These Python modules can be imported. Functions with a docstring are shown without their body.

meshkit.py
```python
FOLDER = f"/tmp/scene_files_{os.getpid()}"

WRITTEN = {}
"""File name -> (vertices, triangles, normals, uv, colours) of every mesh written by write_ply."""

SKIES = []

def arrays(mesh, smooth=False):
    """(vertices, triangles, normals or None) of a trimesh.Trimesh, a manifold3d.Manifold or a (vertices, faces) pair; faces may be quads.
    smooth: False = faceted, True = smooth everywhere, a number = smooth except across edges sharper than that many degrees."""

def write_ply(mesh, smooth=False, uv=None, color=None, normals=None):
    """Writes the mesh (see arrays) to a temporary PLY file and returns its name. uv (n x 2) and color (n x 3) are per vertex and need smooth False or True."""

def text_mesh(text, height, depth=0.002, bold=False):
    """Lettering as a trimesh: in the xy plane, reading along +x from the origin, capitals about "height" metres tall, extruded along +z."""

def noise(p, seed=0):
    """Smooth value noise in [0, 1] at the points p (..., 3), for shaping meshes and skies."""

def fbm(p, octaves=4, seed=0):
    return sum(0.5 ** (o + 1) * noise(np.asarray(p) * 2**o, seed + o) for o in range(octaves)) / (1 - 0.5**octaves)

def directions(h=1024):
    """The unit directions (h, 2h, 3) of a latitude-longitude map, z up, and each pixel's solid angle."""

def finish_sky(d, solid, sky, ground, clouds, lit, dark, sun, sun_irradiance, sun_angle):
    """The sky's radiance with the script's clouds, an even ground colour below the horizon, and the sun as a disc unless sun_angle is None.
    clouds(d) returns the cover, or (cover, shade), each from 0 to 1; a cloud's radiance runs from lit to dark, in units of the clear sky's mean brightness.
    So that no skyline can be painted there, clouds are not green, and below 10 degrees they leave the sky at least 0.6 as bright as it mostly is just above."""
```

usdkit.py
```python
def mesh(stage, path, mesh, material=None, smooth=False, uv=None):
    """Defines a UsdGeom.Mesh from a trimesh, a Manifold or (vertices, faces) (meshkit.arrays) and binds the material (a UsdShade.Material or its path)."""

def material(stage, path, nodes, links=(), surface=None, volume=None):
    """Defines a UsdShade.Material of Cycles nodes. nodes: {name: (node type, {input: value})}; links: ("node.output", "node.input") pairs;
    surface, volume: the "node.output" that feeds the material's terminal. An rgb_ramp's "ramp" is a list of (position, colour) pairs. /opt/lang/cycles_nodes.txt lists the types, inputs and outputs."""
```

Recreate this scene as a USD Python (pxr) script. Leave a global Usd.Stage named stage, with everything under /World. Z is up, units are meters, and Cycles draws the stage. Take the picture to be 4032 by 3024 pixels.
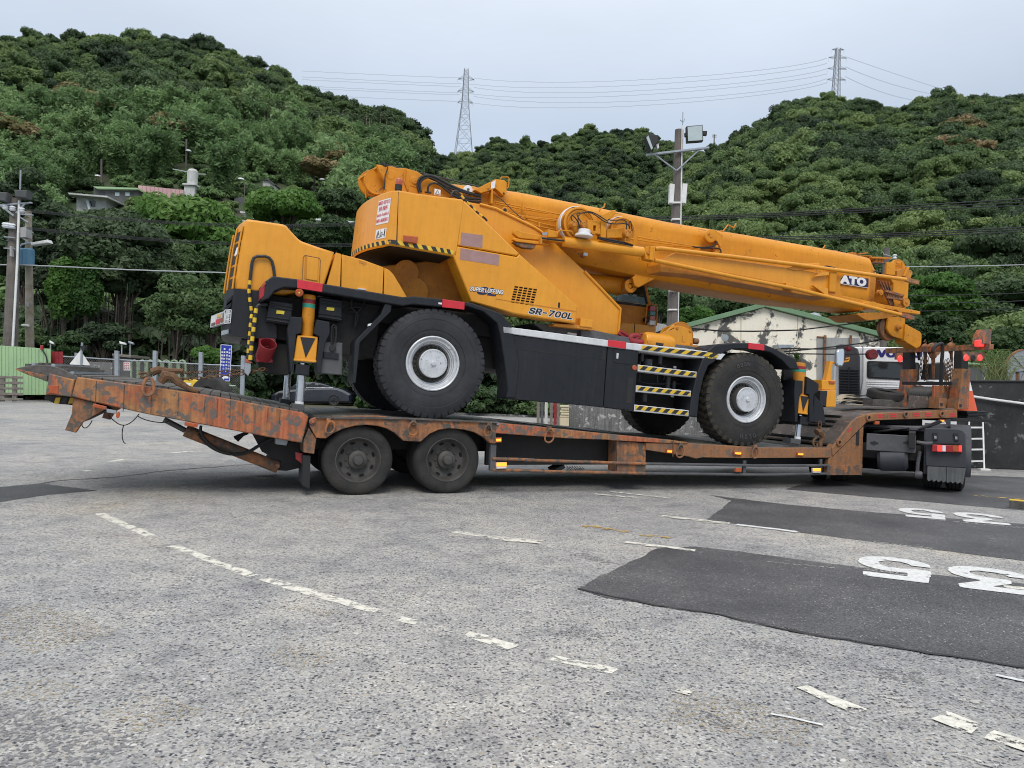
import math, random, glob
import numpy as np, trimesh, usdkit, meshkit
from shapely.geometry import Polygon
from shapely import affinity
from pxr import Usd, UsdGeom, UsdLux, UsdShade, Gf, Sdf, Vt

stage = Usd.Stage.CreateInMemory()
UsdGeom.SetStageUpAxis(stage, "Z"); UsdGeom.SetStageMetersPerUnit(stage, 1.0)
UsdGeom.Xform.Define(stage, "/World"); UsdGeom.Scope.Define(stage, "/World/Looks")
# ---------------------------------------------------------------- camera
EYE = np.array([0.0, 0.0, 1.5]); ROLL, PITCH, FPX = 0.035, 0.0033, 3028.0
cam = UsdGeom.Camera.Define(stage, "/World/camera")
cam.CreateHorizontalApertureAttr(36.0); cam.CreateFocalLengthAttr(36.0 * FPX / 4032); cam.CreateVerticalApertureAttr(27.0)
cam.CreateClippingRangeAttr(Gf.Vec2f(0.1, 5000))
CR = np.array([math.cos(ROLL), 0, math.sin(ROLL)])
CF = np.array([0, math.cos(PITCH), math.sin(PITCH)])
CU = np.cross(CR, CF); CU /= np.linalg.norm(CU); CF = np.cross(CU, CR)
cam.AddTransformOp().Set(Gf.Matrix4d(*CR, 0, *CU, 0, *(-CF), 0, *EYE, 1))
cam.CreateExposureAttr(0.12)
# ---------------------------------------------------------------- sky and sun (overcast)
SUN_EL, SUN_AZ = math.radians(50), math.radians(180)          # azimuth from +y towards +x
sun_dir = np.array([math.cos(SUN_EL) * math.sin(SUN_AZ), math.cos(SUN_EL) * math.cos(SUN_AZ), math.sin(SUN_EL)])
usdkit.material(stage, "/World/Looks/sky", {
    "sky": ("sky_texture", {"sky_type": "single_scattering", "sun_disc": False, "sun_elevation": SUN_EL, "sun_rotation": SUN_AZ}),
    "tc": ("texture_coordinate", {}),
    "sep": ("separate_xyz", {}),
    "up": ("map_range", {"from_min": 0.0, "from_max": 1.0, "to_min": 0.0, "to_max": 1.0, "clamp": True}),
    "grad": ("rgb_ramp", {"ramp": [(0.0, (5.3, 6.1, 7.2)), (0.12, (4.95, 5.95, 7.4)), (0.32, (5.5, 6.4, 7.7)), (0.6, (10.0, 10.6, 11.4)), (1.0, (14.5, 14.8, 15.4))]}),
    "map": ("mapping", {"scale": (1.0, 1.0, 2.2)}),
    "n": ("noise_texture", {"scale": 2.2, "detail": 6, "roughness": 0.55}),
    "nv": ("map_range", {"from_min": 0.3, "from_max": 0.7, "to_min": 0.93, "to_max": 1.06, "clamp": True}),
    "mul": ("mix_color", {"blend_type": "multiply", "fac": 1.0, "use_clamp": False}),
    "mix": ("mix_color", {"blend_type": "mix", "fac": 0.92, "use_clamp": False}),
    "bg": ("background_shader", {"strength": 0.1})},
    [("tc.generated", "sep.vector"), ("sep.z", "up.value"), ("up.result", "grad.fac"), ("tc.generated", "map.vector"), ("map.vector", "n.vector"), ("n.fac", "nv.value"),
     ("grad.color", "mul.a"), ("nv.result", "mul.b"), ("sky.color", "mix.a"), ("mul.result", "mix.b"), ("mix.result", "bg.color")], surface="bg.background")
dome = UsdLux.DomeLight.Define(stage, "/World/sky")
UsdShade.MaterialBindingAPI.Apply(dome.GetPrim()).Bind(UsdShade.Material.Get(stage, "/World/Looks/sky"))
dome.GetPrim().SetCustomDataByKey("kind", "structure")
sun = UsdLux.DistantLight.Define(stage, "/World/sun")
sun.CreateIntensityAttr(0.4); sun.CreateAngleAttr(25.0); sun.CreateColorAttr(Gf.Vec3f(1.0, 0.97, 0.92)); sun.CreateNormalizeAttr(True)
z = sun_dir; x = np.cross([0, 0, 1.0], z); x /= np.linalg.norm(x); y = np.cross(z, x)
sun.AddTransformOp().Set(Gf.Matrix4d(*x, 0, *y, 0, *z, 0, 0, 0, 0, 1))
# ---------------------------------------------------------------- measuring: the survey points of the place were read off the photograph
# (column, row in the photograph) together with the upright plane in which the thing stands
def ray(p):
    return (p[0] - 2016) / FPX * CR - (p[1] - 1512) / FPX * CU + CF
def crop(x0, y0, s):
    return lambda x, y: (x0 + x / s, y0 + y / s)
A_ = crop(800, 600, 2.212); B_ = crop(1700, 600, 2.212); C_ = crop(2600, 850, 2.0109); D_ = crop(800, 1000, 2.212); E_ = crop(1700, 1150, 2.212)
F_ = crop(0, 1350, 1.8433); G_ = crop(1100, 1550, 2.212); H_ = crop(2000, 1550, 2.212); I_ = crop(2900, 1250, 1.954); J_ = crop(3200, 1250, 2.6587)
K_ = crop(0, 600, 1.843); L_ = crop(0, 50, 1.2289); M_ = crop(2200, 150, 1.2074); N_ = crop(1600, 200, 1.7015); O_ = crop(0, 1900, 1.106); P_ = crop(2000, 1850, 1.0886)
Q_ = crop(1350, 620, 3.16); R_ = crop(1950, 750, 3.6867); S_ = crop(3250, 930, 3.53); T_ = crop(1450, 1200, 3.492); U_ = crop(2700, 1350, 3.6867); V_ = crop(800, 1180, 3.949)
X_ = crop(2400, 1100, 5.53); Y_ = crop(3450, 1350, 2.5515); Z_ = crop(0, 0, 2212 / 4032)
def gnd(p, z=0.0):
    d = ray(p); return EYE + d * ((z - EYE[2]) / d[2])
def far(p, Y):
    d = ray(p); return EYE + d * (Y / d[1])
class Frame:
    def __init__(s, o, yaw, tilt=0.0):
        s.o = np.array(o, float)
        s.ey = np.array([-math.sin(yaw), math.cos(yaw), 0])
        s.ex = np.array([math.cos(yaw) * math.cos(tilt), math.sin(yaw) * math.cos(tilt), -math.sin(tilt)])
        s.ez = np.cross(s.ex, s.ey)
    def at(s, p, d):                                   # local (u, d, v) of the point seen at p in the plane d behind the frame's near side
        r = ray(p); q = EYE + r * ((d - (EYE - s.o) @ s.ey) / (r @ s.ey)) - s.o
        return np.array([q @ s.ex, d, q @ s.ez])
    def uv(s, f, pts, d):
        return np.array([s.at(f(*p), d)[[0, 2]] for p in pts])
    def matrix(s):
        return Gf.Matrix4d(*s.ex, 0, *s.ey, 0, *s.ez, 0, *s.o, 1)
YAW = math.radians(20.5)
CRANE = Frame((-1.074, 10.40, 1.775), YAW, math.radians(3.9))
TRAILER = Frame((-1.074, 10.40, 0.0), YAW)
# ---------------------------------------------------------------- mesh building
def unit(v):
    v = np.asarray(v, float); return v / (np.linalg.norm(v) + 1e-12)
def ccw(p):
    p = np.asarray(p, float)
    return p if np.sum(p[:, 0] * np.roll(p[:, 1], -1) - np.roll(p[:, 0], -1) * p[:, 1]) > 0 else p[::-1]
def inset(p, c):
    p = ccw(p); out = []
    n = len(p)
    for i in range(n):
        a, b, d = p[i - 1], p[i], p[(i + 1) % n]
        e1, e2 = unit(b - a), unit(d - b)
        n1, n2 = np.array([-e1[1], e1[0]]), np.array([-e2[1], e2[0]])
        m = n1 + n2; k = max(m @ m / 2, 0.35)
        out.append(b + m * c / k)
    return np.array(out)
def round_poly(p, r, n=4):
    p = np.asarray(p, float); out = []
    for i in range(len(p)):
        a, b, d = p[i - 1], p[i], p[(i + 1) % len(p)]
        la, ld = np.linalg.norm(a - b), np.linalg.norm(d - b)
        q = min(r, la * 0.45, ld * 0.45)
        s, e = b + (a - b) / max(la, 1e-9) * q, b + (d - b) / max(ld, 1e-9) * q
        for t in np.linspace(0, 1, n):
            out.append((1 - t) ** 2 * s + 2 * t * (1 - t) * b + t * t * e)
    return np.array(out)
class G:
    """collects shapes that end up as one mesh"""
    def __init__(s): s.v, s.f, s.n = [], [], 0
    def add(s, v, f):
        v = np.asarray(v, float).reshape(-1, 3); f = np.asarray(f, int)
        if f.shape[1] == 4: f = np.vstack([f[:, [0, 1, 2]], f[:, [0, 2, 3]]])
        s.v.append(v); s.f.append(f + s.n); s.n += len(v); return s
    def mesh(s): return np.vstack(s.v), np.vstack(s.f)
    def tm(s, m): return s.add(m.vertices, m.faces)
    def prism(s, poly, d0, d1, c=0.0, axis="y", holes=(), cb=True):
        """a flat outline (u, v) given thickness from d0 to d1 along the third axis; c chamfers its rims"""
        p = ccw(poly)
        def place(q, d):
            q = np.asarray(q); dd = np.full(len(q), d)
            return np.stack({"y": (q[:, 0], dd, q[:, 1]), "z": (q[:, 0], q[:, 1], dd), "x": (dd, q[:, 0], q[:, 1])}[axis], 1)
        sg = 1 if d1 > d0 else -1
        q = inset(p, c) if c else p
        flip = (sg > 0) != (axis == "y")
        tv, tf = trimesh.creation.triangulate_polygon(Polygon(q, [np.asarray(h) for h in holes]), engine="earcut")
        for d, fl in ((d0, flip), (d1, not flip)):
            s.add(place(tv, d), tf[:, ::-1] if fl else tf)
        rings = [(q, d0)] + ([(p, d0 + sg * c), (p, d1 - sg * c)] if c else []) + [(q, d1)]
        loops = [rings] + [[(ccw(h)[::-1], d0), (ccw(h)[::-1], d1)] for h in holes]
        for rg in loops:
            for (a, da), (b, db) in zip(rg[:-1], rg[1:]):
                n = len(a); i = np.arange(n); j = (i + 1) % n
                f = np.stack([i, j, j + n, i + n], 1)
                s.add(np.vstack([place(a, da), place(b, db)]), f[:, ::-1] if flip == False else f)
        return s
    def box(s, lo, hi, c=0.0):
        lo, hi = np.minimum(lo, hi), np.maximum(lo, hi)
        return s.prism([(lo[0], lo[2]), (hi[0], lo[2]), (hi[0], hi[2]), (lo[0], hi[2])], lo[1], hi[1], c)
    def bar(s, a, b, w, h, up=(0, 0, 1), c=0.0):
        """a straight bar of width w and height h from a to b"""
        a, b = np.asarray(a, float), np.asarray(b, float); t = unit(b - a)
        y = np.cross(up, t); y = unit(y) if np.linalg.norm(y) > 1e-6 else unit(np.cross((0, 1, 0), t)); z = np.cross(t, y)
        k = [(-w / 2, -h / 2), (w / 2, -h / 2), (w / 2, h / 2), (-w / 2, h / 2)]
        v = np.array([p + y * i + z * j for p in (a, b) for i, j in k])
        return s.add(v, [[0, 3, 2, 1], [4, 5, 6, 7], [0, 1, 5, 4], [1, 2, 6, 5], [2, 3, 7, 6], [3, 0, 4, 7]])
    def tube(s, pts, r, n=8, caps=True):
        p = np.asarray(pts, float); m = len(p)
        t = np.gradient(p, axis=0); t /= np.linalg.norm(t, axis=1, keepdims=True) + 1e-12
        r = np.broadcast_to(np.asarray(r, float), (m,))
        a = np.cross(t[0], (0, 0, 1.0)); a = unit(a) if np.linalg.norm(a) > 1e-3 else np.array([1.0, 0, 0])
        A = []
        for k in range(m):
            a = a - t[k] * (a @ t[k]); a = unit(a); A.append(a)
        A = np.array(A); B = np.cross(t, A); g = np.arange(n) * 2 * math.pi / n
        v = p[:, None] + r[:, None, None] * (np.cos(g)[None, :, None] * A[:, None] + np.sin(g)[None, :, None] * B[:, None])
        i, j = np.meshgrid(np.arange(m - 1), np.arange(n), indexing="ij")
        f = np.stack([i * n + j, i * n + (j + 1) % n, (i + 1) * n + (j + 1) % n, (i + 1) * n + j], -1).reshape(-1, 4)
        s.add(v.reshape(-1, 3), f)
        if caps:
            k = np.arange(1, n - 1)
            s.add(v[0], np.stack([0 * k, k + 1, k], 1)); s.add(v[-1], np.stack([0 * k, k, k + 1], 1))
        return s
    def lathe(s, prof, o, axis=(0, 1, 0), n=32, a0=0.0, a1=2 * math.pi):
        """(radius, distance along the axis) turned about the axis through o"""
        ax = unit(axis); x = unit(np.cross(ax, (0, 0, 1))) if abs(ax[2]) < 0.9 else np.array([1.0, 0, 0]); y = np.cross(ax, x)
        full = abs(a1 - a0 - 2 * math.pi) < 1e-6
        g = np.linspace(a0, a1, n + 1)[: n if full else n + 1]; m = len(g)
        pr = np.asarray(prof, float)
        v = np.asarray(o) + pr[:, None, 1, None] * ax + pr[:, None, 0, None] * (np.cos(g)[None, :, None] * x + np.sin(g)[None, :, None] * y)
        i, j = np.meshgrid(np.arange(len(pr) - 1), np.arange(m if full else m - 1), indexing="ij")
        f = np.stack([i * m + j, i * m + (j + 1) % m, (i + 1) * m + (j + 1) % m, (i + 1) * m + j], -1).reshape(-1, 4)
        return s.add(v.reshape(-1, 3), f[:, ::-1])
    def cyl(s, a, b, r, n=16, c=0.0):
        a, b = np.asarray(a, float), np.asarray(b, float); L = np.linalg.norm(b - a)
        return s.lathe([(0, 0), (r - c, 0), (r, c), (r, L - c), (r - c, L), (0, L)] if c else [(0, 0), (r, 0), (r, L), (0, L)], a, b - a, n)
    def xf(s, M):
        """moves all that was collected so far"""
        M = np.asarray(M); v, f = s.mesh(); s.v, s.f = [v @ M[:3, :3].T + M[:3, 3]], [f]; return s

COUNT = {}
def path_of(name, parent):
    base = (parent.GetPath().pathString if parent is not None else "/World") + "/" + name
    k = COUNT.get(base, 0); COUNT[base] = k + 1
    return base if k == 0 else f"{base}_{k:03d}"
def data(p, **kw):
    for k, v in kw.items():
        if v: p.SetCustomDataByKey({"cat": "category"}.get(k, k), v)
    return p
def thing(name, label=None, cat=None, group=None, matrix=None, kind=None):
    x = UsdGeom.Xform.Define(stage, path_of(name, None))
    if matrix is not None: x.AddTransformOp().Set(matrix if isinstance(matrix, Gf.Matrix4d) else Gf.Matrix4d(*np.asarray(matrix, float).T.ravel()))
    return data(x.GetPrim(), label=label, cat=cat, group=group, kind=kind)
def part(g, name, m, parent=None, label=None, cat=None, group=None, kind=None, smooth=35):
    mesh = g.mesh() if isinstance(g, G) else g
    p = usdkit.mesh(stage, path_of(name, parent), mesh, MAT[m], smooth=smooth).GetPrim()
    return data(p, label=label, cat=cat, group=group, kind=kind)
def at(x, y, z, rz=0.0, s=1.0):
    c, n = math.cos(rz) * s, math.sin(rz) * s
    return np.array([[c, -n, 0, x], [n, c, 0, y], [0, 0, s, z], [0, 0, 0, 1.0]])
def dup(root, matrix, label=None, group=None):
    was = root.GetCustomData(); name = root.GetName()
    x = UsdGeom.Xform.Define(stage, path_of(name.rstrip("0123456789").rstrip("_"), None))
    x.GetPrim().GetReferences().AddInternalReference(root.GetPath()); x.ClearXformOpOrder()
    x.AddTransformOp(opSuffix="placed").Set(Gf.Matrix4d(*np.asarray(matrix, float).T.ravel())); x.SetXformOpOrder([x.GetOrderedXformOps()[-1]] if x.GetOrderedXformOps() else [UsdGeom.XformOp(x.GetPrim().GetAttribute("xformOp:transform:placed"))])
    p = x.GetPrim(); p.SetInstanceable(True)
    return data(p, label=label or was.get("label"), cat=was.get("category"), group=group or was.get("group"))

# lettering in any script, from the fonts that come with the renderer
def lettering(text, height, depth=0.003, font="Inter", bold=0, italic=0.0, squeeze=1.0):
    from PIL import Image, ImageDraw, ImageFont
    from shapely import box, union_all
    f = ImageFont.truetype(sorted(glob.glob(f"/opt/blender-*/*/datafiles/fonts/{font}*"))[0], 96)
    x0, y0, x1, y1 = f.getbbox(text, anchor="ls", stroke_width=bold)
    im = Image.new("L", (x1 - x0 + 8, y1 - y0 + 8)); ImageDraw.Draw(im).text((4 - x0, 4 - y0), text, 255, font=f, anchor="ls", stroke_width=bold)
    on = np.pad(np.asarray(im) > 127, ((0, 0), (1, 1))).astype(np.int8)
    rows, st = np.nonzero(np.diff(on, axis=1) == 1); en = np.nonzero(np.diff(on, axis=1) == -1)[1]
    sh = union_all(box(st, -rows - 1, en, -rows)).buffer(0.6).buffer(-0.6).simplify(0.8)
    s = height / 70.0
    sh = affinity.affine_transform(sh, [s * squeeze, s * italic, 0, s, -4 * s * squeeze, (4 - y0) * s])
    return trimesh.util.concatenate([trimesh.creation.extrude_polygon(g, depth, engine="earcut") for g in getattr(sh, "geoms", [sh]) if g.area > 1e-9])
def put(m, o, ex, ez, ang=0.0):
    """lettering laid on a face: o its left foot, ex its reading direction, ez upwards; it faces ex x ez"""
    ex, ez = unit(ex), np.asarray(ez, float); n = unit(np.cross(ex, ez)); ez = np.cross(n, ex)
    c, s_ = math.cos(ang), math.sin(ang); a, b = ex * c + ez * s_, ez * c - ex * s_
    v = np.asarray(m.vertices); return G().add(np.asarray(o) + v[:, :1] * a + v[:, 1:2] * b + v[:, 2:3] * n, m.faces)

# ---------------------------------------------------------------- materials
MAT = {}
def mat(name, *a, **k):
    MAT[name] = usdkit.material(stage, "/World/Looks/" + name, *a, **k); return name
def paint(name, col, col2=None, rough=0.45, metallic=0.0, scale=1.5, streak=0.0, fine=0.0, bump=0.0, bumpscale=60, coat=0.0, spec=0.5, bevel=0.0, lo=0.35, hi=0.65, emit=0.0, speck=None):
    """a coat of colour that wanders between col and col2, optional run-off streaks, fine mottling, relief and worn specks"""
    col2 = col2 or tuple(c * 0.86 for c in col)
    n = {"tc": ("texture_coordinate", {}), "n1": ("noise_texture", {"scale": scale, "detail": 5, "roughness": 0.6}),
         "r": ("rgb_ramp", {"ramp": [(lo, col), (hi, col2)]}), "p": ("principled_bsdf", {"roughness": rough, "metallic": metallic, "coat_weight": coat, "coat_roughness": 0.15, "specular_ior_level": spec}),
         "rr": ("map_range", {"from_min": 0.3, "from_max": 0.7, "to_min": max(rough - 0.1, 0.03), "to_max": min(rough + 0.14, 1)}), "n2": ("noise_texture", {"scale": scale * 6 + 5, "detail": 4, "roughness": 0.65})}
    L = [("tc.object", "n1.vector"), ("tc.object", "n2.vector"), ("n1.fac", "r.fac"), ("n2.fac", "rr.value"), ("rr.result", "p.roughness")]
    c = "r.color"
    if streak:
        n |= {"sm": ("mapping", {"scale": (14.0, 14.0, 0.7)}), "sn": ("noise_texture", {"scale": 1.6, "detail": 4, "roughness": 0.6}), "sr": ("rgb_ramp", {"ramp": [(0.42, (1, 1, 1)), (0.72, (1 - streak,) * 3)]}),
              "sx": ("mix_color", {"blend_type": "multiply", "fac": 1.0})}
        L += [("tc.object", "sm.vector"), ("sm.vector", "sn.vector"), ("sn.fac", "sr.fac"), (c, "sx.a"), ("sr.color", "sx.b")]; c = "sx.result"
    if fine:
        n |= {"fr": ("rgb_ramp", {"ramp": [(0.3, (1 - fine,) * 3), (0.7, (1 + fine,) * 3)]}), "fx": ("mix_color", {"blend_type": "multiply", "fac": 1.0, "use_clamp": False})}
        L += [("n2.fac", "fr.fac"), (c, "fx.a"), ("fr.color", "fx.b")]; c = "fx.result"
    if speck:                                           # (colour, share 0..1, scale): chips, rust, flaked spots
        n |= {"kn": ("noise_texture", {"scale": speck[2], "detail": 8, "roughness": 0.68, "distortion": 0.4}), "kr": ("rgb_ramp", {"ramp": [(0.62 - speck[1] * 0.3, (0, 0, 0)), (0.64 - speck[1] * 0.3 + 0.02, (1, 1, 1))]}),
              "kx": ("mix_color", {"blend_type": "mix", "b": speck[0]})}
        L += [("tc.object", "kn.vector"), ("kn.fac", "kr.fac"), ("kr.color", "kx.fac"), (c, "kx.a")]; c = "kx.result"
    L.append((c, "p.base_color"))
    if emit:
        n["p"][1]["emission_strength"] = emit; L.append((c, "p.emission_color"))
    nrm = None
    if bevel:
        n["bv"] = ("bevel", {"radius": bevel, "samples": 4}); nrm = "bv.bevel"
    if bump:
        n |= {"bn": ("noise_texture", {"scale": bumpscale, "detail": 5}), "b": ("bump", {"strength": bump, "distance": 0.02})}
        L += [("tc.object", "bn.vector"), ("bn.fac", "b.height")] + ([(nrm, "b.normal")] if nrm else []); nrm = "b.normal"
    if nrm: L.append((nrm, "p.normal"))
    return mat(name, n, L, surface="p.BSDF")
# ---------------------------------------------------------------- ground
rng = np.random.default_rng(7); random.seed(7)
mat("tarmac", {
    "g": ("geometry", {}),
    "wn": ("noise_texture", {"scale": 28, "detail": 3}), "ws": ("vector_math", {"math_type": "scale", "scale": 0.045}), "wa": ("vector_math", {"math_type": "add"}), "v": ("voronoi_texture", {"scale": 40, "randomness": 1.0}), "vm": ("mapping", {"scale": (1.0, 1.25, 1.0)}), "vs": ("separate_color", {}),
    "dark": ("rgb_ramp", {"ramp": [(0.0, (0.025, 0.027, 0.038)), (0.24, (0.1, 0.1, 0.115)), (0.34, (0.32, 0.315, 0.3)), (0.8, (0.42, 0.41, 0.39)), (0.95, (0.44, 0.38, 0.29)), (0.975, (0.66, 0.65, 0.62))], "interpolate": True}),
    "edge": ("rgb_ramp", {"ramp": [(0.3, (1, 1, 1)), (0.5, (0, 0, 0))]}),
    "v2": ("voronoi_texture", {"scale": 95, "randomness": 1.0}), "v2s": ("separate_color", {}),
    "fine": ("rgb_ramp", {"ramp": [(0.0, (0.14, 0.14, 0.155)), (0.2, (0.25, 0.247, 0.245)), (0.35, (0.38, 0.375, 0.36)), (0.85, (0.47, 0.46, 0.44)), (1.0, (0.6, 0.59, 0.56))]}),
    "mx": ("mix_color", {"blend_type": "mix"}),
    "big": ("noise_texture", {"scale": 0.38, "detail": 6, "roughness": 0.62, "distortion": 0.5}),
    "bigr": ("rgb_ramp", {"ramp": [(0.3, (0.6, 0.61, 0.64)), (0.45, (0.78, 0.78, 0.78)), (0.58, (0.91, 0.89, 0.86)), (0.7, (1.0, 0.92, 0.8))]}),
    "mul": ("mix_color", {"blend_type": "multiply", "fac": 1.0, "use_clamp": False}),
    "mid": ("noise_texture", {"scale": 2.6, "detail": 5, "roughness": 0.7}), "midr": ("rgb_ramp", {"ramp": [(0.28, (0.62, 0.62, 0.65)), (0.5, (0.98, 0.98, 0.98)), (0.7, (1.12, 1.1, 1.06))]}),
    "mul2": ("mix_color", {"blend_type": "multiply", "fac": 1.0, "use_clamp": False}),
    "bn": ("noise_texture", {"scale": 120, "detail": 3}), "hs": ("math", {"math_type": "multiply_add", "value2": 0.6}), "b": ("bump", {"strength": 0.5, "distance": 0.004}),
    "rr": ("map_range", {"from_min": 0.3, "from_max": 0.7, "to_min": 0.55, "to_max": 0.85}), "p": ("principled_bsdf", {"roughness": 0.7, "specular_ior_level": 0.4})},
    [("g.position", "wn.vector"), ("wn.color", "ws.vector1"), ("ws.vector", "wa.vector1"), ("vm.vector", "wa.vector2"), ("g.position", "vm.vector"), ("wa.vector", "v.vector"), ("v.color", "vs.color"), ("vs.r", "dark.fac"), ("v.distance", "edge.fac"), ("g.position", "v2.vector"), ("v2.color", "v2s.color"), ("v2s.g", "fine.fac"),
     ("edge.color", "mx.fac"), ("fine.color", "mx.a"), ("dark.color", "mx.b"), ("g.position", "big.vector"), ("big.fac", "bigr.fac"), ("mx.result", "mul.a"), ("bigr.color", "mul.b"), ("g.position", "mid.vector"), ("mid.fac", "midr.fac"),
     ("mul.result", "mul2.a"), ("midr.color", "mul2.b"), ("mul2.result", "p.base_color"), ("g.position", "bn.vector"), ("v.distance", "hs.value1"), ("bn.fac", "hs.value3"), ("hs.value", "b.height"), ("b.normal", "p.normal"), ("big.fac", "rr.value"), ("rr.result", "p.roughness")], surface="p.BSDF")
mat("new_asphalt", {
    "g": ("geometry", {}), "v": ("voronoi_texture", {"scale": 120}), "vs": ("separate_color", {}),
    "r": ("rgb_ramp", {"ramp": [(0.0, (0.034, 0.034, 0.037)), (0.5, (0.065, 0.065, 0.068)), (0.9, (0.108, 0.108, 0.109)), (0.985, (0.12, 0.12, 0.12)), (1.0, (0.42, 0.42, 0.4))]}),
    "big": ("noise_texture", {"scale": 0.9, "detail": 6, "roughness": 0.65}), "br": ("rgb_ramp", {"ramp": [(0.3, (0.55, 0.55, 0.58)), (0.5, (0.95, 0.95, 0.95)), (0.7, (1.5, 1.48, 1.42))]}), "m": ("mix_color", {"blend_type": "multiply", "fac": 1.0, "use_clamp": False}),
    "bn": ("noise_texture", {"scale": 90, "detail": 4}), "b": ("bump", {"strength": 0.6, "distance": 0.006}), "p": ("principled_bsdf", {"roughness": 0.62, "specular_ior_level": 0.45})},
    [("g.position", "v.vector"), ("v.color", "vs.color"), ("vs.r", "r.fac"), ("g.position", "big.vector"), ("big.fac", "br.fac"), ("r.color", "m.a"), ("br.color", "m.b"), ("m.result", "p.base_color"), ("g.position", "bn.vector"), ("bn.fac", "b.height"), ("b.normal", "p.normal")], surface="p.BSDF")
def worn(name, col, keep, scale=9.0):
    mat(name, {"g": ("geometry", {}), "n": ("noise_texture", {"scale": scale, "detail": 8, "roughness": 0.72}), "k": ("rgb_ramp", {"ramp": [(keep, (0, 0, 0)), (keep + 0.05, (1, 1, 1))]}),
               "n2": ("noise_texture", {"scale": 30, "detail": 4}), "c": ("rgb_ramp", {"ramp": [(0.3, tuple(x * 0.7 for x in col)), (0.7, col)]}), "t": ("transparent_bsdf", {}), "p": ("principled_bsdf", {"roughness": 0.6}), "m": ("mix_closure", {})},
        [("g.position", "n.vector"), ("n.fac", "k.fac"), ("g.position", "n2.vector"), ("n2.fac", "c.fac"), ("c.color", "p.base_color"), ("k.color", "m.fac"), ("t.BSDF", "m.closure1"), ("p.BSDF", "m.closure2")], surface="m.closure")
worn("worn_white", (0.74, 0.71, 0.62), 0.44, 11.0); worn("faint_white", (0.56, 0.54, 0.5), 0.53, 26.0); worn("road_white", (0.72, 0.72, 0.7), 0.36, 9.0); worn("worn_yellow", (0.6, 0.38, 0.1), 0.52)
mat("crack_tar", {"p": ("principled_bsdf", {"base_color": (0.02, 0.02, 0.022), "roughness": 0.6})}, surface="p.BSDF")

g = G().add([(-600, -60, 0), (600, -60, 0), (600, 700, 0), (-600, 700, 0)], [[0, 1, 2, 3]])
part(g, "ground", "tarmac", kind="structure", smooth=False)
def ragged(pts, amp=0.03, step=0.12, seed=0):
    p = np.array([q[:2] for q in pts]); out = []
    for a, b in zip(p, np.roll(p, -1, 0)):
        n = max(int(np.linalg.norm(b - a) / step), 1)
        for t in np.arange(n) / n: out.append(a + (b - a) * t)
    out = np.array(out); q = np.c_[out * (3.1 if amp > 0.05 else 8.0), np.full(len(out), seed)]
    return out + (np.stack([meshkit.fbm(q, 4, 3), meshkit.fbm(q + 40, 4, 9)], 1) - 0.5) * 2 * amp
def sheet(name, pts, m, z, amp=0.03, step=0.12, kind="structure", thick=0.0):
    poly = Polygon(ragged(pts, amp, step, z * 1000)).buffer(0)
    poly = max(getattr(poly, "geoms", [poly]), key=lambda q: q.area)
    return part(G().prism(np.array(poly.exterior.coords)[:-1], 0.0006 if thick else z - 0.0004, z, axis="z"), name, m, kind=kind, smooth=False)
pts = lambda f, l: [gnd(f(*p)) for p in l]
sheet("asphalt_patch", pts(P_, [(292, 512), (640, 338), (800, 330), (1000, 352), (1440, 412), (2300, 500), (3300, 640), (3500, 1080), (2300, 862), (1500, 742), (900, 622), (420, 548)]), "new_asphalt", 0.004, 0.035, thick=1)
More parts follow.
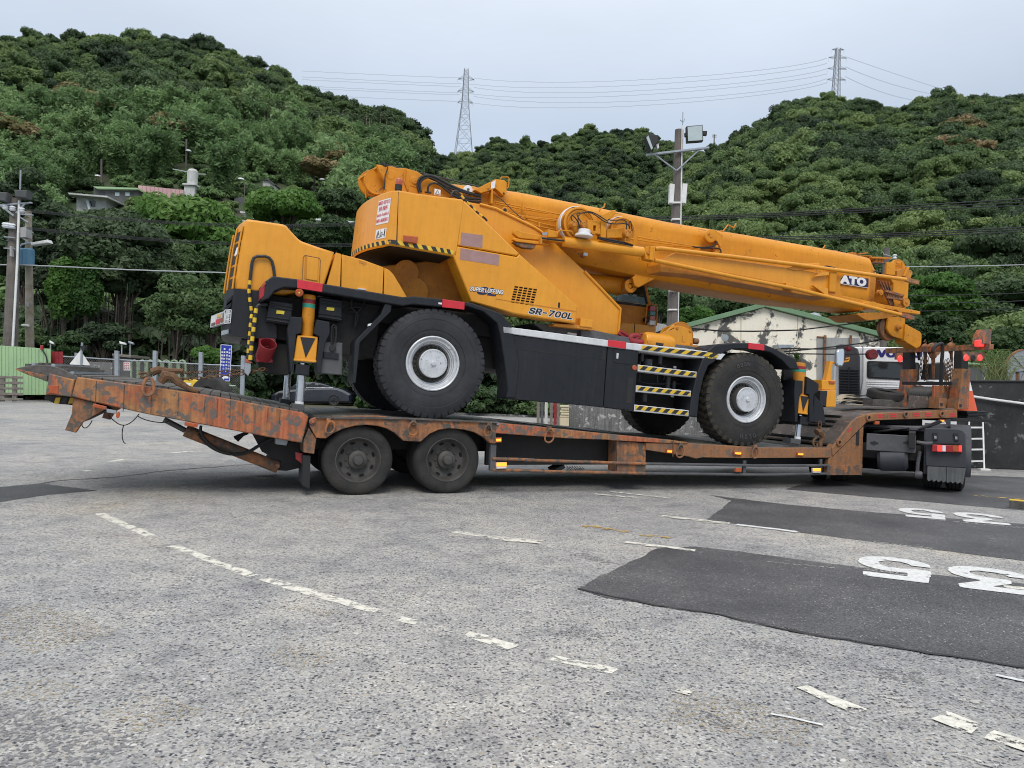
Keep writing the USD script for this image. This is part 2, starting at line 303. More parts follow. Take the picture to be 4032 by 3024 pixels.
sheet("asphalt_patch", pts(P_, [(850, 215), (962, 132), (870, 110), (1200, 150), (1560, 182), (2300, 240), (3300, 300), (3300, 520), (2300, 402), (1240, 268)]), "new_asphalt", 0.004, 0.03, thick=1)
sheet("asphalt_patch", pts(P_, [(1190, 84), (1330, 40), (1700, 12), (2400, 40), (3200, 70), (3200, 240), (2300, 182), (1950, 152)]), "new_asphalt", 0.004, 0.03, thick=1)
sheet("asphalt_patch", pts(F_, [(-900, 1110), (0, 1048), (300, 1020), (690, 1073), (350, 1105), (0, 1156), (-900, 1290)]), "new_asphalt", 0.004, 0.03, thick=1)
def strip(name, f, l, w, m, z=0.0028, amp=0.03, step=0.045):
    c = np.array([gnd(f(*p))[:2] for p in l]); t = np.gradient(c, axis=0); t /= np.linalg.norm(t, axis=1, keepdims=True); n = np.stack([-t[:, 1], t[:, 0]], 1) * w / 2
    sheet(name, list(c + n) + list((c - n)[::-1]), m, z, amp, step)
strip("road_crack", F_, [(300, 1021), (430, 1000), (700, 985), (900, 968), (1200, 930), (1500, 905), (1870, 880)], 0.045, "crack_tar", 0.003, 0.05)
strip("road_crack", P_, [(292, 512), (640, 585), (900, 622), (1200, 690), (1500, 742), (2300, 862)], 0.03, "crack_tar", 0.0075, 0.045)
for a, b in (((430, 135), (660, 235)), ((750, 275), (1100, 408)), ((1150, 420), (1640, 562)), ((1725, 592), (1820, 612)), ((2030, 660), (2240, 720))):
    strip("painted_line", O_, [a, tuple((np.array(a) + b) / 2), b], 0.1, "worn_white")
for a, b in (((190, 806), (460, 862)),):
    strip("painted_line", P_, [a, tuple((np.array(a) + b) / 2), b], 0.09, "worn_white")
for a, b, w, m in (((1262, 935), (1510, 1042), 0.09, "worn_white"), ((1850, 1060), (2020, 1116), 0.16, "worn_white"), ((2070, 1140), (2250, 1200), 0.14, "worn_white"), ((1120, 1046), (1360, 1102), 0.02, "road_white"),
                   ((1930, 985), (2060, 1020), 0.12, "faint_white"), ((1600, 960), (1720, 1020), 0.14, "faint_white"), ((730, 945), (790, 962), 0.08, "worn_white"), ((2090, 885), (2250, 920), 0.03, "road_white"), ((1910, 1225), (2100, 1278), 0.05, "faint_white"),
                   ((-30, 300), (150, 312), 0.16, "worn_white"), ((-200, 268), (20, 300), 0.1, "faint_white"), ((500, 312), (800, 348), 0.1, "worn_white"), ((660, 200), (950, 232), 0.13, "worn_white"), ((980, 236), (1240, 268), 0.1, "road_white"),
                   ((1110, 395), (1420, 425), 0.04, "faint_white"), ((1500, 305), (1820, 340), 0.06, "faint_white"), ((370, 105), (560, 122), 0.12, "worn_white"), ((440, 95), (690, 122), 0.1, "worn_white"), ((1480, 418), (1790, 465), 0.1, "faint_white"),
                   ((2130, 505), (2260, 515), 0.1, "worn_white"), ((1810, 215), (2260, 255), 0.06, "faint_white"), ((820, 75), (900, 78), 0.1, "faint_white")):
    strip("painted_mark", P_, [a, tuple((np.array(a) + b) / 2), b], w, m, 0.0078)
for a, b, w in (((330, 240), (515, 268), 0.12), ((1980, 110), (2240, 130), 0.14), ((560, 280), (700, 292), 0.1)):
    strip("yellow_mark", P_, [a, tuple((np.array(a) + b) / 2), b], w, "worn_yellow", 0.0078)
for a, b, w in (((1980, 215), (2250, 252), 0.13), ((1960, 232), (2230, 305), 0.05), ((1800, 268), (1990, 235), 0.05)):
    strip("painted_mark", O_, [a, tuple((np.array(a) + b) / 2), b], w, "faint_white" if w < 0.1 else "worn_white")
for a, b in (((1230, 800), (1400, 787)), ((800, 862), (905, 845)), ((605, 930), (655, 928)), ((1820, 975), (1960, 985))):
    strip("painted_mark", F_, [a, tuple((np.array(a) + b) / 2), b], 0.14, "worn_white")
worn("dark_stain", (0.2, 0.195, 0.195), 0.52, 30.0); worn("rust_stain", (0.42, 0.35, 0.24), 0.55, 36.0)
for f, a, b, w, m in ((O_, (-250, 1040), (430, 1240), 0.5, "dark_stain"), (P_, (240, 680), (420, 722), 0.16, "dark_stain"), (P_, (990, 735), (1260, 792), 0.14, "dark_stain"), (P_, (290, 360), (440, 402), 0.16, "dark_stain"), (P_, (1560, 860), (1800, 900), 0.2, "dark_stain"), (P_, (820, 1040), (960, 1085), 0.1, "dark_stain"), (O_, (0, 560), (330, 700), 0.5, "rust_stain"), (O_, (560, 960), (760, 1060), 0.3, "rust_stain"), (O_, (120, 880), (260, 920), 0.2, "rust_stain"), (O_, (1280, 540), (1450, 580), 0.16, "rust_stain"), (O_, (1200, 720), (1420, 790), 0.3, "rust_stain"), (P_, (700, 1000), (1300, 1120), 0.4, "rust_stain")): strip("ground_stain", f, [a, tuple((np.array(a) + b) / 2), b], w, m, 0.0022, 0.09, 0.09)
# the parking number 35, twice, seen upside down
def painted_number(p_left, p_right, depth):
    a, b = gnd(P_(*p_left)), gnd(P_(*p_right)); ex = a - b; w = np.linalg.norm(ex)
    m = lettering("35", 1.0, 0.0006, bold=3); s = w / m.bounds[1, 0]
    v = np.array(m.vertices); ex = unit(ex); ey = np.array([-ex[1], ex[0], 0])
    v = b + v[:, :1] * s * ex + v[:, 1:2] * depth * ey + np.array([0, 0, 1]) * (v[:, 2:] + 0.0076)
    part(G().add(v, m.faces), "painted_number", "road_white", kind="structure", smooth=False)
painted_number((1500, 366), (2262, 452), np.linalg.norm(gnd(P_(1700, 384)) - gnd(P_(1705, 468)))); painted_number((1665, 162), (2130, 200), np.linalg.norm(gnd(P_(1800, 172)) - gnd(P_(1810, 208))))

# ---------------------------------------------------------------- hills
def sky_line(f, l):                                     # tangent of the bearing, and of the height seen, along a ridge
    out = []
    for p in l:
        d = ray(f(*p)); out.append((d[0] / d[1], d[2] / d[1]))
    return np.array(out)
LEFT = sky_line(L_, [(-1500, 260), (-900, 200), (-300, 150), (0, 128), (150, 108), (280, 108), (450, 104), (620, 95), (700, 78), (790, 112), (950, 122), (1050, 125), (1150, 190), (1340, 262), (1480, 362), (1600, 402), (1760, 462), (1900, 492), (1965, 505), (2015, 570), (2050, 640), (2090, 800), (2110, 1000)])
MID = sky_line(N_, [(-1500, 900), (-300, 800), (100, 690), (300, 680), (450, 668), (560, 600), (650, 590), (830, 596), (880, 572), (1000, 572), (1080, 536), (1250, 516), (1400, 508), (1550, 516), (1700, 566), (1850, 630), (2200, 760), (2800, 900)])
RIGHT = sky_line(M_, [(-100, 1500), (200, 900), (420, 690), (560, 600), (730, 505), (900, 412), (1050, 332), (1150, 294), (1250, 282), (1400, 304), (1480, 312), (1550, 328), (1700, 328), (1730, 302), (1800, 282), (1900, 282), (1950, 292), (2100, 292), (2212, 290), (2600, 270), (3300, 330), (4200, 420)])
HILLS = [(LEFT, 62.0, 235.0, 5.0, 1.0), (MID, 90.0, 370.0, 6.0, 1.15), (RIGHT, 46.0, 300.0, 5.5, 1.05)]
def hill_height(X, Y):
    a = X / np.maximum(Y, 1); h = np.full(np.shape(X), -3.0)
    for line, foot, ridge, tree, pw in HILLS:
        H = np.interp(a, line[:, 0], line[:, 1]) * ridge + EYE[2] - tree
        t = (Y - foot) / (ridge - foot)
        up = np.maximum(H, -3) * np.clip(t, 0, 1) ** pw
        k = np.where(t < 1, up, np.maximum(H, -3) - (Y - ridge) * 0.45)
        h = np.maximum(h, np.where(t > 0, k, -3))
    n = meshkit.fbm(np.stack([X / 42.0, Y / 42.0, 0 * X], -1), 4, 5) - 0.5
    return np.maximum(h + n * np.clip(h, 0, 40) * 0.16, -3)
aa, yy = np.meshgrid(np.linspace(-1.25, 1.25, 170), np.r_[np.linspace(40, 120, 34), np.linspace(124, 520, 74)], indexing="ij")
XX = aa * yy; ZZ = hill_height(XX, yy); n0, n1 = XX.shape
i, j = np.meshgrid(np.arange(n0 - 1), np.arange(n1 - 1), indexing="ij")
paint("hill_soil", (0.035, 0.06, 0.018), (0.055, 0.05, 0.03), rough=0.95, scale=0.08, fine=0.4)
part(G().add(np.stack([XX, yy, ZZ], -1).reshape(-1, 3), np.stack([i * n1 + j, (i + 1) * n1 + j, (i + 1) * n1 + j + 1, i * n1 + j + 1], -1).reshape(-1, 4)), "hills", "hill_soil", kind="structure", smooth=True)

# ---------------------------------------------------------------- leaves
def leaf_mat(name, cols, scale=0.06, trans=0.25, rough=0.6, fine_scale=0.8):
    mat(name, {"g": ("geometry", {}), "o": ("object_info", {}), "n": ("noise_texture", {"scale": scale, "detail": 4, "roughness": 0.6}), "a1": ("math", {"math_type": "multiply_add", "value2": 0.48, "value3": -0.41}), "a2": ("math", {"math_type": "multiply_add", "value2": 0.24}), "a3": ("math", {"math_type": "add"}),
               "n2": ("noise_texture", {"scale": fine_scale, "detail": 3}), "a4": ("math", {"math_type": "multiply_add", "value2": 0.1}), "r": ("rgb_ramp", {"ramp": cols}),
               "d": ("principled_bsdf", {"roughness": rough, "specular_ior_level": 0.35}), "t": ("translucent_bsdf", {}), "m": ("mix_closure", {"fac": trans})},
        [("g.position", "n.vector"), ("g.position", "n2.vector"), ("o.random", "a1.value1"), ("g.random_per_island", "a2.value1"), ("a1.value", "a2.value3"), ("n2.fac", "a4.value1"), ("a2.value", "a4.value3"), ("n.fac", "a3.value1"), ("a4.value", "a3.value2"), ("a3.value", "r.fac"),
         ("r.color", "d.base_color"), ("r.color", "t.color"), ("d.BSDF", "m.closure1"), ("t.BSDF", "m.closure2")], surface="m.closure")
leaf_mat("forest_leaf", [(0.1, (0.03, 0.052, 0.024)), (0.34, (0.07, 0.118, 0.042)), (0.54, (0.13, 0.195, 0.064)), (0.74, (0.215, 0.28, 0.095)), (0.95, (0.31, 0.36, 0.14))], 0.03)
leaf_mat("bamboo_leaf", [(0.2, (0.105, 0.18, 0.065)), (0.5, (0.185, 0.29, 0.11)), (0.8, (0.28, 0.38, 0.18))], 0.04, 0.35)
leaf_mat("dry_leaf", [(0.2, (0.17, 0.15, 0.06)), (0.6, (0.34, 0.26, 0.14)), (0.9, (0.44, 0.35, 0.22))], 0.1)
leaf_mat("banyan_leaf", [(0.2, (0.026, 0.045, 0.02)), (0.5, (0.05, 0.085, 0.036)), (0.8, (0.1, 0.14, 0.065))], 0.3)
leaf_mat("bright_leaf", [(0.2, (0.04, 0.1, 0.02)), (0.5, (0.085, 0.18, 0.034)), (0.85, (0.16, 0.27, 0.06))], 0.3, 0.35)
leaf_mat("mid_leaf", [(0.2, (0.038, 0.075, 0.024)), (0.5, (0.075, 0.13, 0.045)), (0.85, (0.15, 0.2, 0.085))], 0.3, 0.3)
paint("bark", (0.055, 0.045, 0.035), (0.11, 0.09, 0.07), rough=0.9, scale=3, fine=0.3, bump=0.5, bumpscale=12)
paint("pale_trunk", (0.2, 0.17, 0.12), (0.3, 0.27, 0.22), rough=0.9, scale=3)
def leaves(centres, normals, size, r, aspect=1.7, fold=0.25, jitter=0.7):
    """small folded leaf faces, one per centre, loosely facing their normal"""
    n = len(centres); nn = normals + r.normal(0, jitter, (n, 3)); nn /= np.linalg.norm(nn, axis=1, keepdims=True) + 1e-9
    a = np.cross(nn, r.normal(0, 1, (n, 3))); a /= np.linalg.norm(a, axis=1, keepdims=True) + 1e-9; b = np.cross(nn, a)
    s = (size * r.uniform(0.6, 1.35, n))[:, None]; L, W = a * s * aspect / 2, b * s / 2
    v = np.stack([centres - L, centres - W + nn * s * fold * 0.4, centres + L, centres + W + nn * s * fold * 0.4], 1)
    k = np.arange(n)[:, None] * 4
    return v.reshape(-1, 3), np.vstack([k + [0, 1, 2], k + [0, 2, 3]])
def crown(r, R, H, clumps, per, size, droop=0.0, low=0.15, core=True, spread=0.36):
    """leaf clumps through a crown of radius R and height H standing on z=0; returns a G and the clump centres"""
    g = G(); cs = []
    while len(cs) < clumps:
        p = r.uniform(-1, 1, 3); q = np.linalg.norm(p)
        if 0.45 < q < 1 and p[2] > -0.75 + low: cs.append(p * (0.8 + 0.25 * r.random()))
    cs = np.array(cs) * [R, R, H / 2] * 0.82 + [0, 0, H / 2]
    rad = R * spread * r.uniform(0.65, 1.25, clumps)
    pts_, nor = [], []
    for c, q in zip(cs, rad):
        d = r.normal(0, 1, (per, 3)); d /= np.linalg.norm(d, axis=1, keepdims=True); d[:, 2] = np.abs(d[:, 2]) * 1.0 - 0.45
        d /= np.linalg.norm(d, axis=1, keepdims=True)
        k = r.uniform(0.72, 1.05, (per, 1))
        p = c + d * k * q * [1, 1, 0.72]; p[:, 2] -= droop * q * r.random(per) * (1 - d[:, 2])
        pts_.append(p); nor.append(d + [0, 0, 0.45])
    g.add(*leaves(np.vstack(pts_), np.vstack(nor), size, r))
    if core:
        for c, q in zip(cs, rad):
            m = trimesh.creation.icosphere(1, q * 0.66); v = m.vertices * [1, 1, 0.7] + c + r.normal(0, q * 0.08, m.vertices.shape); g.add(v, m.faces)
    return g, cs
def instancer(name, protos, mats, places, scales, yaws, which, label, cat, tilt=None):
    pi = UsdGeom.PointInstancer.Define(stage, path_of(name, None)); base = pi.GetPath().pathString
    UsdGeom.Scope.Define(stage, base + "/shapes")
    for k, (g, m) in enumerate(zip(protos, mats)):
        x = UsdGeom.Xform.Define(stage, f"{base}/shapes/{name}_shape_{k:03d}")
        usdkit.mesh(stage, f"{base}/shapes/{name}_shape_{k:03d}/foliage", g.mesh(), MAT[m], smooth=False)
        pi.CreatePrototypesRel().AddTarget(x.GetPath())
    pi.CreateProtoIndicesAttr(Vt.IntArray([int(w) for w in which])); pi.CreatePositionsAttr(Vt.Vec3fArray.FromNumpy(np.asarray(places, np.float32)))
    pi.CreateScalesAttr(Vt.Vec3fArray.FromNumpy(np.asarray(scales, np.float32)))
    pi.CreateOrientationsAttr(Vt.QuathArray([Gf.Quath(math.cos(t / 2), 0, 0, math.sin(t / 2)) for t in yaws]))
    return data(pi.GetPrim(), label=label, cat=cat, kind="stuff")
r = np.random.default_rng(11)
protos = [crown(r, 3.6, 6.2, 30, 170, 0.3)[0] for _ in range(4)]
near_protos = [crown(r, 3.3, 6.0, 44, 330, 0.17, spread=0.3)[0] for _ in range(3)]
feather = []
for _ in range(3):                                      # bamboo: sprays of arching culms
    g = G(); P, N = [], []
    for c in range(26):
        az, reach, h = r.uniform(0, 6.28), r.uniform(1.2, 3.4), r.uniform(4.5, 8)
        t = np.linspace(0.04, 1, 110); x = reach * (0.25 + 0.75 * t ** 2.0); zz = h * np.sin(t * 1.75) * 0.98
        p = np.stack([math.cos(az) * x, math.sin(az) * x, zz], 1) + r.normal(0, 0.32, (110, 3)); P.append(p); N.append(np.tile([math.cos(az) * 0.6, math.sin(az) * 0.6, 0.8], (110, 1)))
    g.add(*leaves(np.vstack(P), np.vstack(N), 0.26, r, aspect=2.8)); m = trimesh.creation.icosphere(1, 1.0); g.add(m.vertices * [0.9, 0.9, 1.9] + [0, 0, 2.0], m.faces); feather.append(g)
def scatter(n, amin, amax, ymin, ymax, test=None, seed=1, gap=2.5):
    q = np.random.default_rng(seed); Y = np.sqrt(q.uniform(ymin**2, ymax**2, n)); X = q.uniform(amin, amax, n) * Y; Zh = hill_height(X, Y)
    ok = Zh > 0.4
    if test is not None: ok &= test(X, Y, Zh)
    p = np.stack([X, Y, Zh], 1)[ok]; keep, cell = [], {}
    for k, v in enumerate(p):                           # no two trunks closer than a crown's reach
        dmin = gap + 0.004 * v[1]; c = (int(v[0] // 4), int(v[1] // 4))
        if all(np.hypot(*(p[m][:2] - v[:2])) > dmin for u in range(-1, 2) for w in range(-1, 2) for m in cell.get((c[0] + u, c[1] + w), ())):
            cell.setdefault(c, []).append(k); keep.append(k)
    return p[keep]
def seen_from_yard(X, Y, Zh, margin=9.0):               # ground that the nearer slope does not hide
    ok = np.ones(len(X), bool)
    for t in np.linspace(0.25, 0.96, 26):
        h = hill_height(X * t, Y * t); ok &= (EYE[2] + (Zh + margin - EYE[2]) * t) > h
    return ok
def hit(f, p, up=0.0):                                   # how far off the slope lies at which one looks
    d = ray(f(*p)); Ys = np.linspace(40, 420, 900); k = np.nonzero(hill_height(d[0] / d[1] * Ys, Ys) + up > EYE[2] + d[2] / d[1] * Ys)[0]; return float(Ys[k[0]]) if len(k) else 60.0
CLEAR = []                                              # (bearing tangent range, height tangent range, distance range): clearings kept free for houses, cliffs, palms
def clear(f, p0, p1, y0, y1):
    a, b = ray(f(*p0)), ray(f(*p1)); CLEAR.append((a[0] / a[1], b[0] / b[1], b[2] / b[1], a[2] / a[1], y0, y1))
HOUSES = dict(pink=(K_, (1200, 315), (990, 238), (1425, 292)), tank=(K_, (1200, 315), (1340, 165), (1425, 260)), dark=(K_, (840, 330), (680, 250), (1000, 315)), white=(K_, (650, 400), (490, 292), (780, 385)), wall=(A_, (370, 450), (272, 388), (464, 440)), hut=(A_, (570, 300), (522, 238), (622, 292)),
    roof=(A_, (490, 640), (320, 500), (700, 600)), terrace=(A_, (1150, 660), (985, 580), (1300, 640)), pole_a=(A_, (970, 350), (966, 120), (978, 340)), pole_b=(L_, (902, 757), (897, 620), (912, 750)), pole_c=(L_, (492, 835), (486, 715), (497, 830)))
FAR = {k: hit(v[0], v[1]) for k, v in HOUSES.items()}
for k, (f, p, q0, q1) in HOUSES.items(): clear(f, q0, q1, 38, FAR[k] + 2.5)
def open_ground(X, Y, Zh, high=7.5, half=3.2):
    ok = seen_from_yard(X, Y, Zh); a, e, et, w = X / Y, (Zh + 0.5 - EYE[2]) / Y, (Zh + high - EYE[2]) / Y, half / Y
    for a0, a1, e0, e1, y0, y1 in CLEAR: ok &= ~((a > a0 - w) & (a < a1 + w) & (et > e0) & (e < e1) & (Y > y0) & (Y < y1))
    return ok
p = scatter(26000, -0.82, 0.82, 48, 400, open_ground, 3)
patch = meshkit.fbm(np.stack([p[:, 0] / 38, p[:, 1] / 60, 0 * p[:, 0] + 3], 1), 3, 21)
a_, e_ = p[:, 0] / p[:, 1], p[:, 2] / p[:, 1]
onleft = (a_ < -0.36) & (p[:, 1] < 240)
bam = (onleft & (patch > 0.47) & (e_ < 0.33)) | ((a_ > -0.36) & (a_ < -0.02) & (p[:, 1] < 190) & (patch > 0.4))
q = np.random.default_rng(5)
big = p[~bam]; s = q.uniform(0.62, 1.28, len(big))[:, None] * np.stack([q.uniform(0.85, 1.15, len(big)), q.uniform(0.85, 1.15, len(big)), q.uniform(0.8, 1.25, len(big))], 1)
nr = big[:, 1] < 135; instancer("hillside_forest", protos + near_protos, ["forest_leaf"] * 7, big - [0, 0, 0.6], s, q.uniform(0, 6.28, len(big)), np.where(nr, q.integers(4, 7, len(big)), q.integers(0, 4, len(big))), "dense dark green forest covering the hills behind the yard", "forest")
bb = p[bam]; s = q.uniform(0.65, 1.15, (len(bb), 1)) * np.ones(3)
instancer("bamboo_thicket", feather, ["bamboo_leaf"] * 3, bb - [0, 0, 0.8], s, q.uniform(0, 6.28, len(bb)), q.integers(0, 3, len(bb)), "paler feathery bamboo thicket spread across the lower slopes", "bamboo")
cov = [crown(r, 1.6, 1.5, 14, 150, 0.24)[0] for _ in range(3)]; p = scatter(22000, -0.75, 0.75, 60, 235, seen_from_yard, 8, 1.5); p = p[open_ground(p[:, 0], p[:, 1], p[:, 2], 1.1, 1.3)]; q = np.random.default_rng(6)
instancer("slope_scrub", cov, ["bamboo_leaf", "forest_leaf", "bamboo_leaf"], p - [0, 0, 0.35], q.uniform(0.7, 1.25, (len(p), 1)) * np.ones(3), q.uniform(0, 6.28, len(p)), q.integers(0, 3, len(p)), "low green scrub filling the gaps on the hill slopes", "scrub")
print("forest", len(big), "bamboo", len(bb))
# ---------------------------------------------------------------- surfaces of machines and street things
paint("crane_yellow", (0.74, 0.312, 0.016), (0.67, 0.272, 0.013), rough=0.36, scale=0.9, streak=0.10, fine=0.03, coat=0.12, bevel=0.012)
paint("boom_yellow", (0.68, 0.275, 0.016), (0.57, 0.222, 0.014), rough=0.45, scale=1.6, streak=0.08, fine=0.05, spec=0.3, bevel=0.01, speck=((0.25, 0.1, 0.03), 0.03, 9))
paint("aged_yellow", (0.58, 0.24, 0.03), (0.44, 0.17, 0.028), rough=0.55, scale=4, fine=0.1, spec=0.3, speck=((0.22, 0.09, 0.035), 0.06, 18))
paint("crane_black", (0.011, 0.0125, 0.016), (0.017, 0.0185, 0.023), rough=0.45, spec=0.35, scale=1.2, streak=0.3, fine=0.12, bevel=0.008)
paint("chassis_black", (0.012, 0.012, 0.013), (0.022, 0.02, 0.018), rough=0.7, scale=2, fine=0.2)
paint("grey_steel", (0.09, 0.092, 0.098), (0.06, 0.06, 0.062), rough=0.55, scale=3, fine=0.15)
paint("tyre_rubber", (0.015, 0.016, 0.0185), (0.033, 0.034, 0.039), rough=0.68, scale=2.2, fine=0.18, bump=0.25, bumpscale=18, spec=0.4)
paint("old_rubber", (0.018, 0.018, 0.018), (0.04, 0.037, 0.033), rough=0.75, scale=3, fine=0.22, bump=0.35, bumpscale=22, spec=0.35)
paint("tyre_letter", (0.06, 0.06, 0.062), rough=0.8)
paint("muddy_tread", (0.03, 0.027, 0.022), (0.065, 0.053, 0.035), rough=0.85, scale=5, fine=0.25)
paint("rim_silver", (0.62, 0.63, 0.645), (0.5, 0.51, 0.53), rough=0.38, metallic=0.2, scale=6, fine=0.06, speck=((0.2, 0.19, 0.18), 0.04, 16))
paint("dirty_wheel", (0.05, 0.047, 0.043), (0.085, 0.08, 0.074), rough=0.65, metallic=0.2, scale=5, fine=0.2)
paint("chrome_rod", (0.62, 0.64, 0.67), (0.5, 0.52, 0.55), rough=0.14, metallic=0.9, scale=4)
paint("alu_white", (0.66, 0.67, 0.68), (0.54, 0.55, 0.56), rough=0.4, scale=3, streak=0.12, fine=0.06)
paint("warning_yellow", (0.72, 0.48, 0.03), (0.6, 0.38, 0.03), rough=0.45, scale=9, fine=0.1)
paint("warning_black", (0.02, 0.02, 0.022), rough=0.5)
paint("red_reflector", (0.62, 0.012, 0.022), (0.5, 0.01, 0.02), rough=0.25, scale=20, fine=0.12, coat=0.5)
paint("red_paint", (0.28, 0.018, 0.025), (0.2, 0.014, 0.018), rough=0.5, scale=4, fine=0.15, speck=((0.08, 0.03, 0.02), 0.12, 12))
paint("green_band", (0.03, 0.32, 0.22), rough=0.5)
paint("orange_lens", (0.42, 0.085, 0.014), (0.33, 0.055, 0.01), rough=0.2, coat=0.6, scale=12)
paint("lit_amber", (1.0, 0.36, 0.03), rough=0.3, emit=1.3)
paint("lit_red", (1.0, 0.06, 0.05), rough=0.3, emit=0.7)
paint("green_lens", (0.01, 0.16, 0.14), rough=0.2, coat=0.5)
paint("red_lens", (0.35, 0.012, 0.014), rough=0.2, coat=0.5)
paint("label_white", (0.76, 0.76, 0.76), (0.66, 0.66, 0.66), rough=0.5, scale=10)
paint("label_yellow", (0.75, 0.58, 0.05), rough=0.5)
paint("print_red", (0.62, 0.03, 0.05), rough=0.5)
paint("print_black", (0.015, 0.015, 0.018), rough=0.5)
paint("navy_blue", (0.014, 0.016, 0.075), rough=0.4)
paint("overpaint_mauve", (0.36, 0.21, 0.2), (0.31, 0.18, 0.16), rough=0.55, scale=8, fine=0.06)
paint("hose_black", (0.014, 0.014, 0.015), rough=0.55, bump=0.2, bumpscale=60)
paint("wire_rope", (0.03, 0.029, 0.028), (0.05, 0.048, 0.045), rough=0.6, scale=30)
paint("rusty_chain", (0.09, 0.045, 0.022), (0.16, 0.085, 0.04), rough=0.85, scale=20, fine=0.25)
paint("rusty_orange", (0.40, 0.115, 0.048), (0.35, 0.165, 0.062), rough=0.62, scale=1.7, streak=0.5, fine=0.2, bump=0.2, bumpscale=20, lo=0.43, hi=0.57, speck=((0.125, 0.098, 0.082), 0.36, 8.5))
paint("rust_brown", (0.17, 0.10, 0.065), (0.36, 0.14, 0.05), rough=0.75, scale=2.6, streak=0.35, fine=0.25, bump=0.25, bumpscale=20, speck=((0.09, 0.075, 0.062), 0.33, 6.0))
paint("gooseneck_brown", (0.30, 0.13, 0.05), (0.24, 0.115, 0.055), rough=0.65, scale=2.0, streak=0.25, fine=0.15, bump=0.2, bumpscale=20, speck=((0.14, 0.10, 0.075), 0.22, 8))
paint("deck_steel", (0.06, 0.05, 0.045), (0.11, 0.085, 0.07), rough=0.55, scale=2.5, fine=0.25, bump=0.4, bumpscale=30, speck=((0.2, 0.15, 0.11), 0.2, 6))
paint("wet_plank", (0.055, 0.05, 0.045), (0.11, 0.1, 0.088), rough=0.5, scale=3, fine=0.3, bump=0.5, bumpscale=14)
paint("cab_white", (0.84, 0.85, 0.86), (0.78, 0.79, 0.8), rough=0.4, scale=1.5, streak=0.08)
paint("strap_cream", (0.5, 0.44, 0.32), (0.4, 0.34, 0.24), rough=0.8, scale=6)
paint("grey_plastic", (0.028, 0.03, 0.037), (0.042, 0.045, 0.053), rough=0.55, scale=3, fine=0.1)
paint("mudflap_grey", (0.09, 0.094, 0.096), (0.12, 0.125, 0.125), rough=0.7, scale=2, streak=0.4, fine=0.15)
paint("galvanised", (0.34, 0.37, 0.40), (0.27, 0.30, 0.33), rough=0.45, metallic=0.4, scale=6, fine=0.12)
paint("concrete_pole", (0.17, 0.145, 0.125), (0.11, 0.1, 0.095), rough=0.9, scale=2, streak=0.3, fine=0.15)
paint("lamp_glass_grey", (0.42, 0.5, 0.5), (0.36, 0.43, 0.44), rough=0.2, coat=0.4)
paint("porcelain", (0.72, 0.74, 0.76), rough=0.3)
paint("white_paint", (0.74, 0.74, 0.72), (0.62, 0.62, 0.6), rough=0.5, scale=3, fine=0.06)
paint("cable_dark", (0.02, 0.021, 0.023), rough=0.7)
paint("cable_pale", (0.4, 0.42, 0.43), rough=0.6)
mat("cab_glass", {"f": ("fresnel", {"IOR": 1.5}), "t": ("transparent_bsdf", {"color": (0.42, 0.5, 0.48)}), "gl": ("glossy_bsdf", {"roughness": 0.03, "color": (0.9, 0.95, 0.95)}), "m": ("mix_closure", {})},
    [("f.fac", "m.fac"), ("t.BSDF", "m.closure1"), ("gl.BSDF", "m.closure2")], surface="m.closure")
mat("mirror_glass", {"p": ("principled_bsdf", {"base_color": (0.8, 0.82, 0.84), "metallic": 1.0, "roughness": 0.04})}, surface="p.BSDF")
mat("dark_glass", {"p": ("principled_bsdf", {"base_color": (0.02, 0.024, 0.025), "roughness": 0.06, "specular_ior_level": 0.7})}, surface="p.BSDF")
paint("cone_orange", (0.72, 0.11, 0.03), (0.62, 0.09, 0.03), rough=0.5, scale=6, fine=0.08)
paint("letter_blue", (0.02, 0.02, 0.16), rough=0.4)
paint("hoop_green", (0.12, 0.2, 0.1), (0.3, 0.36, 0.25), rough=0.6, scale=6)
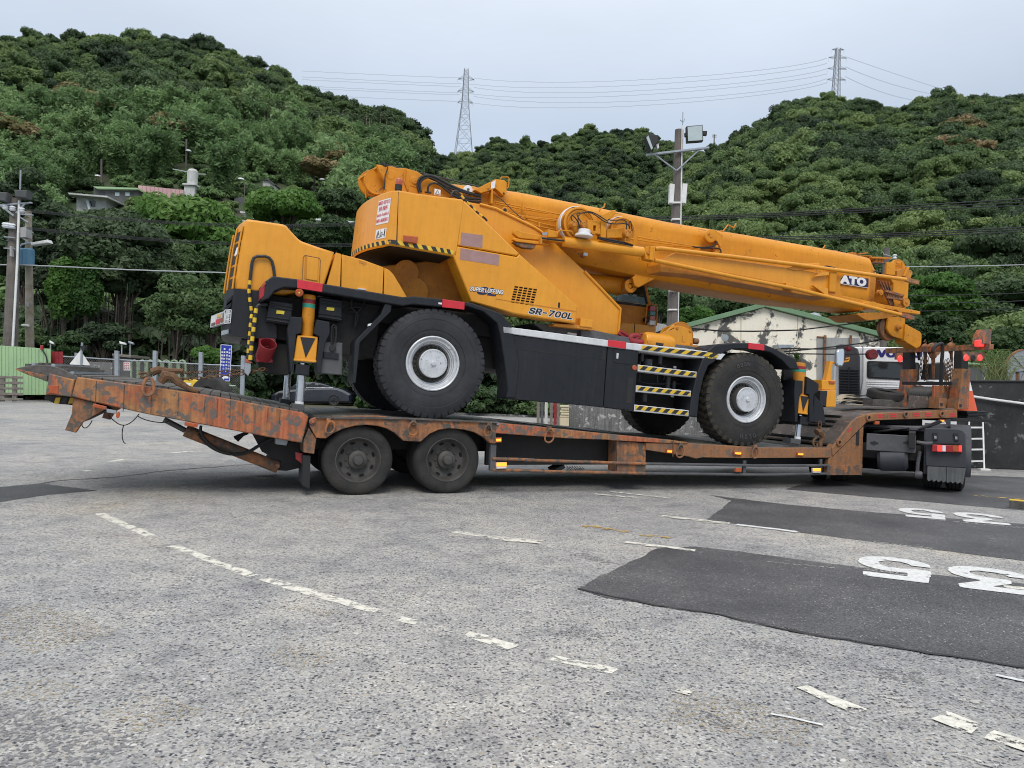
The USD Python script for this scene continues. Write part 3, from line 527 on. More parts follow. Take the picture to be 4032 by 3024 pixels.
# ================================================================ the crane, standing on the trailer
crane = thing("mobile_crane", "yellow and black rough terrain mobile crane chained down on the rusty low-loader trailer", "mobile crane", matrix=CRANE.matrix())
cu = lambda f, pts, d: CRANE.uv(f, pts, d)
cp = lambda f, p, d: CRANE.at(f(*p), d)
def slab(name, f, pts, d0, d1, m="crane_yellow", c=0.006, parent=None, rnd=0.0, holes=(), label=None):
    q = cu(f, pts, d0)
    if rnd: q = round_poly(q, rnd)
    return part(G().prism(q, d0, d1, c, holes=[cu(f, h, d0) for h in holes]), name, m, parent or crane, label)
def loft(g, sections):
    """sections: outlines (n, 3) with equal counts, joined one after another, the first and last closed"""
    S = np.array(sections, float); m, n = S.shape[:2]
    i, j = np.meshgrid(np.arange(m - 1), np.arange(n), indexing="ij")
    f = np.stack([i * n + j, i * n + (j + 1) % n, (i + 1) * n + (j + 1) % n, (i + 1) * n + j], -1).reshape(-1, 4)
    M = trimesh.Trimesh(S.reshape(-1, 3), np.vstack([f[:, [0, 1, 2]], f[:, [0, 2, 3]]]), process=False)
    caps = []
    for k in (0, m - 1):
        P = S[k]; nrm = np.zeros(3)
        for a, b in zip(P, np.roll(P, -1, 0)): nrm += np.cross(a - P.mean(0), b - P.mean(0))
        nrm = unit(nrm); x = unit(P[1] - P[0]); y = np.cross(nrm, x); q = np.stack([(P - P[0]) @ x, (P - P[0]) @ y], 1)
        tv, tf = trimesh.creation.triangulate_polygon(Polygon(q), engine="earcut")
        v3 = P[0] + tv[:, :1] * x + tv[:, 1:2] * y; caps.append((v3, tf))
    g2 = G().add(M.vertices, M.faces)
    for v3, tf in caps: g2.add(v3, tf)
    t = trimesh.Trimesh(*g2.mesh(), process=False); t.merge_vertices(digits_vertex=6); trimesh.repair.fix_normals(t)
    return g.add(t.vertices, t.faces)

# ---- wheels
def big_wheel(u, d, side, lug, label):
    """side +1: outer face towards the camera"""
    o = np.array([u, d, 0.0]); ax = np.array([0, side, 0.0])
    prof = [(0.355, 0.05), (0.375, 0.028), (0.42, 0.012), (0.455, 0.016), (0.458, 0.008), (0.52, 0.0), (0.58, 0.001), (0.6, 0.006), (0.605, 0.002), (0.66, 0.012), (0.70, 0.028), (0.737, 0.05), (0.7405, 0.09)]
    prof = prof + [(r, 0.445 - a) for r, a in prof[::-1]]
    g = G().lathe(prof, o, ax, 72)
    g0 = g; g = g if lug == "straight" else G()
    n, w = (46, 0.058) if lug == "straight" else (38, 0.074)
    for k in range(n):
        for row in (0, 1, 2):
            an = (k + (0.5 if row == 1 else 0)) * 2 * math.pi / n
            a0, a1 = ((0.012, 0.165), (0.15, 0.295), (0.28, 0.433))[row]
            if row == 0: sec = [(0.68, 0.018), (0.705, 0.022), (0.742, 0.035), (0.748, 0.06), (0.748, a1), (0.72, a1), (0.70, 0.06)]
            elif row == 2: sec = [(0.68, 0.427), (0.705, 0.423), (0.742, 0.41), (0.748, 0.385), (0.748, a0), (0.72, a0), (0.70, 0.385)][::-1]
            else: sec = [(0.72, a0), (0.748, a0), (0.748, a1), (0.72, a1)][::-1]
            t = np.array([-math.sin(an), 0, math.cos(an)]); rad = np.array([math.cos(an), 0, math.sin(an)]); q = np.array(sec); m = len(q)
            ww = w * (1.25 if lug == "straight" else 0.80)
            skew = 0.0 if lug == "straight" else 0.35
            ring = [o + q[:, :1] * rad + q[:, 1:2] * ax + t * (s * ww / 2) + t * skew * (q[:, 1:2] - 0.2) * (1 if row != 1 else -0.6) for s in (-1, 1)]
            i = np.arange(m); j = (i + 1) % m
            g.add(np.vstack(ring), np.stack([i, j, j + m, i + m], 1)); kk = np.arange(1, m - 1)
            g.add(ring[0], np.stack([0 * kk, kk + 1, kk], 1)); g.add(ring[1], np.stack([0 * kk, kk, kk + 1], 1))
    gl, g = g, g0
    tyre = part(g, "wheel_tyre", "tyre_rubber" if lug == "straight" else "old_rubber", crane, label)
    if lug != "straight": part(gl, "tread_blocks", "muddy_tread", tyre, kind="stuff")
    g = G().lathe([(0.375, 0.03), (0.371, 0.016), (0.36, 0.010), (0.347, 0.018), (0.338, 0.04), (0.326, 0.05), (0.318, 0.046), (0.305, 0.05), (0.298, 0.075), (0.288, 0.078), (0.28, 0.1), (0.268, 0.104), (0.26, 0.15), (0.252, 0.155)], o, ax, 64)
    part(g, "rim", "rim_silver", tyre)
    g = G().lathe([(0.256, 0.15), (0.21, 0.152), (0.2, 0.09), (0.195, 0.02)], o, ax, 48); part(g, "hub_drum", "dirty_wheel", tyre)
    g = G()
    for k in range(24):
        an = k * math.pi / 12; c = o + np.array([math.cos(an), 0, math.sin(an)]) * 0.229; g.cyl(c + ax * 0.152, c + ax * 0.125, 0.0135, 6); g.cyl(c + ax * 0.125, c + ax * 0.11, 0.008, 6)
    part(g, "wheel_nuts", "dirty_wheel", tyre)
    g = G().lathe([(0.196, 0.02), (0.196, 0.004), (0.192, 0.0), (0.035, -0.004), (0.035, -0.02), (0.028, -0.027), (0.0, -0.028)], o, ax, 48)
    for k in range(34):
        an = k * 2 * math.pi / 34 + 0.05; c = o + np.array([math.cos(an), 0, math.sin(an)]) * 0.181; g.cyl(c, c - ax * 0.011, 0.0085, 6)
    for k in range(3):
        an = k * 2 * math.pi / 3 + 0.9; c = o + np.array([math.cos(an), 0, math.sin(an)]) * 0.095; g.lathe([(0.028, 0.0), (0.028, -0.006), (0.022, -0.006), (0.022, -0.002)], c, ax, 16); g.cyl(c - ax * 0.003, c - ax * 0.007, 0.004, 6)
    part(g, "hub_cover", "rim_silver", tyre)
    return tyre
big_wheel(0.0, 0.0, 1, "straight", "blackened rear tyre with worn straight lugs, near side")
front = big_wheel(5.15, 0.0, 1, "block", "front tyre with muddy block tread, near side")
big_wheel(0.0, 2.95, -1, "straight", None); big_wheel(5.15, 2.95, -1, "block", None)
for txt, a0, rr in (("HILO", math.radians(-95), 0.56), ("B05N", math.radians(115), 0.53)):            # raised lettering on the front tyre
    g = G()
    for k, ch in enumerate(txt):
        an = a0 + (k * 0.14 if txt == "HILO" else -k * 0.12); c = np.array([5.15 + math.cos(an) * rr, -0.002, math.sin(an) * rr]); up = np.array([math.cos(an), 0, math.sin(an)]) * (-1 if txt == "HILO" else 1) * (-1)
        up = np.array([math.cos(an), 0, math.sin(an)]); ex = np.cross(up, (0, -1.0, 0)) * -1; ex = np.cross(np.array([0, -1.0, 0]), up) * -1
        m = lettering(ch, 0.06, 0.006, bold=3); w = m.bounds[1, 0]
        v = np.array(m.vertices); g.add(c + (v[:, :1] - w / 2) * np.array([up[2], 0, -up[0]]) + v[:, 1:2] * up + np.array([0, -1, 0]) * v[:, 2:3], m.faces)
    part(g, "tyre_lettering", "tyre_letter", front)

# ---- chassis and dark insides
part(G().box((-2.45, 0.62, 0.05), (6.1, 2.35, 0.62)), "chassis_frame", "chassis_black", crane)
part(G().box((-0.78, 0.5, 0.5), (0.95, 2.45, 0.8)), "wheel_housing", "chassis_black", crane); part(G().box((4.3, 0.5, 0.42), (5.98, 2.45, 0.66)), "wheel_housing", "chassis_black", crane)
g = G().cyl((0, 0.4, 0), (0, 2.55, 0), 0.13, 12).cyl((5.15, 0.4, 0), (5.15, 2.55, 0), 0.13, 12); g.lathe([(0, -0.28), (0.2, -0.2), (0.27, 0), (0.2, 0.2), (0, 0.28)], (0, 1.47, 0), (1, 0, 0), 16).lathe([(0, -0.28), (0.2, -0.2), (0.27, 0), (0.2, 0.2), (0, 0.28)], (5.15, 1.47, 0), (1, 0, 0), 16)
part(g, "axle", "chassis_black", crane)
# ---- engine hood: side outline carried across the width, its tail curved in plan
dH, dF = 0.30, 2.62
def tail(d): t = abs(d - 1.46) / 1.16; return -0.115 * (1 - t ** 3.2)
def hood_block(name, f, pts, rear, m="crane_yellow", edge=0.035):
    base = cu(f, pts, dH); S = []
    ins = inset(base, edge)
    ins = ins if np.sign(ins[0, 0] - ins[1, 0]) == np.sign(base[0, 0] - base[1, 0]) and len(ins) == len(base) else ins
    b = ccw(base); k = {tuple(np.round(q, 5)) for q in base[list(rear)]}
    isr = np.array([tuple(np.round(q, 5)) in k for q in b])
    for d, q in ((dH, ins), (dH + edge * 0.4, inset(base, edge * 0.3)), (dH + edge, b), (0.45, b), (0.65, b), (0.95, b), (1.46, b), (2.0, b), (2.35, b), (dF - edge, b), (dF, ins)):
        s = q.copy(); s[isr, 0] += tail(d) * 1.0
        S.append(np.stack([s[:, 0], np.full(len(s), d), s[:, 1]], 1))
    return part(loft(G(), S), name, m, crane)
hood = hood_block("engine_hood", A_, [(272, 1195), (286, 1085), (305, 960), (330, 800), (362, 640), (372, 598), (395, 580), (440, 585), (690, 622), (722, 634), (748, 665), (830, 752), (860, 772), (1000, 822), (1143, 866), (1050, 1180), (700, 1240)], range(0, 7))
hood_block("hood_panel", A_, [(1158, 872), (1203, 885), (1192, 1215), (1062, 1195)], (), edge=0.008)
hood_block("hood_panel", A_, [(1210, 888), (1400, 938), (1571, 1000), (1562, 1275), (1200, 1215)], (), edge=0.008)
hood_block("hood_panel", A_, [(1579, 1004), (1622, 1026), (1660, 1065), (1790, 1285), (1570, 1275)], (), edge=0.008)
rearline = cu(A_, [(272, 1195), (286, 1085), (305, 960), (330, 800), (362, 640)], dH)[::-1]
rearline = rearline[np.argsort(rearline[:, 1])]
def tail_pt(v, d, off=0.0): return np.array([np.interp(v, rearline[:, 1], rearline[:, 0]) + tail(d) - off, d, v])
v0, v1 = rearline[0, 1] + 0.03, rearline[-1, 1] - 0.02
dd = np.r_[np.linspace(0.315, 0.6, 8), np.linspace(0.7, 2.3, 6), np.linspace(2.35, 2.6, 6)]
for k in range(5):
    a, b = v0 + (v1 - v0) * k / 5, v0 + (v1 - v0) * (k + 0.78) / 5; g = G()
    for da, db in zip(dd[:-1], dd[1:]):
        q = [tail_pt(a, da, 0.004), tail_pt(b, da, 0.004), tail_pt(b, db, 0.004), tail_pt(a, db, 0.004)]; g.add(q, [[0, 1, 2, 3]])
    part(g, "grille_slot", "chassis_black", hood)
g = G()
for d in (0.33, 0.62, 1.1): g.tube([tail_pt(v, d, 0.014) for v in np.linspace(v0 - 0.02, v1 + 0.02, 8)], 0.014, 6)
part(g, "grille_bars", "crane_yellow", hood)
slab("hood_lamp", A_, [(272, 895), (292, 830), (306, 826), (296, 885), (280, 905)], 0.305, 0.36, "label_white", 0.004)
slab("hood_flap", A_, [(905, 905), (1005, 925), (998, 1122), (900, 1105)], dH - 0.012, dH + 0.02, "crane_yellow", 0.004)
part(G().tube([cp(A_, q, dH - 0.004) for q in [(862, 1110), (872, 915), (885, 896), (1010, 920), (1022, 940), (1012, 1140)]], 0.004, 5), "hood_seam", "rust_brown", crane)
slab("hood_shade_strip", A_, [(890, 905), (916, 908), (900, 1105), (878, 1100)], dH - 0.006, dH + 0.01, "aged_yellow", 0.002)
slab("hood_chip", A_, [(1352, 936), (1420, 956), (1428, 975), (1405, 985), (1395, 992), (1385, 972), (1372, 968), (1362, 975)], dH - 0.002, dH + 0.004, "aged_yellow", 0, label="patch of scraped paint")
slab("hood_latch", A_, [(1345, 1180), (1420, 1190), (1420, 1202), (1345, 1192)], dH - 0.03, dH, "rim_silver", 0.002)
# ---- black tail under the hood
b = cu(D_, [(268, 300), (500, 322), (560, 500), (640, 640), (640, 735), (420, 735), (238, 708), (236, 600), (246, 500), (256, 420)], dH); b = ccw(b)
S = []
for d in (dH, 0.45, 0.7, 1.46, 2.2, 2.45, dF):
    s = b.copy(); s[:, 0] += np.where(s[:, 0] < -2.3, tail(d), 0); S.append(np.stack([s[:, 0], np.full(len(s), d), s[:, 1]], 1))
part(loft(G(), S), "rear_body", "crane_black", crane)
g = G()
for a, b in (((205, 400), (255, 355)), ((185, 465), (248, 420))):
    q = cp(D_, a, 0.32); g.prism(cu(D_, [a, (b[0], b[1]), (b[0] - 4, b[1] + 42), (a[0] - 4, a[1] + 40)], 0.33), 0.33, 0.9, 0.004)
part(g, "rear_louvre", "crane_black", crane)
q0, q1 = cp(D_, (214, 545), 0.30), cp(D_, (78, 592), 1.25)
board = part(G().bar(q0, q1, 0.04, 0.16), "rear_sign_board", "alu_white", crane)
t = unit(q1 - q0); nb = unit(np.cross(t, (0, 0, 1.0)))
if nb[0] > 0: nb = -nb
for s0, s1, h0, h1, m in ((0.06, 0.30, -0.06, 0.06, "rust_brown"), (0.06, 0.28, 0.0, 0.055, "label_white"), (0.34, 0.6, -0.065, 0.0, "print_red"), (0.36, 0.58, 0.02, 0.06, "warning_yellow"), (0.66, 0.93, -0.03, 0.06, "label_white"), (0.66, 0.9, -0.065, -0.035, "rust_brown")):
    L = np.linalg.norm(q1 - q0); e = nb * 0.024
    a, b = q0 + t * L * s0, q0 + t * L * s1; part(G().bar((a + b) / 2 + e + [0, 0, (h0 + h1) / 2] - t * L * (s1 - s0) / 2, (a + b) / 2 + e + [0, 0, (h0 + h1) / 2] + t * L * (s1 - s0) / 2, 0.004, h1 - h0), "board_plate", m, board)
g = G()
for a, b in (((188, 490), (245, 486)), ((245, 486), (236, 600)), ((236, 600), (182, 607)), ((182, 607), (188, 490)), ((195, 530), (240, 515)), ((195, 570), (236, 580)), ((195, 530), (193, 570)), ((212, 525), (228, 545)), ((212, 570), (230, 560))):
    g.tube([cp(D_, a, 0.27), cp(D_, b, 0.27)], 0.006, 5)
part(g, "board_end_frame", "alu_white", board)
slab("rear_strip", D_, [(158, 672), (222, 655), (222, 692), (156, 712)], 0.33, 0.36, "galvanised", 0.003)
# ---- near side fender line and deck
fender = slab("rear_fender", D_, [(487, 300), (545, 235), (605, 192), (815, 218), (1045, 258), (1740, 375), (1830, 368), (2090, 392), (2340, 425), (2600, 520), (2690, 625), (2752, 950), (2722, 1258), (2640, 1250), (2655, 1180), (2620, 900), (2590, 710), (2560, 600), (2440, 500), (2300, 455), (2085, 463), (1830, 438), (1740, 452), (1040, 335), (820, 297), (705, 290), (625, 320), (575, 385), (500, 415)], -0.012, 0.42, "crane_black", 0.012)
slab("fender_reflector", D_, [(820, 222), (1043, 258), (1036, 332), (818, 296)], -0.024, -0.008, "red_reflector", 0.003, fender)
slab("fender_reflector", D_, [(2085, 393), (2278, 420), (2275, 485), (2083, 463)], -0.024, -0.008, "red_reflector", 0.003, fender)
slab("fender_label", D_, [(2050, 421), (2080, 425), (2080, 440), (2048, 436)], -0.018, -0.008, "label_white", 0, fender)
slab("tail_lamp", D_, [(490, 310), (532, 245), (540, 255), (530, 365), (492, 398)], -0.02, 0.3, "red_lens", 0.006)
slab("tail_lamp_amber", D_, [(508, 268), (540, 235), (546, 262), (510, 300)], -0.026, 0.2, "orange_lens", 0.004)
g = G().cyl(cp(D_, (837, 337), -0.02), cp(D_, (837, 337), 0.02), 0.052, 20, 0.012); part(g, "side_lamp", "orange_lens", crane); part(G().cyl(cp(D_, (837, 337), -0.03), cp(D_, (837, 337), -0.02), 0.012, 10), "lamp_screw", "warning_yellow", crane)
slab("fender_brace", D_, [(1585, 430), (1642, 440), (1637, 500), (1365, 772), (1328, 1125), (1302, 1122), (1320, 770), (1342, 738), (1552, 520)], 0.02, 0.5, "crane_black", 0.006)
slab("brace_label", D_, [(1437, 610), (1468, 602), (1458, 622), (1432, 630)], 0.014, 0.03, "label_white", 0)
part(G().box((-1.62, 0.4, 0.0), (-0.72, 2.4, 0.72)).box((-2.3, 0.42, 0.1), (-1.5, 2.4, 0.66)), "rear_chassis", "chassis_black", crane)
for k, (pts, lab) in enumerate((([(577, 400), (782, 430), (765, 622), (548, 590)], [(640, 490), (708, 497), (704, 526), (635, 518)]), ([(1012, 372), (1215, 405), (1207, 592), (1002, 562)], [(1078, 462), (1142, 470), (1140, 496), (1075, 488)]))):
    bx = slab("battery_box", D_, pts, 0.18, 0.55, "crane_black", 0.012); y0, y1 = pts[0][1], pts[3][1]
    for fr in (0.16, 0.3, 0.75, 0.9):
        a = [np.array(pts[0]) + (np.array(pts[3]) - pts[0]) * fr, np.array(pts[1]) + (np.array(pts[2]) - pts[1]) * fr]
        part(G().tube([cp(D_, a[0], 0.175), cp(D_, a[1], 0.175)], 0.011, 6), "box_rib", "crane_black", bx)
    slab("box_label", D_, lab, 0.17, 0.185, "label_yellow", 0, bx)
slab("valve_cabinet", D_, [(1060, 762), (1215, 775), (1212, 1055), (1008, 1040), (1020, 900)], 0.12, 0.5, "grey_steel", 0.01)
slab("cabinet_lid", D_, [(1048, 850), (1180, 865), (1178, 920), (1046, 905)], 0.1, 0.16, "crane_black", 0.004)
part(G().cyl(cp(D_, (1128, 820), 0.08), cp(D_, (1128, 820), 0.2), 0.045, 14, 0.006).tube([cp(D_, q, 0.1) for q in [(1118, 790), (1115, 700), (1120, 640), (1135, 615), (1155, 630), (1160, 700), (1150, 780)]], 0.012, 6).tube([cp(D_, q, 0.12) for q in [(1132, 790), (1130, 700), (1135, 650), (1150, 640)]], 0.012, 6), "outrigger_hoses", "hose_black", crane)
g = G()
for l in ([(1270, 500), (1340, 505), (1350, 560), (1330, 620)], [(1265, 470), (1340, 460), (1420, 470)], [(1300, 380), (1290, 460), (1360, 540)], [(1410, 420), (1330, 540), (1325, 640)]): g.tube([cp(D_, q, 0.32) for q in l], 0.016, 6)
part(g, "brake_lines", "hose_black", crane)
# ---- outriggers
def outrigger(f, top, bot, box, tri, foot, brl, brr, bands, d, dfar):
    r = np.linalg.norm(cp(f, top[0], d) - cp(f, top[1], d)) / 2
    a, b = (cp(f, top[0], d) + cp(f, top[1], d)) / 2, (cp(f, bot[0], d) + cp(f, bot[1], d)) / 2
    cyl = part(G().cyl(a + [0, r, 0], b + [0, r, 0] + unit(b - a) * 0.15, r, 24, 0.008), "outrigger_cylinder", "aged_yellow" if f is U_ else "boom_yellow", crane)
    for (s0, s1), m in zip(bands, ("red_paint", "green_band")):
        part(G().cyl(a + (b - a) * s0 + [0, r, 0], a + (b - a) * s1 + [0, r, 0], r * 1.015, 24), "colour_band", m, cyl)
    bx = slab("outrigger_box", f, box, d - 0.03, d + 0.28, "crane_yellow", 0.008)
    slab("arrow_mark", f, tri, d - 0.034, d - 0.02, "print_black", 0, bx)
    q = [np.array(box[3]), np.array(box[2])]; e = np.array([0, 18 if f is D_ else 26])
    slab("box_flange", f, [q[0] - e * 1.0 - [6, 0], q[1] - e * 1.0 + [6, 0], q[1] + [4, 0], q[0] - [4, 0]], d - 0.05, d + 0.3, "crane_yellow", 0.004, bx)
    slab("outrigger_bracket", f, brl, d - 0.06, d + 0.3, "crane_black", 0.008); slab("outrigger_bracket", f, brr, d - 0.06, d + 0.3, "crane_black", 0.008)
    (ft, fb, fr), plate = foot
    a, b = cp(f, ft, d + 0.1), cp(f, fb, d + 0.1)
    for dy in (0.0, dfar):
        part(G().cyl(a + [0, dy, 0.12], b + [0, dy, 0], fr, 20), "jack_rod", "chrome_rod", crane)
        part(G().cyl(b + [0, dy, 0.01], b + [0, dy, -0.03], fr * 1.05, 20), "rod_collar", "label_white", crane)
        g = G().prism(cu(f, plate, d), d + dy, d + dy + 0.22, 0.01); part(g, "jack_foot", "grey_steel", crane)
    w = fr * 1.7; part(G().box((a[0] - w, d - 0.02, a[2] - 0.04), (a[0] + w, d + 0.22, a[2] + 0.1), 0.01), "rod_guide", "crane_black", crane)
outrigger(D_, ((877, 350), (988, 352)), ((853, 700), (966, 708)), [(820, 706), (1002, 722), (982, 946), (786, 928)], [(846, 722), (978, 735), (893, 908)], (((855, 1030), (838, 1292), 0.054), [(778, 1300), (884, 1312), (880, 1372), (772, 1362)]),
          [(765, 545), (868, 552), (856, 690), (812, 700), (790, 905), (778, 1022), (760, 1030), (740, 742), (733, 655)], [(990, 570), (1102, 592), (1105, 690), (1062, 780), (1050, 830), (1022, 1042), (1000, 1050), (985, 950), (1012, 722), (962, 692)], ((0.12, 0.22), (0.23, 0.33)), 0.10, 2.3)
outrigger(U_, ((1630, 288), (1782, 292)), ((1700, 742), (1762, 745)), [(1662, 748), (1795, 768), (1770, 1042), (1630, 1022)], [(1668, 768), (1788, 782), (1704, 1000)], (((1650, 1150), (1622, 1370), 0.05), [(1535, 1385), (1680, 1402), (1668, 1482), (1530, 1462)]),
          [(1590, 540), (1706, 552), (1700, 728), (1652, 760), (1625, 1150), (1592, 1148), (1578, 700)], [(1764, 490), (1935, 592), (1932, 700), (1862, 752), (1842, 1150), (1800, 1150), (1798, 760), (1752, 740)], ((0.11, 0.2), (0.21, 0.3)), 0.10, 2.3)
slab("tow_bracket", U_, [(1870, 760), (2000, 905), (2005, 940), (2035, 1180), (1830, 1150)], 0.2, 0.55, "crane_black", 0.008)
slab("front_mudguard", U_, [(1450, 330), (1610, 410), (1615, 1150), (1380, 1180), (1350, 1000)], 0.42, 0.5, "crane_black", 0.006)
# ---- red towing pipe, striped handrails
f0, f1 = cp(V_, (1013, 682), 0.14), cp(V_, (945, 905), 0.20)
ax = unit(f1 - f0 + [0, 0.12, 0]); pipe = part(G().lathe([(0.098, 0), (0.102, -0.002), (0.106, 0), (0.106, 0.24), (0.098, 0.24), (0.098, 0)], f0, ax, 28).lathe([(0.0, 0.2), (0.1, 0.2)], f0, ax, 20), "red_pipe_holder", "red_paint", crane)
slab("pipe_flange", V_, [(866, 575), (1126, 606), (1122, 760), (860, 720)], 0.3, 0.32, "red_paint", 0.003, pipe); slab("pipe_flange", V_, [(826, 860), (1082, 930), (1080, 980), (826, 966)], 0.24, 0.26, "red_paint", 0.003, pipe)
def striped(name, path, r, pitch, m1="warning_black", m2="warning_yellow", parent=None, start=0.0, end=1e9):
    p = np.array(path); L = np.r_[0, np.cumsum(np.linalg.norm(np.diff(p, axis=0), axis=1))]; base = part(G().tube(p, r, 8), name, m1, parent or crane); g = G()
    s = start
    while s < min(L[-1], end) - pitch:
        ss = np.linspace(s, s + pitch, 4); g.tube(np.stack([np.interp(ss, L, p[:, k]) for k in range(3)], 1), r * 1.06, 8, False); s += 2 * pitch
    part(g, "yellow_stripes", m2, base); return base
hoop = [cp(A_, q, 0.26) for q in [(622, 1085), (612, 1000), (600, 950), (575, 918), (540, 905), (470, 905), (440, 920), (425, 960), (410, 1090), (398, 1200), (408, 1300), (425, 1400)]] + [cp(D_, q, 0.24) for q in [(418, 560), (405, 700), (388, 920)]]
striped("handrail", hoop, 0.02, 0.055, start=0.75)
striped("handrail", [cp(D_, q, 0.2) for q in [(560, 440), (510, 440), (480, 448), (462, 475), (450, 560), (425, 760), (408, 935)]], 0.024, 0.06, start=0.16)
slab("corner_marker", V_, [(655, 930), (690, 925), (745, 970), (742, 1110), (700, 1190), (640, 1130), (645, 1000)], 0.2, 0.32, "galvanised", 0.006)
slab("corner_marker", V_, [(655, 915), (690, 925), (770, 975), (740, 990), (650, 975)], 0.19, 0.3, "orange_lens", 0.004)
slab("rear_bumper", V_, [(690, 640), (860, 655), (1300, 690), (1380, 1120), (1300, 1180), (1000, 1150), (880, 1060), (800, 900)], 0.45, 0.9, "chassis_black", 0.01)
# ---- white edge rail, skirt panels, steps
rail = slab("edge_rail", E_, [(616, 297), (1100, 360), (1690, 440), (2212, 492), (2560, 540), (2520, 590), (2212, 562), (1690, 497), (1100, 420), (624, 356)], -0.012, 0.5, "alu_white", 0.008)
sk = slab("skirt_panel", E_, [(640, 362), (1528, 472), (1492, 1002), (652, 930), (682, 622)], 0.01, 0.45, "crane_black", 0.006)
slab("skirt_crease", E_, [(652, 480), (1520, 585), (1520, 590), (654, 486)], 0.007, 0.02, "chassis_black", 0, sk); slab("skirt_handle", E_, [(1488, 508), (1514, 512), (1510, 592), (1484, 588)], 0.006, 0.02, "chassis_black", 0.001, sk)
sk = slab("skirt_panel", E_, [(1536, 474), (1802, 508), (1792, 640), (1762, 1036), (1498, 1003)], 0.01, 0.45, "crane_black", 0.006)
slab("panel_door", E_, [(1588, 492), (1748, 508), (1738, 632), (1580, 615)], 0.004, 0.02, "crane_black", 0.003, sk); slab("door_latch", E_, [(1612, 530), (1630, 532), (1626, 582), (1608, 578)], -0.004, 0.01, "rim_silver", 0.002, sk)
slab("panel_slot", E_, [(1715, 745), (1755, 748), (1750, 900), (1735, 970), (1692, 965), (1700, 860)], 0.006, 0.02, "chassis_black", 0.001, sk)
slab("rail_reflector", E_, [(1540, 415), (1695, 435), (1692, 495), (1537, 472)], -0.026, -0.008, "red_reflector", 0.003, rail)
c_ = cp(E_, (1770, 659), -0.01); part(G().cyl(c_, c_ + [0, 0.03, 0], 0.04, 18, 0.01), "side_lamp", "orange_lens", crane)
def hazard(f, a, b, h, n, d, parent, slant=0.8, end=False):
    """black slanted marks on a yellow band from a to b, h tall in picture rows"""
    a, b, h = np.array(a, float), np.array(b, float), np.array(h, float)
    slab("yellow_band", f, [a, b, b + h, a + h], d - 0.003, d + 0.004, "warning_yellow", 0, parent); g = G(); w = (b - a) / n
    for k in range(n):
        s = a + w * (k + 0.5) + 0.0; q = np.array([s, s + w * 0.5, s + w * (0.5 - slant * 0.5) + h, s - w * slant * 0.5 + h]); g.prism(cu(f, q, d - 0.005), d - 0.0055, d + 0.002)
    part(g, "black_marks", "warning_black", parent)
hazard(E_, (1835, 465), (2500, 535), (-12, 36), 7, -0.016, rail)
for (l0, l1), (r0, r1) in ((((1797, 632), (1797, 690)), ((290, 1235), (286, 1282))), (((1782, 812), (1780, 868)), ((246, 1386), (242, 1432))), (((1766, 980), (1764, 1038)), ((226, 1540), (224, 1588)))):
    pL0, pL1, pR0, pR1 = E_(*l0), E_(*l1), C_(*r0), C_(*r1); I = lambda x, y: (x, y)
    st = slab("step", I, [pL0, pR0, pR1, pL1], 0.0, 0.3, "alu_white", 0.006); h = (np.array(pL1) - pL0) * 0.62; k = np.array([0, 3.0])
    hazard(I, np.array(pL0) + k + [3, 0], np.array(pR0) + k - [3, 0], h, 6, -0.003, st)
g = G().box((3.3, 0.5, -0.28), (4.25, 0.6, 0.5)); part(g, "step_back", "chassis_black", crane)
g = G()
for (x, y), r, h in (((1832, 560), 0.03, 0.16), ((1990, 580), 0.034, 0.18), ((1880, 640), 0.07, 0.2), ((2060, 760), 0.04, 0.3), ((2110, 820), 0.03, 0.16), ((1850, 900), 0.05, 0.2)):
    q = cp(E_, (x, y), 0.36); g.cyl(q + [0, 0, h / 2], q - [0, 0, h / 2], r, 12, 0.006)
for l in ([(1990, 630), (2040, 650), (2045, 700), (2020, 760)], [(1815, 600), (1812, 780), (1900, 800), (2200, 800)], [(1960, 650), (1970, 790)]): g.tube([cp(E_, q, 0.36) for q in l], 0.008, 6)
part(g, "filters_and_lines", "grey_steel", crane)
for x, y in ((1906, 622), (2118, 655), (2096, 905)): slab("white_tag", E_, [(x - 12, y - 12), (x + 12, y - 9), (x + 12, y + 12), (x - 12, y + 9)], 0.3, 0.31, "label_white", 0)
slab("front_fender", U_, [(430, 28), (700, 2), (910, 2), (1140, 22), (1250, 62), (1590, 232), (1655, 388), (1520, 380), (1400, 250), (1240, 142), (1100, 102), (900, 84), (700, 88), (560, 132), (470, 212), (420, 275), (330, 330), (262, 500), (202, 760), (168, 1082), (52, 1062), (92, 760), (166, 460), (242, 252), (300, 132)], -0.012, 0.45, "crane_black", 0.012)
slab("fender_reflector", U_, [(912, -2), (1142, 22), (1142, 112), (912, 84)], -0.024, -0.006, "red_reflector", 0.003)
w = slab("warning_sign", U_, [(330, 143), (398, 150), (393, 230), (326, 222)], -0.02, -0.006, "label_yellow", 0.001); g = G()
for a, b in (((345, 212), (364, 160)), ((364, 160), (382, 215)), ((382, 215), (345, 212)), ((362, 200), (368, 178))): g.tube([cp(U_, a, -0.022), cp(U_, b, -0.022)], 0.004, 4)
part(g, "warning_print", "print_black", w)
part(G().prism(cu(E_, [(1290, 330), (1600, 380), (2212, 470), (2560, 520), (2560, 560), (1290, 420)], 0.5), 0.45, 2.5, 0.004), "carrier_deck", "grey_steel", crane)
slab("turntable_ring", E_, [(880, 270), (1270, 300), (1600, 372), (1620, 420), (1000, 360)], 0.55, 2.4, "grey_steel", 0.01)
slab("ring_plate", E_, [(1185, 350), (1265, 362), (1262, 380), (1183, 368)], 0.535, 0.56, "label_white", 0)
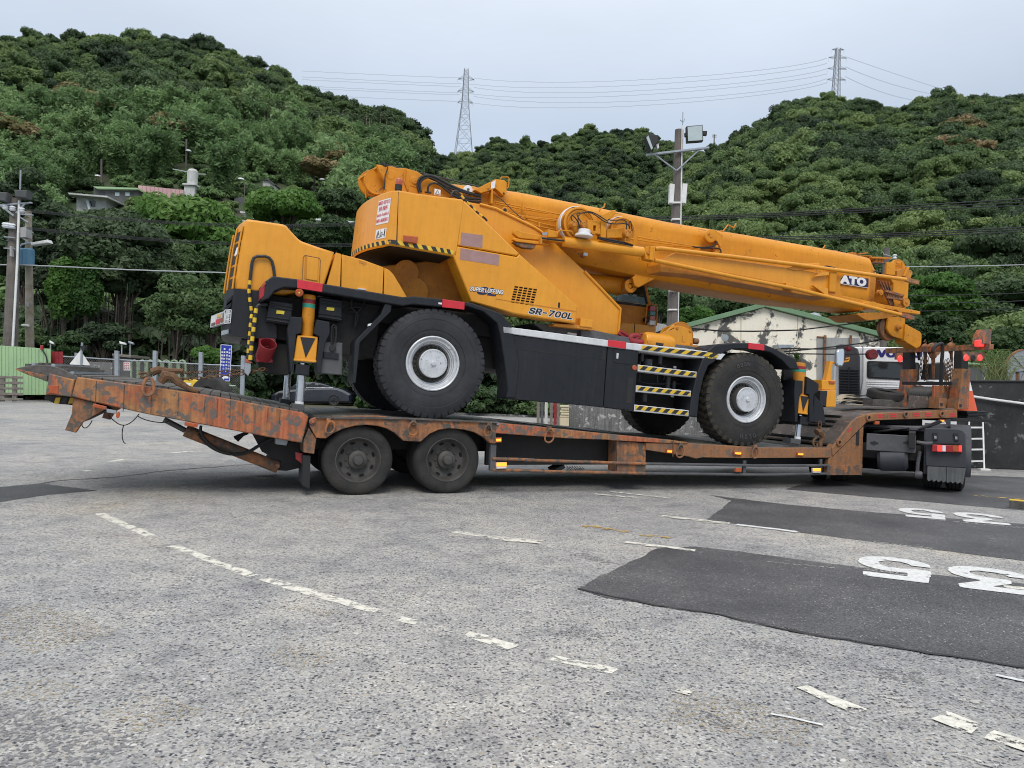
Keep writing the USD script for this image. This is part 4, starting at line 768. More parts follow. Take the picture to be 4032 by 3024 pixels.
# ---- counterweight
dn = 0.22; q_ = lambda p, d: cp(Q_, p, d)
plan = [(q_((1482, 516), dn) + [0.025, 0, 0], q_((1344, 1226), dn) + [0.07, 0, 0])]
for x, yt, yb in ((1200, 482, 1196), (900, 442, 1148), (760, 416, 1120), (700, 405, 1108)): plan.append((q_((x, yt), dn), q_((x - 8, yb), dn)))
uc, dc, R = 2.0, 1.475, 0
for d, yt, yb in ((0.235, 404, 1110), (0.27, 412, 1122), (0.34, 436, 1150)):
    u = plan[4][0][0] - {0.235: 0.04, 0.27: 0.075, 0.34: 0.115}[d]; a = np.array([u, d, plan[4][0][2] - 0.004]); plan.append((a, np.array([u - 0.01, d, plan[4][1][2] - {0.235: 0.004, 0.27: 0.008, 0.34: 0.018}[d]])))
u3, R = plan[-1][0][0], 0
R = math.hypot(2.0 - u3, dc - 0.34)
for d in (0.5, 0.75, 1.0, 1.25, 1.475):
    u = 2.0 - math.sqrt(R * R - (d - dc) ** 2); s = (d - 0.34) / (dc - 0.34)
    plan.append((np.array([u, d, plan[7][0][2] - 0.03 * s]), np.array([u - 0.015, d, plan[7][1][2] - 0.01 * s])))
half = plan; full = half + [(np.array([a[0], 2 * dc - a[1], a[2]]), np.array([b[0], 2 * dc - b[1], b[2]])) for a, b in half[::-1][1:]]
T, Bm = np.array([a for a, _ in full]), np.array([b for _, b in full])
def ringed(P, c): q = inset(P[:, :2], c); o = ccw(P[:, :2]); P2 = P if np.allclose(o, P[:, :2]) else P[::-1]; return np.c_[q, P2[:, 2]], P2
tin, T2 = ringed(T, 0.03); tmid, _ = ringed(T, 0.009); bin_, B2 = ringed(Bm, 0.02)
cw = part(loft(G(), [bin_ - [0, 0, 0.0], B2 + [0, 0, 0.02], T2 - [0, 0, 0.03], tmid - [0, 0, 0.009], tin]), "counterweight", "crane_yellow", crane)
part(loft(G(), [np.c_[inset(Bm[:, :2], 0.06), B2[:, 2] - 0.012], np.c_[inset(Bm[:, :2], 0.06), B2[:, 2] + 0.1]]), "counterweight_underside", "chassis_black", cw)
nrm = [unit(np.cross((full[min(k + 1, len(full) - 1)][0] - full[max(k - 1, 0)][0]) * [1, 1, 0], (0, 0, 1.0))) for k in range(len(full))]
nrm = [n if n @ (full[k][0] - np.array([0.2, dc, full[k][0][2]])) > 0 else -n for k, n in enumerate(nrm)]
def on_cw(s, h, off):                                   # s: path length along the near-side rim from its front end, h: share of the height
    mids = np.array([a for a, _ in full]); L = np.r_[0, np.cumsum(np.linalg.norm(np.diff(mids[:, :2], axis=0), axis=1))]
    I = lambda Z: np.array([np.interp(s, L, Z[:, k]) for k in range(3)])
    return I(Bm) + (I(T) - I(Bm)) * h + unit(I(np.array(nrm))) * off
def cw_patch(name, s0, s1, h0, h1, m, off=0.003, parent=None, lean=0.0, n=6):
    g = G(); S = np.linspace(s0, s1, n + 1); rows = [[on_cw(s + lean * (1 if h == h1 else 0), h, off) for s in S] for h in (h0, h1)]
    v = np.array(rows[0] + rows[1]); k = np.arange(n); g.add(v, np.stack([k + 1, k, k + n + 1, k + n + 2], 1))
    return part(g, name, m, parent or cw, smooth=True) if name else g
L0 = 0.12
band = cw_patch("hazard_band", 0.06, 2.35, 0.0 + 0.03, 0.105, "warning_yellow", 0.003, n=30); g = G()
for k in range(17): s = 0.1 + k * 0.132; g2 = cw_patch(None, s, s + 0.066, 0.03, 0.105, None, 0.006, lean=0.035); g.add(*g2.mesh())
part(g, "black_marks", "warning_black", band, smooth=True)
for s, nm in ((0.92, "panel_seam"),): cw_patch(nm, s, s + 0.006, 0.02, 0.98, "chassis_black", 0.002, n=1)
def cw_text(txt, s_mid, h_mid, height, m, off, parent, font="Inter", bold=0, width=None):
    M = lettering(txt, height, 0.0015, font, bold); w = M.bounds[1, 0] - M.bounds[0, 0]; k = (width / w) if width else 1.0
    v = np.array(M.vertices); H = np.linalg.norm(on_cw(s_mid, 1, 0) - on_cw(s_mid, 0, 0))
    P = np.array([on_cw(s_mid - (x - M.bounds[0, 0]) * k + w * k / 2, h_mid + y / H, off + z) for x, y, z in v]); part(G().add(P, M.faces), "print", m, parent)
sA, sB = 1.02, 1.33
poster = cw_patch("danger_poster", sA, sB, 0.42, 0.86, "label_white", 0.004)
for txt, h, ht, font in (("DANGER-KEEP OUT!", 0.775, 0.05, "Inter"), ("危险 请避开!", 0.67, 0.05, "Noto Sans CJK"), ("อันตราย-ห้ามเข้าใกล้", 0.565, 0.04, "NotoSansThai"), ("BAHAYA-JANGAN DEKAT!", 0.455, 0.05, "Inter")):
    cw_text(txt, (sA + sB) / 2, h, ht, "print_red", 0.005, poster, font, 0, (sB - sA) * (0.7 if "危" in txt else 0.93))
pic = cw_patch("warning_pictogram", sA + 0.02, sB - 0.03, 0.155, 0.33, "label_white", 0.004); g = G()
def cw_line(pts_, r=0.004): g.tube([on_cw(s, h, 0.006) for s, h in pts_], r, 4)
cw_line([(1.27, 0.18), (1.225, 0.30), (1.18, 0.18), (1.27, 0.18)], 0.005); cw_line([(1.235, 0.2), (1.22, 0.26)], 0.005); cw_line([(1.165, 0.17), (1.165, 0.32)], 0.002); cw_line([(1.15, 0.19), (1.15, 0.27), (1.125, 0.27), (1.125, 0.19), (1.15, 0.19)], 0.003); cw_line([(1.115, 0.225), (1.085, 0.225)], 0.004); cw_line([(1.068, 0.18), (1.068, 0.29)], 0.008); cw_line([(1.068, 0.3), (1.068, 0.315)], 0.009)
part(g, "print", "print_black", pic)
lamp = slab("side_indicator", Q_, [(757, 965), (936, 982), (922, 1078), (755, 1052)], dn - 0.035, dn + 0.02, "orange_lens", 0.014)
q = cp(Q_, (690, 395), 0.5); bq = part(G().cyl(q - [0, 0, 0.03], q + [0, 0, 0.07], 0.05, 18, 0.01), "beacon", "hose_black", crane); part(G().lathe([(0.052, 0), (0.05, 0.07), (0.035, 0.09), (0, 0.092)], q + [0, 0, 0.06], (0, 0, 1), 18), "beacon_lens", "orange_lens", bq)
# ---- turntable: body, near cover, boom foot plate
slab("turntable_body", A_, [(1500, 1000), (1690, 975), (2150, 925), (2500, 1300), (2500, 1400), (1800, 1300), (1700, 1230)], 0.9, 2.3, "aged_yellow", 0.02)
for x, y, rr in ((1770, 1045, 0.18), (1840, 1210, 0.2)): part(G().cyl(cp(A_, (x, y), 0.85), cp(A_, (x, y), 0.92), rr, 28, 0.006), "swivel_drum", "aged_yellow", crane)
slots = []
for rr in range(7):
    for cc in range(5):
        x, y = 722 + cc * 41 - rr * 5.2, 1164 + rr * 21.5 + cc * 6; slots.append([(x, y), (x + 32, y + 4), (x + 30, y + 18), (x - 2, y + 14)])
cover = slab("turntable_cover", B_, [(221, 817), (742, 910), (766, 886), (1272, 1340), (1255, 1490), (720, 1405), (345, 1300), (182, 890)], 0.22, 0.6, "crane_yellow", 0.014, holes=slots)
slab("vent_backing", B_, [(705, 1150), (915, 1180), (895, 1330), (680, 1300)], 0.245, 0.25, "chassis_black", 0, cover)
slab("turntable_cover", B_, [(263, 412), (300, 440), (762, 880), (742, 902), (223, 810)], 0.225, 0.6, "crane_yellow", 0.014)
slab("cover_slot", B_, [(1102, 1310), (1110, 1303), (1118, 1312), (1116, 1350), (1108, 1358), (1100, 1348)], 0.216, 0.23, "chassis_black", 0, cover)
slab("lower_band", B_, [(560, 1272), (1258, 1382), (1256, 1388), (560, 1278)], 0.216, 0.23, "aged_yellow", 0, cover)
slab("painted_out_patch", B_, [(257, 697), (446, 722), (440, 832), (250, 808)], 0.222, 0.232, "overpaint_mauve", 0); slab("painted_out_patch", B_, [(252, 832), (590, 892), (582, 986), (246, 932)], 0.217, 0.228, "overpaint_mauve", 0)
def text_on(txt, f, p0, p1, hpix, d, m, parent, bold=2, italic=0.0, font="Inter", depth=0.002, name="lettering"):
    a, b = cp(f, p0, d), cp(f, p1, d); h = np.linalg.norm(cp(f, (p0[0], p0[1] - hpix), d) - a); M = lettering(txt, h, depth, font, bold, italic)
    k = np.linalg.norm(b - a) / (M.bounds[1, 0]); M.apply_scale([k, 1, 1]); return part(put(M, a, b - a, (0, 0, 1)), name, m, parent)
text_on("SR-700L", B_, (846, 1402), (1226, 1456), 52, 0.2185, "label_white", cover, 9, 0.22); text_on("SR-700L", B_, (850, 1400), (1222, 1453), 50, 0.2165, "print_black", cover, 4, 0.22, depth=0.003)
text_on("SL", B_, (410, 1232), (560, 1250), 62, 0.2185, "navy_blue", cover, 5, 0.25); text_on("SUPER LUFFING", B_, (333, 1204), (626, 1240), 38, 0.2165, "print_black", cover, 7, 0.2); text_on("SUPER LUFFING", B_, (335, 1202), (624, 1237), 34, 0.2145, "label_white", cover, 3, 0.2, depth=0.003)
slab("cover_box", B_, [(1297, 1443), (1405, 1460), (1400, 1528), (1292, 1514)], 0.3, 0.6, "crane_yellow", 0.006); slab("cover_box", B_, [(1240, 1470), (1300, 1440), (1296, 1530), (1240, 1530)], 0.4, 0.7, "aged_yellow", 0.006)
slab("cover_lip", B_, [(1070, 1490), (1250, 1500), (1420, 1530), (1420, 1550), (1060, 1510)], 0.32, 0.7, "aged_yellow", 0.005)
foot = slab("boom_foot_plate", B_, [(250, 420), (420, 452), (560, 490), (900, 655), (1010, 730), (1340, 1042), (1643, 1362), (1624, 1592), (1250, 1540), (700, 1300), (300, 900)], 0.72, 0.82, "crane_yellow", 0.006)
part(G().tube([cp(B_, q, 0.71) for q in [(420, 452), (560, 490), (900, 655), (1010, 730)]], 0.022, 6), "plate_rim", "crane_yellow", foot); part(G().tube([cp(B_, q, 0.71) for q in [(1330, 1035), (1643, 1362), (1624, 1592)]], 0.022, 6), "plate_rim", "crane_yellow", foot)
slab("lug", R_, [(80, 310), (105, 250), (130, 235), (165, 240), (190, 275), (185, 365), (60, 310)], 0.70, 0.74, "boom_yellow", 0.003); part(G().lathe([(0.0, -0.004), (0.028, -0.004), (0.028, 0.004)], cp(R_, (142, 285), 0.70), (0, 1, 0), 16), "lug_hole", "chassis_black", crane)
striped("grab_rail", [cp(Q_, q, 0.45) for q in [(1350, 490), (1355, 450), (1380, 422), (1415, 422), (1445, 445), (1560, 570), (1680, 690), (1770, 760), (1795, 790)]], 0.016, 0.06, "warning_black", "warning_yellow", start=0.22)
# ---- boom
I4 = lambda x, y: (x, y)
db = 1.475; top = np.array([cp(I4, p, db)[[0, 2]] for p in (Q_(1250, 385), B_(590, 368), R_(1080, 252), C_(0, 82), C_(600, 178), C_(1300, 298), C_(1690, 384))]); bot = np.array([cp(I4, p, db)[[0, 2]] for p in (B_(300, 800), B_(1000, 960), C_(0, 556), C_(800, 692), C_(1350, 752), C_(1620, 782))])
def boom_section(u, w, kt=0.0, kb=0.0):
    t, b = np.interp(u, top[:, 0], top[:, 1]) - kt, np.interp(u, bot[:, 0], bot[:, 1]) + kb; h = w / 2; P = []
    def arc(cx, cy, r, a0, a1, n):
        return [(cx + r * math.cos(a), cy + r * math.sin(a)) for a in np.radians(np.linspace(a0, a1, n))]
    rt, rb = min(0.2, h * 0.6), h * 0.86
    P = arc(h - rt, t - rt, rt, 0, 90, 6) + arc(-h + rt, t - rt, rt, 90, 180, 6) + arc(-h + rb, b + rb * 0.8, rb, 180, 262, 6) + arc(h - rb, b + rb * 0.8, rb, 278, 360, 6)
    P = [(x, max(y, b) if y < b + 0.01 else y) for x, y in P]
    return np.array([(u, db + x, y) for x, y in P])
boom = part(loft(G(), [boom_section(u, 0.98) for u in np.linspace(top[0, 0], cp(C_, (1660, 500), 1.0)[0], 16)]), "boom", "boom_yellow", crane)
uE = cp(C_, (1660, 500), 1.0)[0]
for k, (du, w, kk) in enumerate(((0.10, 0.88, 0.05), (0.18, 0.8, 0.09), (0.26, 0.72, 0.12))):
    part(loft(G(), [boom_section(u, w, kk, kk) - [0, 0, 0] for u in (uE - 0.05, uE + du)]), "boom_section", "aged_yellow", boom)
# boom foot with its sheaves
for d0, d1 in ((0.98, 1.06), (1.89, 1.97)):
    slab("boom_head_plate", Q_, [(420, 85), (480, 95), (545, 112), (610, 108), (680, 132), (780, 132), (920, 172), (1060, 262), (1390, 400), (1500, 480), (1000, 520), (500, 500), (535, 300), (455, 182)], d0, d1, "boom_yellow", 0.008)
part(G().prism(cu(Q_, [(560, 120), (920, 180), (1060, 270), (1390, 410), (1390, 440), (900, 260), (560, 160)], 1.0), 1.0, 1.95), "boom_head_cover", "boom_yellow", crane)
c0 = cp(Q_, (600, 215), 0.975); part(G().cyl(c0, c0 + [0, 0.05, 0], 0.072, 24, 0.008), "sheave_cap", "boom_yellow", crane)
c0 = cp(Q_, (893, 290), 0.97); part(G().cyl(c0, c0 + [0, 0.05, 0], 0.075, 24, 0.008).cyl(c0 - [0, 0.015, 0], c0, 0.05, 20, 0.005).cyl(c0 - [0, 0.018, 0], c0, 0.009, 10), "pin_cap", "boom_yellow", crane)
slab("pin_plate", Q_, [(845, 232), (930, 250), (920, 375), (836, 350)], 0.972, 0.985, "boom_yellow", 0.003)
part(G().tube([cp(Q_, p, 0.965) for p in [(778, 135), (765, 290), (810, 405)]], 0.014, 5), "stiffener", "boom_yellow", crane)
for k, (x, y) in enumerate(((430, 300), (360, 320))):
    c0 = cp(Q_, (x, y), 1.15 + 0.3 * k); part(G().lathe([(0.0, 0), (0.17, 0), (0.19, -0.01), (0.195, 0.0), (0.17, 0.02), (0.195, 0.045), (0.19, 0.055), (0.17, 0.045), (0, 0.045)], c0, (0, 1, 0), 30), "sheave", "boom_yellow", crane)
part(G().bar(cp(Q_, (195, 275), 1.5), cp(Q_, (430, 125), 1.1), 0.03, 0.03), "sheave_guard", "boom_yellow", crane)
slab("sheave_guard", Q_, [(190, 265), (270, 262), (300, 500), (270, 420), (245, 345), (200, 300)], 1.5, 1.55, "boom_yellow", 0.004); slab("sheave_guard", Q_, [(256, 270), (285, 270), (300, 500), (285, 500)], 1.42, 1.46, "boom_yellow", 0.003)
part(G().tube([cp(Q_, p, 1.2) for p in [(385, 170), (365, 300), (372, 460)]], 0.012, 6).tube([cp(Q_, p, 1.3) for p in [(310, 330), (350, 420), (430, 440)]], 0.05, 8), "foot_rope", "wire_rope", crane)
part(G().cyl(cp(Q_, (505, 70), 1.0), cp(Q_, (520, 120), 1.0), 0.035, 10, 0.01).tube([cp(Q_, p, 0.94) for p in [(530, 85), (560, 130), (525, 230), (515, 400)]], 0.009, 6), "camera_unit", "hose_black", crane)
for l, r in (([(955, 435), (930, 350), (955, 265), (1040, 225), (1160, 250), (1320, 335), (1500, 415), (1720, 475)], 0.020), ([(975, 435), (955, 340), (985, 280), (1060, 248), (1170, 290), (1330, 375), (1500, 430), (1720, 490)], 0.018), ([(1060, 430), (1060, 370), (1090, 332), (1150, 322), (1230, 360), (1330, 440), (1450, 490), (1640, 520)], 0.016), ([(1020, 430), (1100, 440)], 0.015), ([(1180, 300), (1300, 380), (1420, 460), (1560, 500), (1720, 520)], 0.016), ([(1340, 450), (1480, 520), (1600, 545), (1720, 550)], 0.016)):
    P = np.array([cp(Q_, p, 0.90) for p in l]); t = np.linspace(0, len(P) - 1, 24) if len(P) > 2 else np.arange(2)
    from scipy.interpolate import CubicSpline
    part(G().tube(CubicSpline(np.arange(len(P)), P)(t) if len(P) > 2 else P, r, 7), "boom_hose", "hose_black", crane)
s_ = slab("warning_sign", Q_, [(1143, 388), (1218, 404), (1212, 474), (1137, 460)], 0.88, 0.895, "label_white", 0); part(G().tube([cp(Q_, p, 0.875) for p in [(1152, 452), (1178, 405), (1203, 462), (1152, 452)]], 0.004, 4), "warning_print", "print_black", s_)
c0 = cp(Q_, (1562, 400), 0.9); part(G().lathe([(0.024, 0), (0.062, 0), (0.068, 0.008), (0.068, 0.09), (0.024, 0.09), (0.024, 0)], c0, (0, 1, 0), 28), "white_roller", "label_white", crane)
br = slab("jib_bracket", Q_, [(1640, 402), (1900, 268), (2010, 282), (2042, 312), (2036, 450), (2012, 475), (1990, 470), (1900, 385), (1872, 400), (1866, 575), (1842, 575), (1848, 405), (1720, 445)], 0.85, 0.97, "boom_yellow", 0.006)
slab("bracket_patch", Q_, [(1846, 310), (1902, 282), (1890, 378), (1844, 390)], 0.844, 0.86, "label_white", 0, br); part(G().tube([cp(Q_, p, 0.86) for p in [(1960, 270), (1975, 245), (2055, 245), (2068, 260), (2060, 370), (2040, 380)]], 0.009, 6), "bracket_handle", "boom_yellow", br)
c0 = cp(Q_, (2003, 447), 0.845); part(G().cyl(c0, c0 + [0, 0.01, 0], 0.016, 12), "bracket_eye", "chassis_black", br)
for l in ([(0, 162), (400, 240), (950, 352)], [(0, 190), (390, 270), (760, 330)], [(190, 322), (450, 395), (930, 452)], [(190, 345), (640, 470), (960, 545)], [(330, 355), (460, 380), (930, 432)], [(200, 365), (620, 520), (900, 575)]):
    part(G().tube([cp(R_, p, 0.90) for p in l], 0.011, 6), "boom_pipe", "boom_yellow", crane)
for a, b in (((405, 180), (400, 285)), ((640, 460), (635, 540)), ((458, 355), (455, 400))): part(G().bar(cp(R_, a, 0.885), cp(R_, b, 0.885), 0.03, 0.03), "pipe_clamp", "boom_yellow", crane)
part(G().tube([cp(R_, p, 0.80) for p in [(0, 70), (90, 130), (265, 300), (480, 495), (655, 630)]], 0.007, 5), "stay_wire", "wire_rope", crane)
for l in ([C_(-0, 245), C_(230, 235), C_(300, 240)], [B_(1790, 735), B_(1900, 755), C_(80, 210), C_(300, 245)], [B_(1790, 760), B_(1900, 778), C_(80, 226), C_(290, 258)]):
    part(G().tube([cp(I4, p, 0.90) for p in l], 0.010, 6), "boom_pipe", "boom_yellow", crane)
# ---- winches
def winch(c, r, d, both):
    o = cp(R_, c, d)
    w = part(G().lathe([(0, 0.02), (r * 0.86, 0.02), (r * 0.88, 0), (r * 0.96, 0), (r, 0.008), (r, 0.03), (r * 0.9, 0.035), (r * 0.9, 0.3), (r, 0.305), (r, 0.33), (0, 0.33)], o, (0, 1, 0), 40), "winch_drum", "boom_yellow", crane)
    part(G().lathe([(r * 1.02, 0.05), (r * 1.06, 0.06), (r * 1.06, 0.14), (r * 1.02, 0.15)], o + [-0.03, 0, 0], (0, 1, 0), 40), "drum_flange", "rim_silver", w)
    g = G().lathe([(r * 0.8, 0.0), (r * 0.8, -0.012), (r * 0.76, -0.012), (r * 0.76, 0.0)], o, (0, 1, 0), 36); part(g, "drum_ring", "boom_yellow", w); return o, w
o1, w1 = winch((1232, 490), 0.265, 0.50, 1); o2, w2 = winch((1862, 585), 0.215, 0.52, 1)
slab("winch_frame", R_, [(1340, 425), (1520, 440), (1535, 640), (1340, 610)], 0.44, 0.55, "boom_yellow", 0.008, holes=[[(1425, 505), (1465, 510), (1458, 590), (1420, 585)]])
slab("winch_frame", R_, [(1540, 350), (1640, 310), (1700, 285), (1752, 282), (1745, 340), (1625, 450), (1610, 690), (1535, 690)], 0.42, 0.56, "boom_yellow", 0.008)
slab("winch_frame", R_, [(1620, 560), (1870, 535), (1868, 690), (1620, 690)], 0.46, 0.56, "boom_yellow", 0.008)
for c, r in (((1296, 490), 0.052), ((1152, 480), 0.05), ((1935, 620), 0.062)):
    o = cp(R_, c, 0.36); g = G().cyl(o, o + [0, 0.14, 0], r, 16, 0.006)
    for k in range(7): a = k * 0.9; q = o + np.array([math.cos(a), 0, math.sin(a)]) * r * 0.72; g.cyl(q - [0, 0.01, 0], q, 0.008, 6)
    part(g, "winch_motor", "aged_yellow", crane)
for l in ([(1200, 560), (1190, 440), (1115, 360), (1110, 420), (1150, 470)], [(1240, 560), (1200, 400), (1260, 325), (1400, 330), (1540, 420), (1640, 460)], [(1290, 520), (1190, 360), (1230, 330)], [(1640, 420), (1780, 430), (1890, 440), (1905, 530), (1925, 560)], [(1620, 470), (1780, 485), (1860, 480), (1930, 500), (1945, 560)], [(1950, 560), (1945, 470), (1965, 450), (1980, 520), (1985, 590)], [(1290, 330), (1420, 320), (1560, 400), (1640, 440)]):
    part(G().tube(CubicSpline(np.arange(len(l)), np.array([cp(R_, p, 0.38) for p in l]))(np.linspace(0, len(l) - 1, 16)), 0.0085, 6), "winch_hose", "hose_black", crane)
o = cp(R_, (1286, 640), 0.40); part(G().cyl(o - [0, 0, 0.035], o + [0, 0, 0.0], 0.135, 28, 0.006).cyl(o, o + [0, 0, 0.075], 0.095, 28, 0.012), "white_cap", "label_white", crane)
part(G().tube([cp(R_, p, 0.6) for p in [(1510, 300), (1520, 270), (1575, 245), (1595, 190)]], 0.012, 6), "rope_guide", "boom_yellow", crane)
part(G().tube([cp(R_, p, 0.40) for p in [(900, 640), (910, 600), (940, 578), (1120, 595), (1125, 630)]], 0.011, 6).tube([cp(R_, p, 0.40) for p in [(1450, 640), (1400, 620)]], 0.011, 6).tube([cp(R_, p, 0.4) for p in [(1890, 690), (1885, 740), (2000, 780), (2005, 710), (1890, 690)]], 0.012, 6), "winch_rail", "boom_yellow", crane)
# ---- jib stowed along the near side of the boom
slab("jib_fork", R_, [(260, 600), (275, 572), (320, 572), (400, 600), (700, 660), (980, 700), (985, 760), (790, 735), (345, 690), (262, 625)], 0.50, 0.58, "boom_yellow", 0.006)
slab("jib_fork", R_, [(255, 710), (275, 688), (310, 690), (380, 712), (600, 740), (800, 790), (600, 780), (300, 740)], 0.48, 0.56, "boom_yellow", 0.006)
slab("jib_fork_underside", R_, [(262, 745), (600, 782), (560, 845), (420, 835), (330, 800)], 0.5, 0.6, "rust_brown", 0.006)
slab("jib_end_plate", R_, [(770, 560), (800, 570), (920, 600), (910, 680), (770, 680)], 0.45, 0.7, "boom_yellow", 0.006); slab("jib_end_plate", R_, [(660, 690), (690, 690), (682, 780), (655, 775)], 0.42, 0.5, "aged_yellow", 0.004); slab("rating_plate", R_, [(680, 612), (760, 600), (745, 650), (690, 650)], 0.44, 0.45, "galvanised", 0)
a, b = cp(R_, (985, 740), 0.5), cp(B_, (1838, 868), 0.5); tube_ = part(G().cyl(a, b, 0.078, 24, 0.006), "jib_tube", "crane_yellow", crane)
b2 = cp(B_, (1862, 876), 0.5); part(G().cyl(b, b + unit(b - a) * 0.05, 0.07, 24, 0.02), "tube_end", "dirty_wheel", tube_)
slab("tube_label", R_, [(1285, 900), (1345, 910), (1340, 950), (1283, 940)], 0.43, 0.44, "galvanised", 0)
part(G().tube([cp(R_, p, 0.42) for p in [(1500, 680), (1700, 720), (2000, 790)]], 0.014, 6), "jib_hose", "hose_black", crane); part(G().tube([cp(R_, p, 0.42) for p in [(1500, 700), (1700, 745), (2000, 800)]], 0.012, 6), "jib_hose", "hose_black", crane); part(G().tube([cp(R_, p, 0.42) for p in [(680, 690), (900, 720), (1000, 730)]], 0.014, 6), "jib_hose", "hose_black", crane)
hb = slab("jib_hinge", B_, [(1862, 822), (1950, 818), (1945, 880), (1938, 948), (1865, 930), (1858, 880)], 0.42, 0.56, "boom_yellow", 0.006); o = cp(B_, (1890, 870), 0.40); part(G().cyl(o, o + [0, 0.03, 0], 0.03, 16, 0.004), "hinge_pin", "aged_yellow", hb)
slab("jib_hinge", B_, [(1905, 818), (1935, 815), (1925, 940), (1900, 935)], 0.38, 0.42, "boom_yellow", 0.004)
for l, nm in (([B_(1945, 840), C_(0, 258), C_(560, 322), C_(1080, 386), C_(1960, 506)], "upper"), ([B_(1940, 940), C_(0, 362), C_(560, 478), C_(1062, 576), C_(1920, 786)], "lower")):
    p = [cp(I4, q, 0.46) for q in l]; part(G().tube(p, 0.034, 12), "jib_chord", "crane_yellow", crane)
    e = p[-1]; g = G()
    for dy in (-0.03, 0.03): g.bar(e + [-0.05, dy, 0], e + [0.24, dy, -0.02], 0.012, 0.07)
    part(g, "chord_fork", "rusty_orange", crane)
slab("jib_web", C_, [(120, 290), (240, 305), (1000, 408), (1335, 470), (1332, 636), (1062, 560), (560, 462), (0, 352)], 0.52, 0.60, "crane_yellow", 0.006)
part(G().prism(cu(C_, [(0, 380), (560, 492), (1062, 585), (1332, 640), (1332, 655), (1062, 610), (300, 470), (0, 440)], 0.55), 0.55, 0.95), "jib_web_underside", "aged_yellow", crane)
slab("jib_gusset", C_, [(1000, 412), (1110, 378), (1260, 372), (1260, 420), (1060, 432)], 0.5, 0.56, "crane_yellow", 0.004); slab("jib_gusset", C_, [(995, 530), (1020, 530), (1070, 572), (1000, 560)], 0.44, 0.54, "crane_yellow", 0.004); slab("jib_gusset", C_, [(1208, 550), (1330, 575), (1330, 640)], 0.45, 0.5, "crane_yellow", 0.004); slab("jib_gusset", C_, [(1215, 482), (1300, 440), (1340, 445), (1335, 470)], 0.45, 0.5, "crane_yellow", 0.004)
slab("jib_post", C_, [(1345, 440), (1400, 446), (1392, 604), (1340, 600)], 0.47, 0.62, "boom_yellow", 0.006); slab("jib_post", C_, [(1330, 600), (1392, 606), (1390, 650), (1328, 640)], 0.5, 0.6, "aged_yellow", 0.006)
slab("jib_side_plate", S_, [(60, 470), (140, 480), (290, 520), (252, 552), (216, 592), (206, 760), (222, 806), (246, 828), (860, 960), (1010, 985), (1320, 1045), (1322, 1088), (1090, 1060), (850, 1010), (520, 945), (40, 840), (40, 600)], 0.56, 0.66, "boom_yellow", 0.006)
slab("side_flange", S_, [(520, 940), (600, 912), (680, 910), (840, 990), (830, 1005), (700, 990)], 0.44, 0.6, "boom_yellow", 0.004); slab("side_flange", S_, [(985, 1015), (1050, 1010), (1075, 1075), (1060, 1085)], 0.44, 0.5, "aged_yellow", 0.004)
lab = slab("name_panel", S_, [(60, 512), (602, 590), (596, 716), (60, 630)], 0.955, 0.99, "navy_blue", 0, label="dark blue name panel with white letters")
text_on("KATO", S_, (88, 625), (565, 690), 96, 0.953, "label_white", lab, 7)
slab("panel_edge", S_, [(215, 655), (596, 716), (596, 722), (215, 662)], 0.953, 0.97, "label_white", 0, lab)
# ---- boom tip: rope guides, head, hoist sheaves
for x, y, w, h in ((90, 195, 78, 80), (355, 222, 78, 118), (500, 275, 60, 78), (690, 285, 50, 78), (745, 290, 35, 75), (785, 295, 30, 80), (610, 270, 40, 60)):
    slab("rope_guide", S_, [(x, y), (x + w, y + 6), (x + w, y + h), (x, y + h - 4)], 1.2, 1.4, "aged_yellow", 0.004)
part(G().bar(cp(S_, (440, 250), 1.3), cp(S_, (560, 235), 1.3), 0.12, 0.02).bar(cp(S_, (430, 280), 1.25), cp(S_, (600, 280), 1.25), 0.14, 0.015).tube([cp(S_, p, 1.2) for p in [(560, 340), (630, 290), (680, 360), (700, 300)]], 0.01, 5).bar(cp(S_, (560, 310), 1.3), cp(S_, (830, 320), 1.3), 0.3, 0.03), "guide_frame", "aged_yellow", crane)
part(G().tube([cp(C_, p, 1.1) for p in [(1200, 290), (1205, 272), (1285, 262), (1305, 235)]], 0.013, 6).bar(cp(C_, (1265, 270), 1.1), cp(C_, (1265, 375), 1.1), 0.02, 0.03), "rope_guide", "boom_yellow", crane)
part(G().tube([cp(C_, p, 1.1) for p in [(460, 125), (500, 118), (535, 72), (580, 95), (600, 60)]], 0.013, 6), "rope_guide", "boom_yellow", crane)
o = cp(C_, (402, 158), 0.78); part(G().lathe([(0, -0.01), (0.03, -0.012), (0.032, 0), (0.09, 0), (0.11, 0.012), (0.115, 0.03), (0.095, 0.05), (0.115, 0.075), (0.11, 0.09), (0.06, 0.1), (0, 0.1)], o, (0, 1, 0), 28), "guide_sheave", "boom_yellow", crane)
slab("sheave_arm", C_, [(405, 105), (440, 112), (495, 150), (490, 240), (475, 250), (450, 200), (420, 190)], 0.86, 0.95, "boom_yellow", 0.005)
part(G().tube(CubicSpline(range(4), [cp(C_, p, 0.85) for p in [(440, 200), (400, 245), (300, 250), (260, 240)]])(np.linspace(0, 3, 12)), 0.013, 6).tube(CubicSpline(range(4), [cp(C_, p, 0.85) for p in [(480, 300), (470, 262), (420, 255), (320, 262)]])(np.linspace(0, 3, 12)), 0.012, 6).tube([cp(C_, p, 0.6) for p in [(1285, 408), (1310, 396), (1380, 410)]], 0.012, 6), "boom_cable", "hose_black", crane)
part(G().cyl(cp(C_, (437, 235), 0.9), cp(C_, (440, 300), 0.9), 0.05, 14), "cable_pot", "boom_yellow", crane)
slab("boom_tip_plate", S_, [(860, 360), (975, 370), (972, 545), (850, 530)], 1.0, 1.06, "boom_yellow", 0.006)
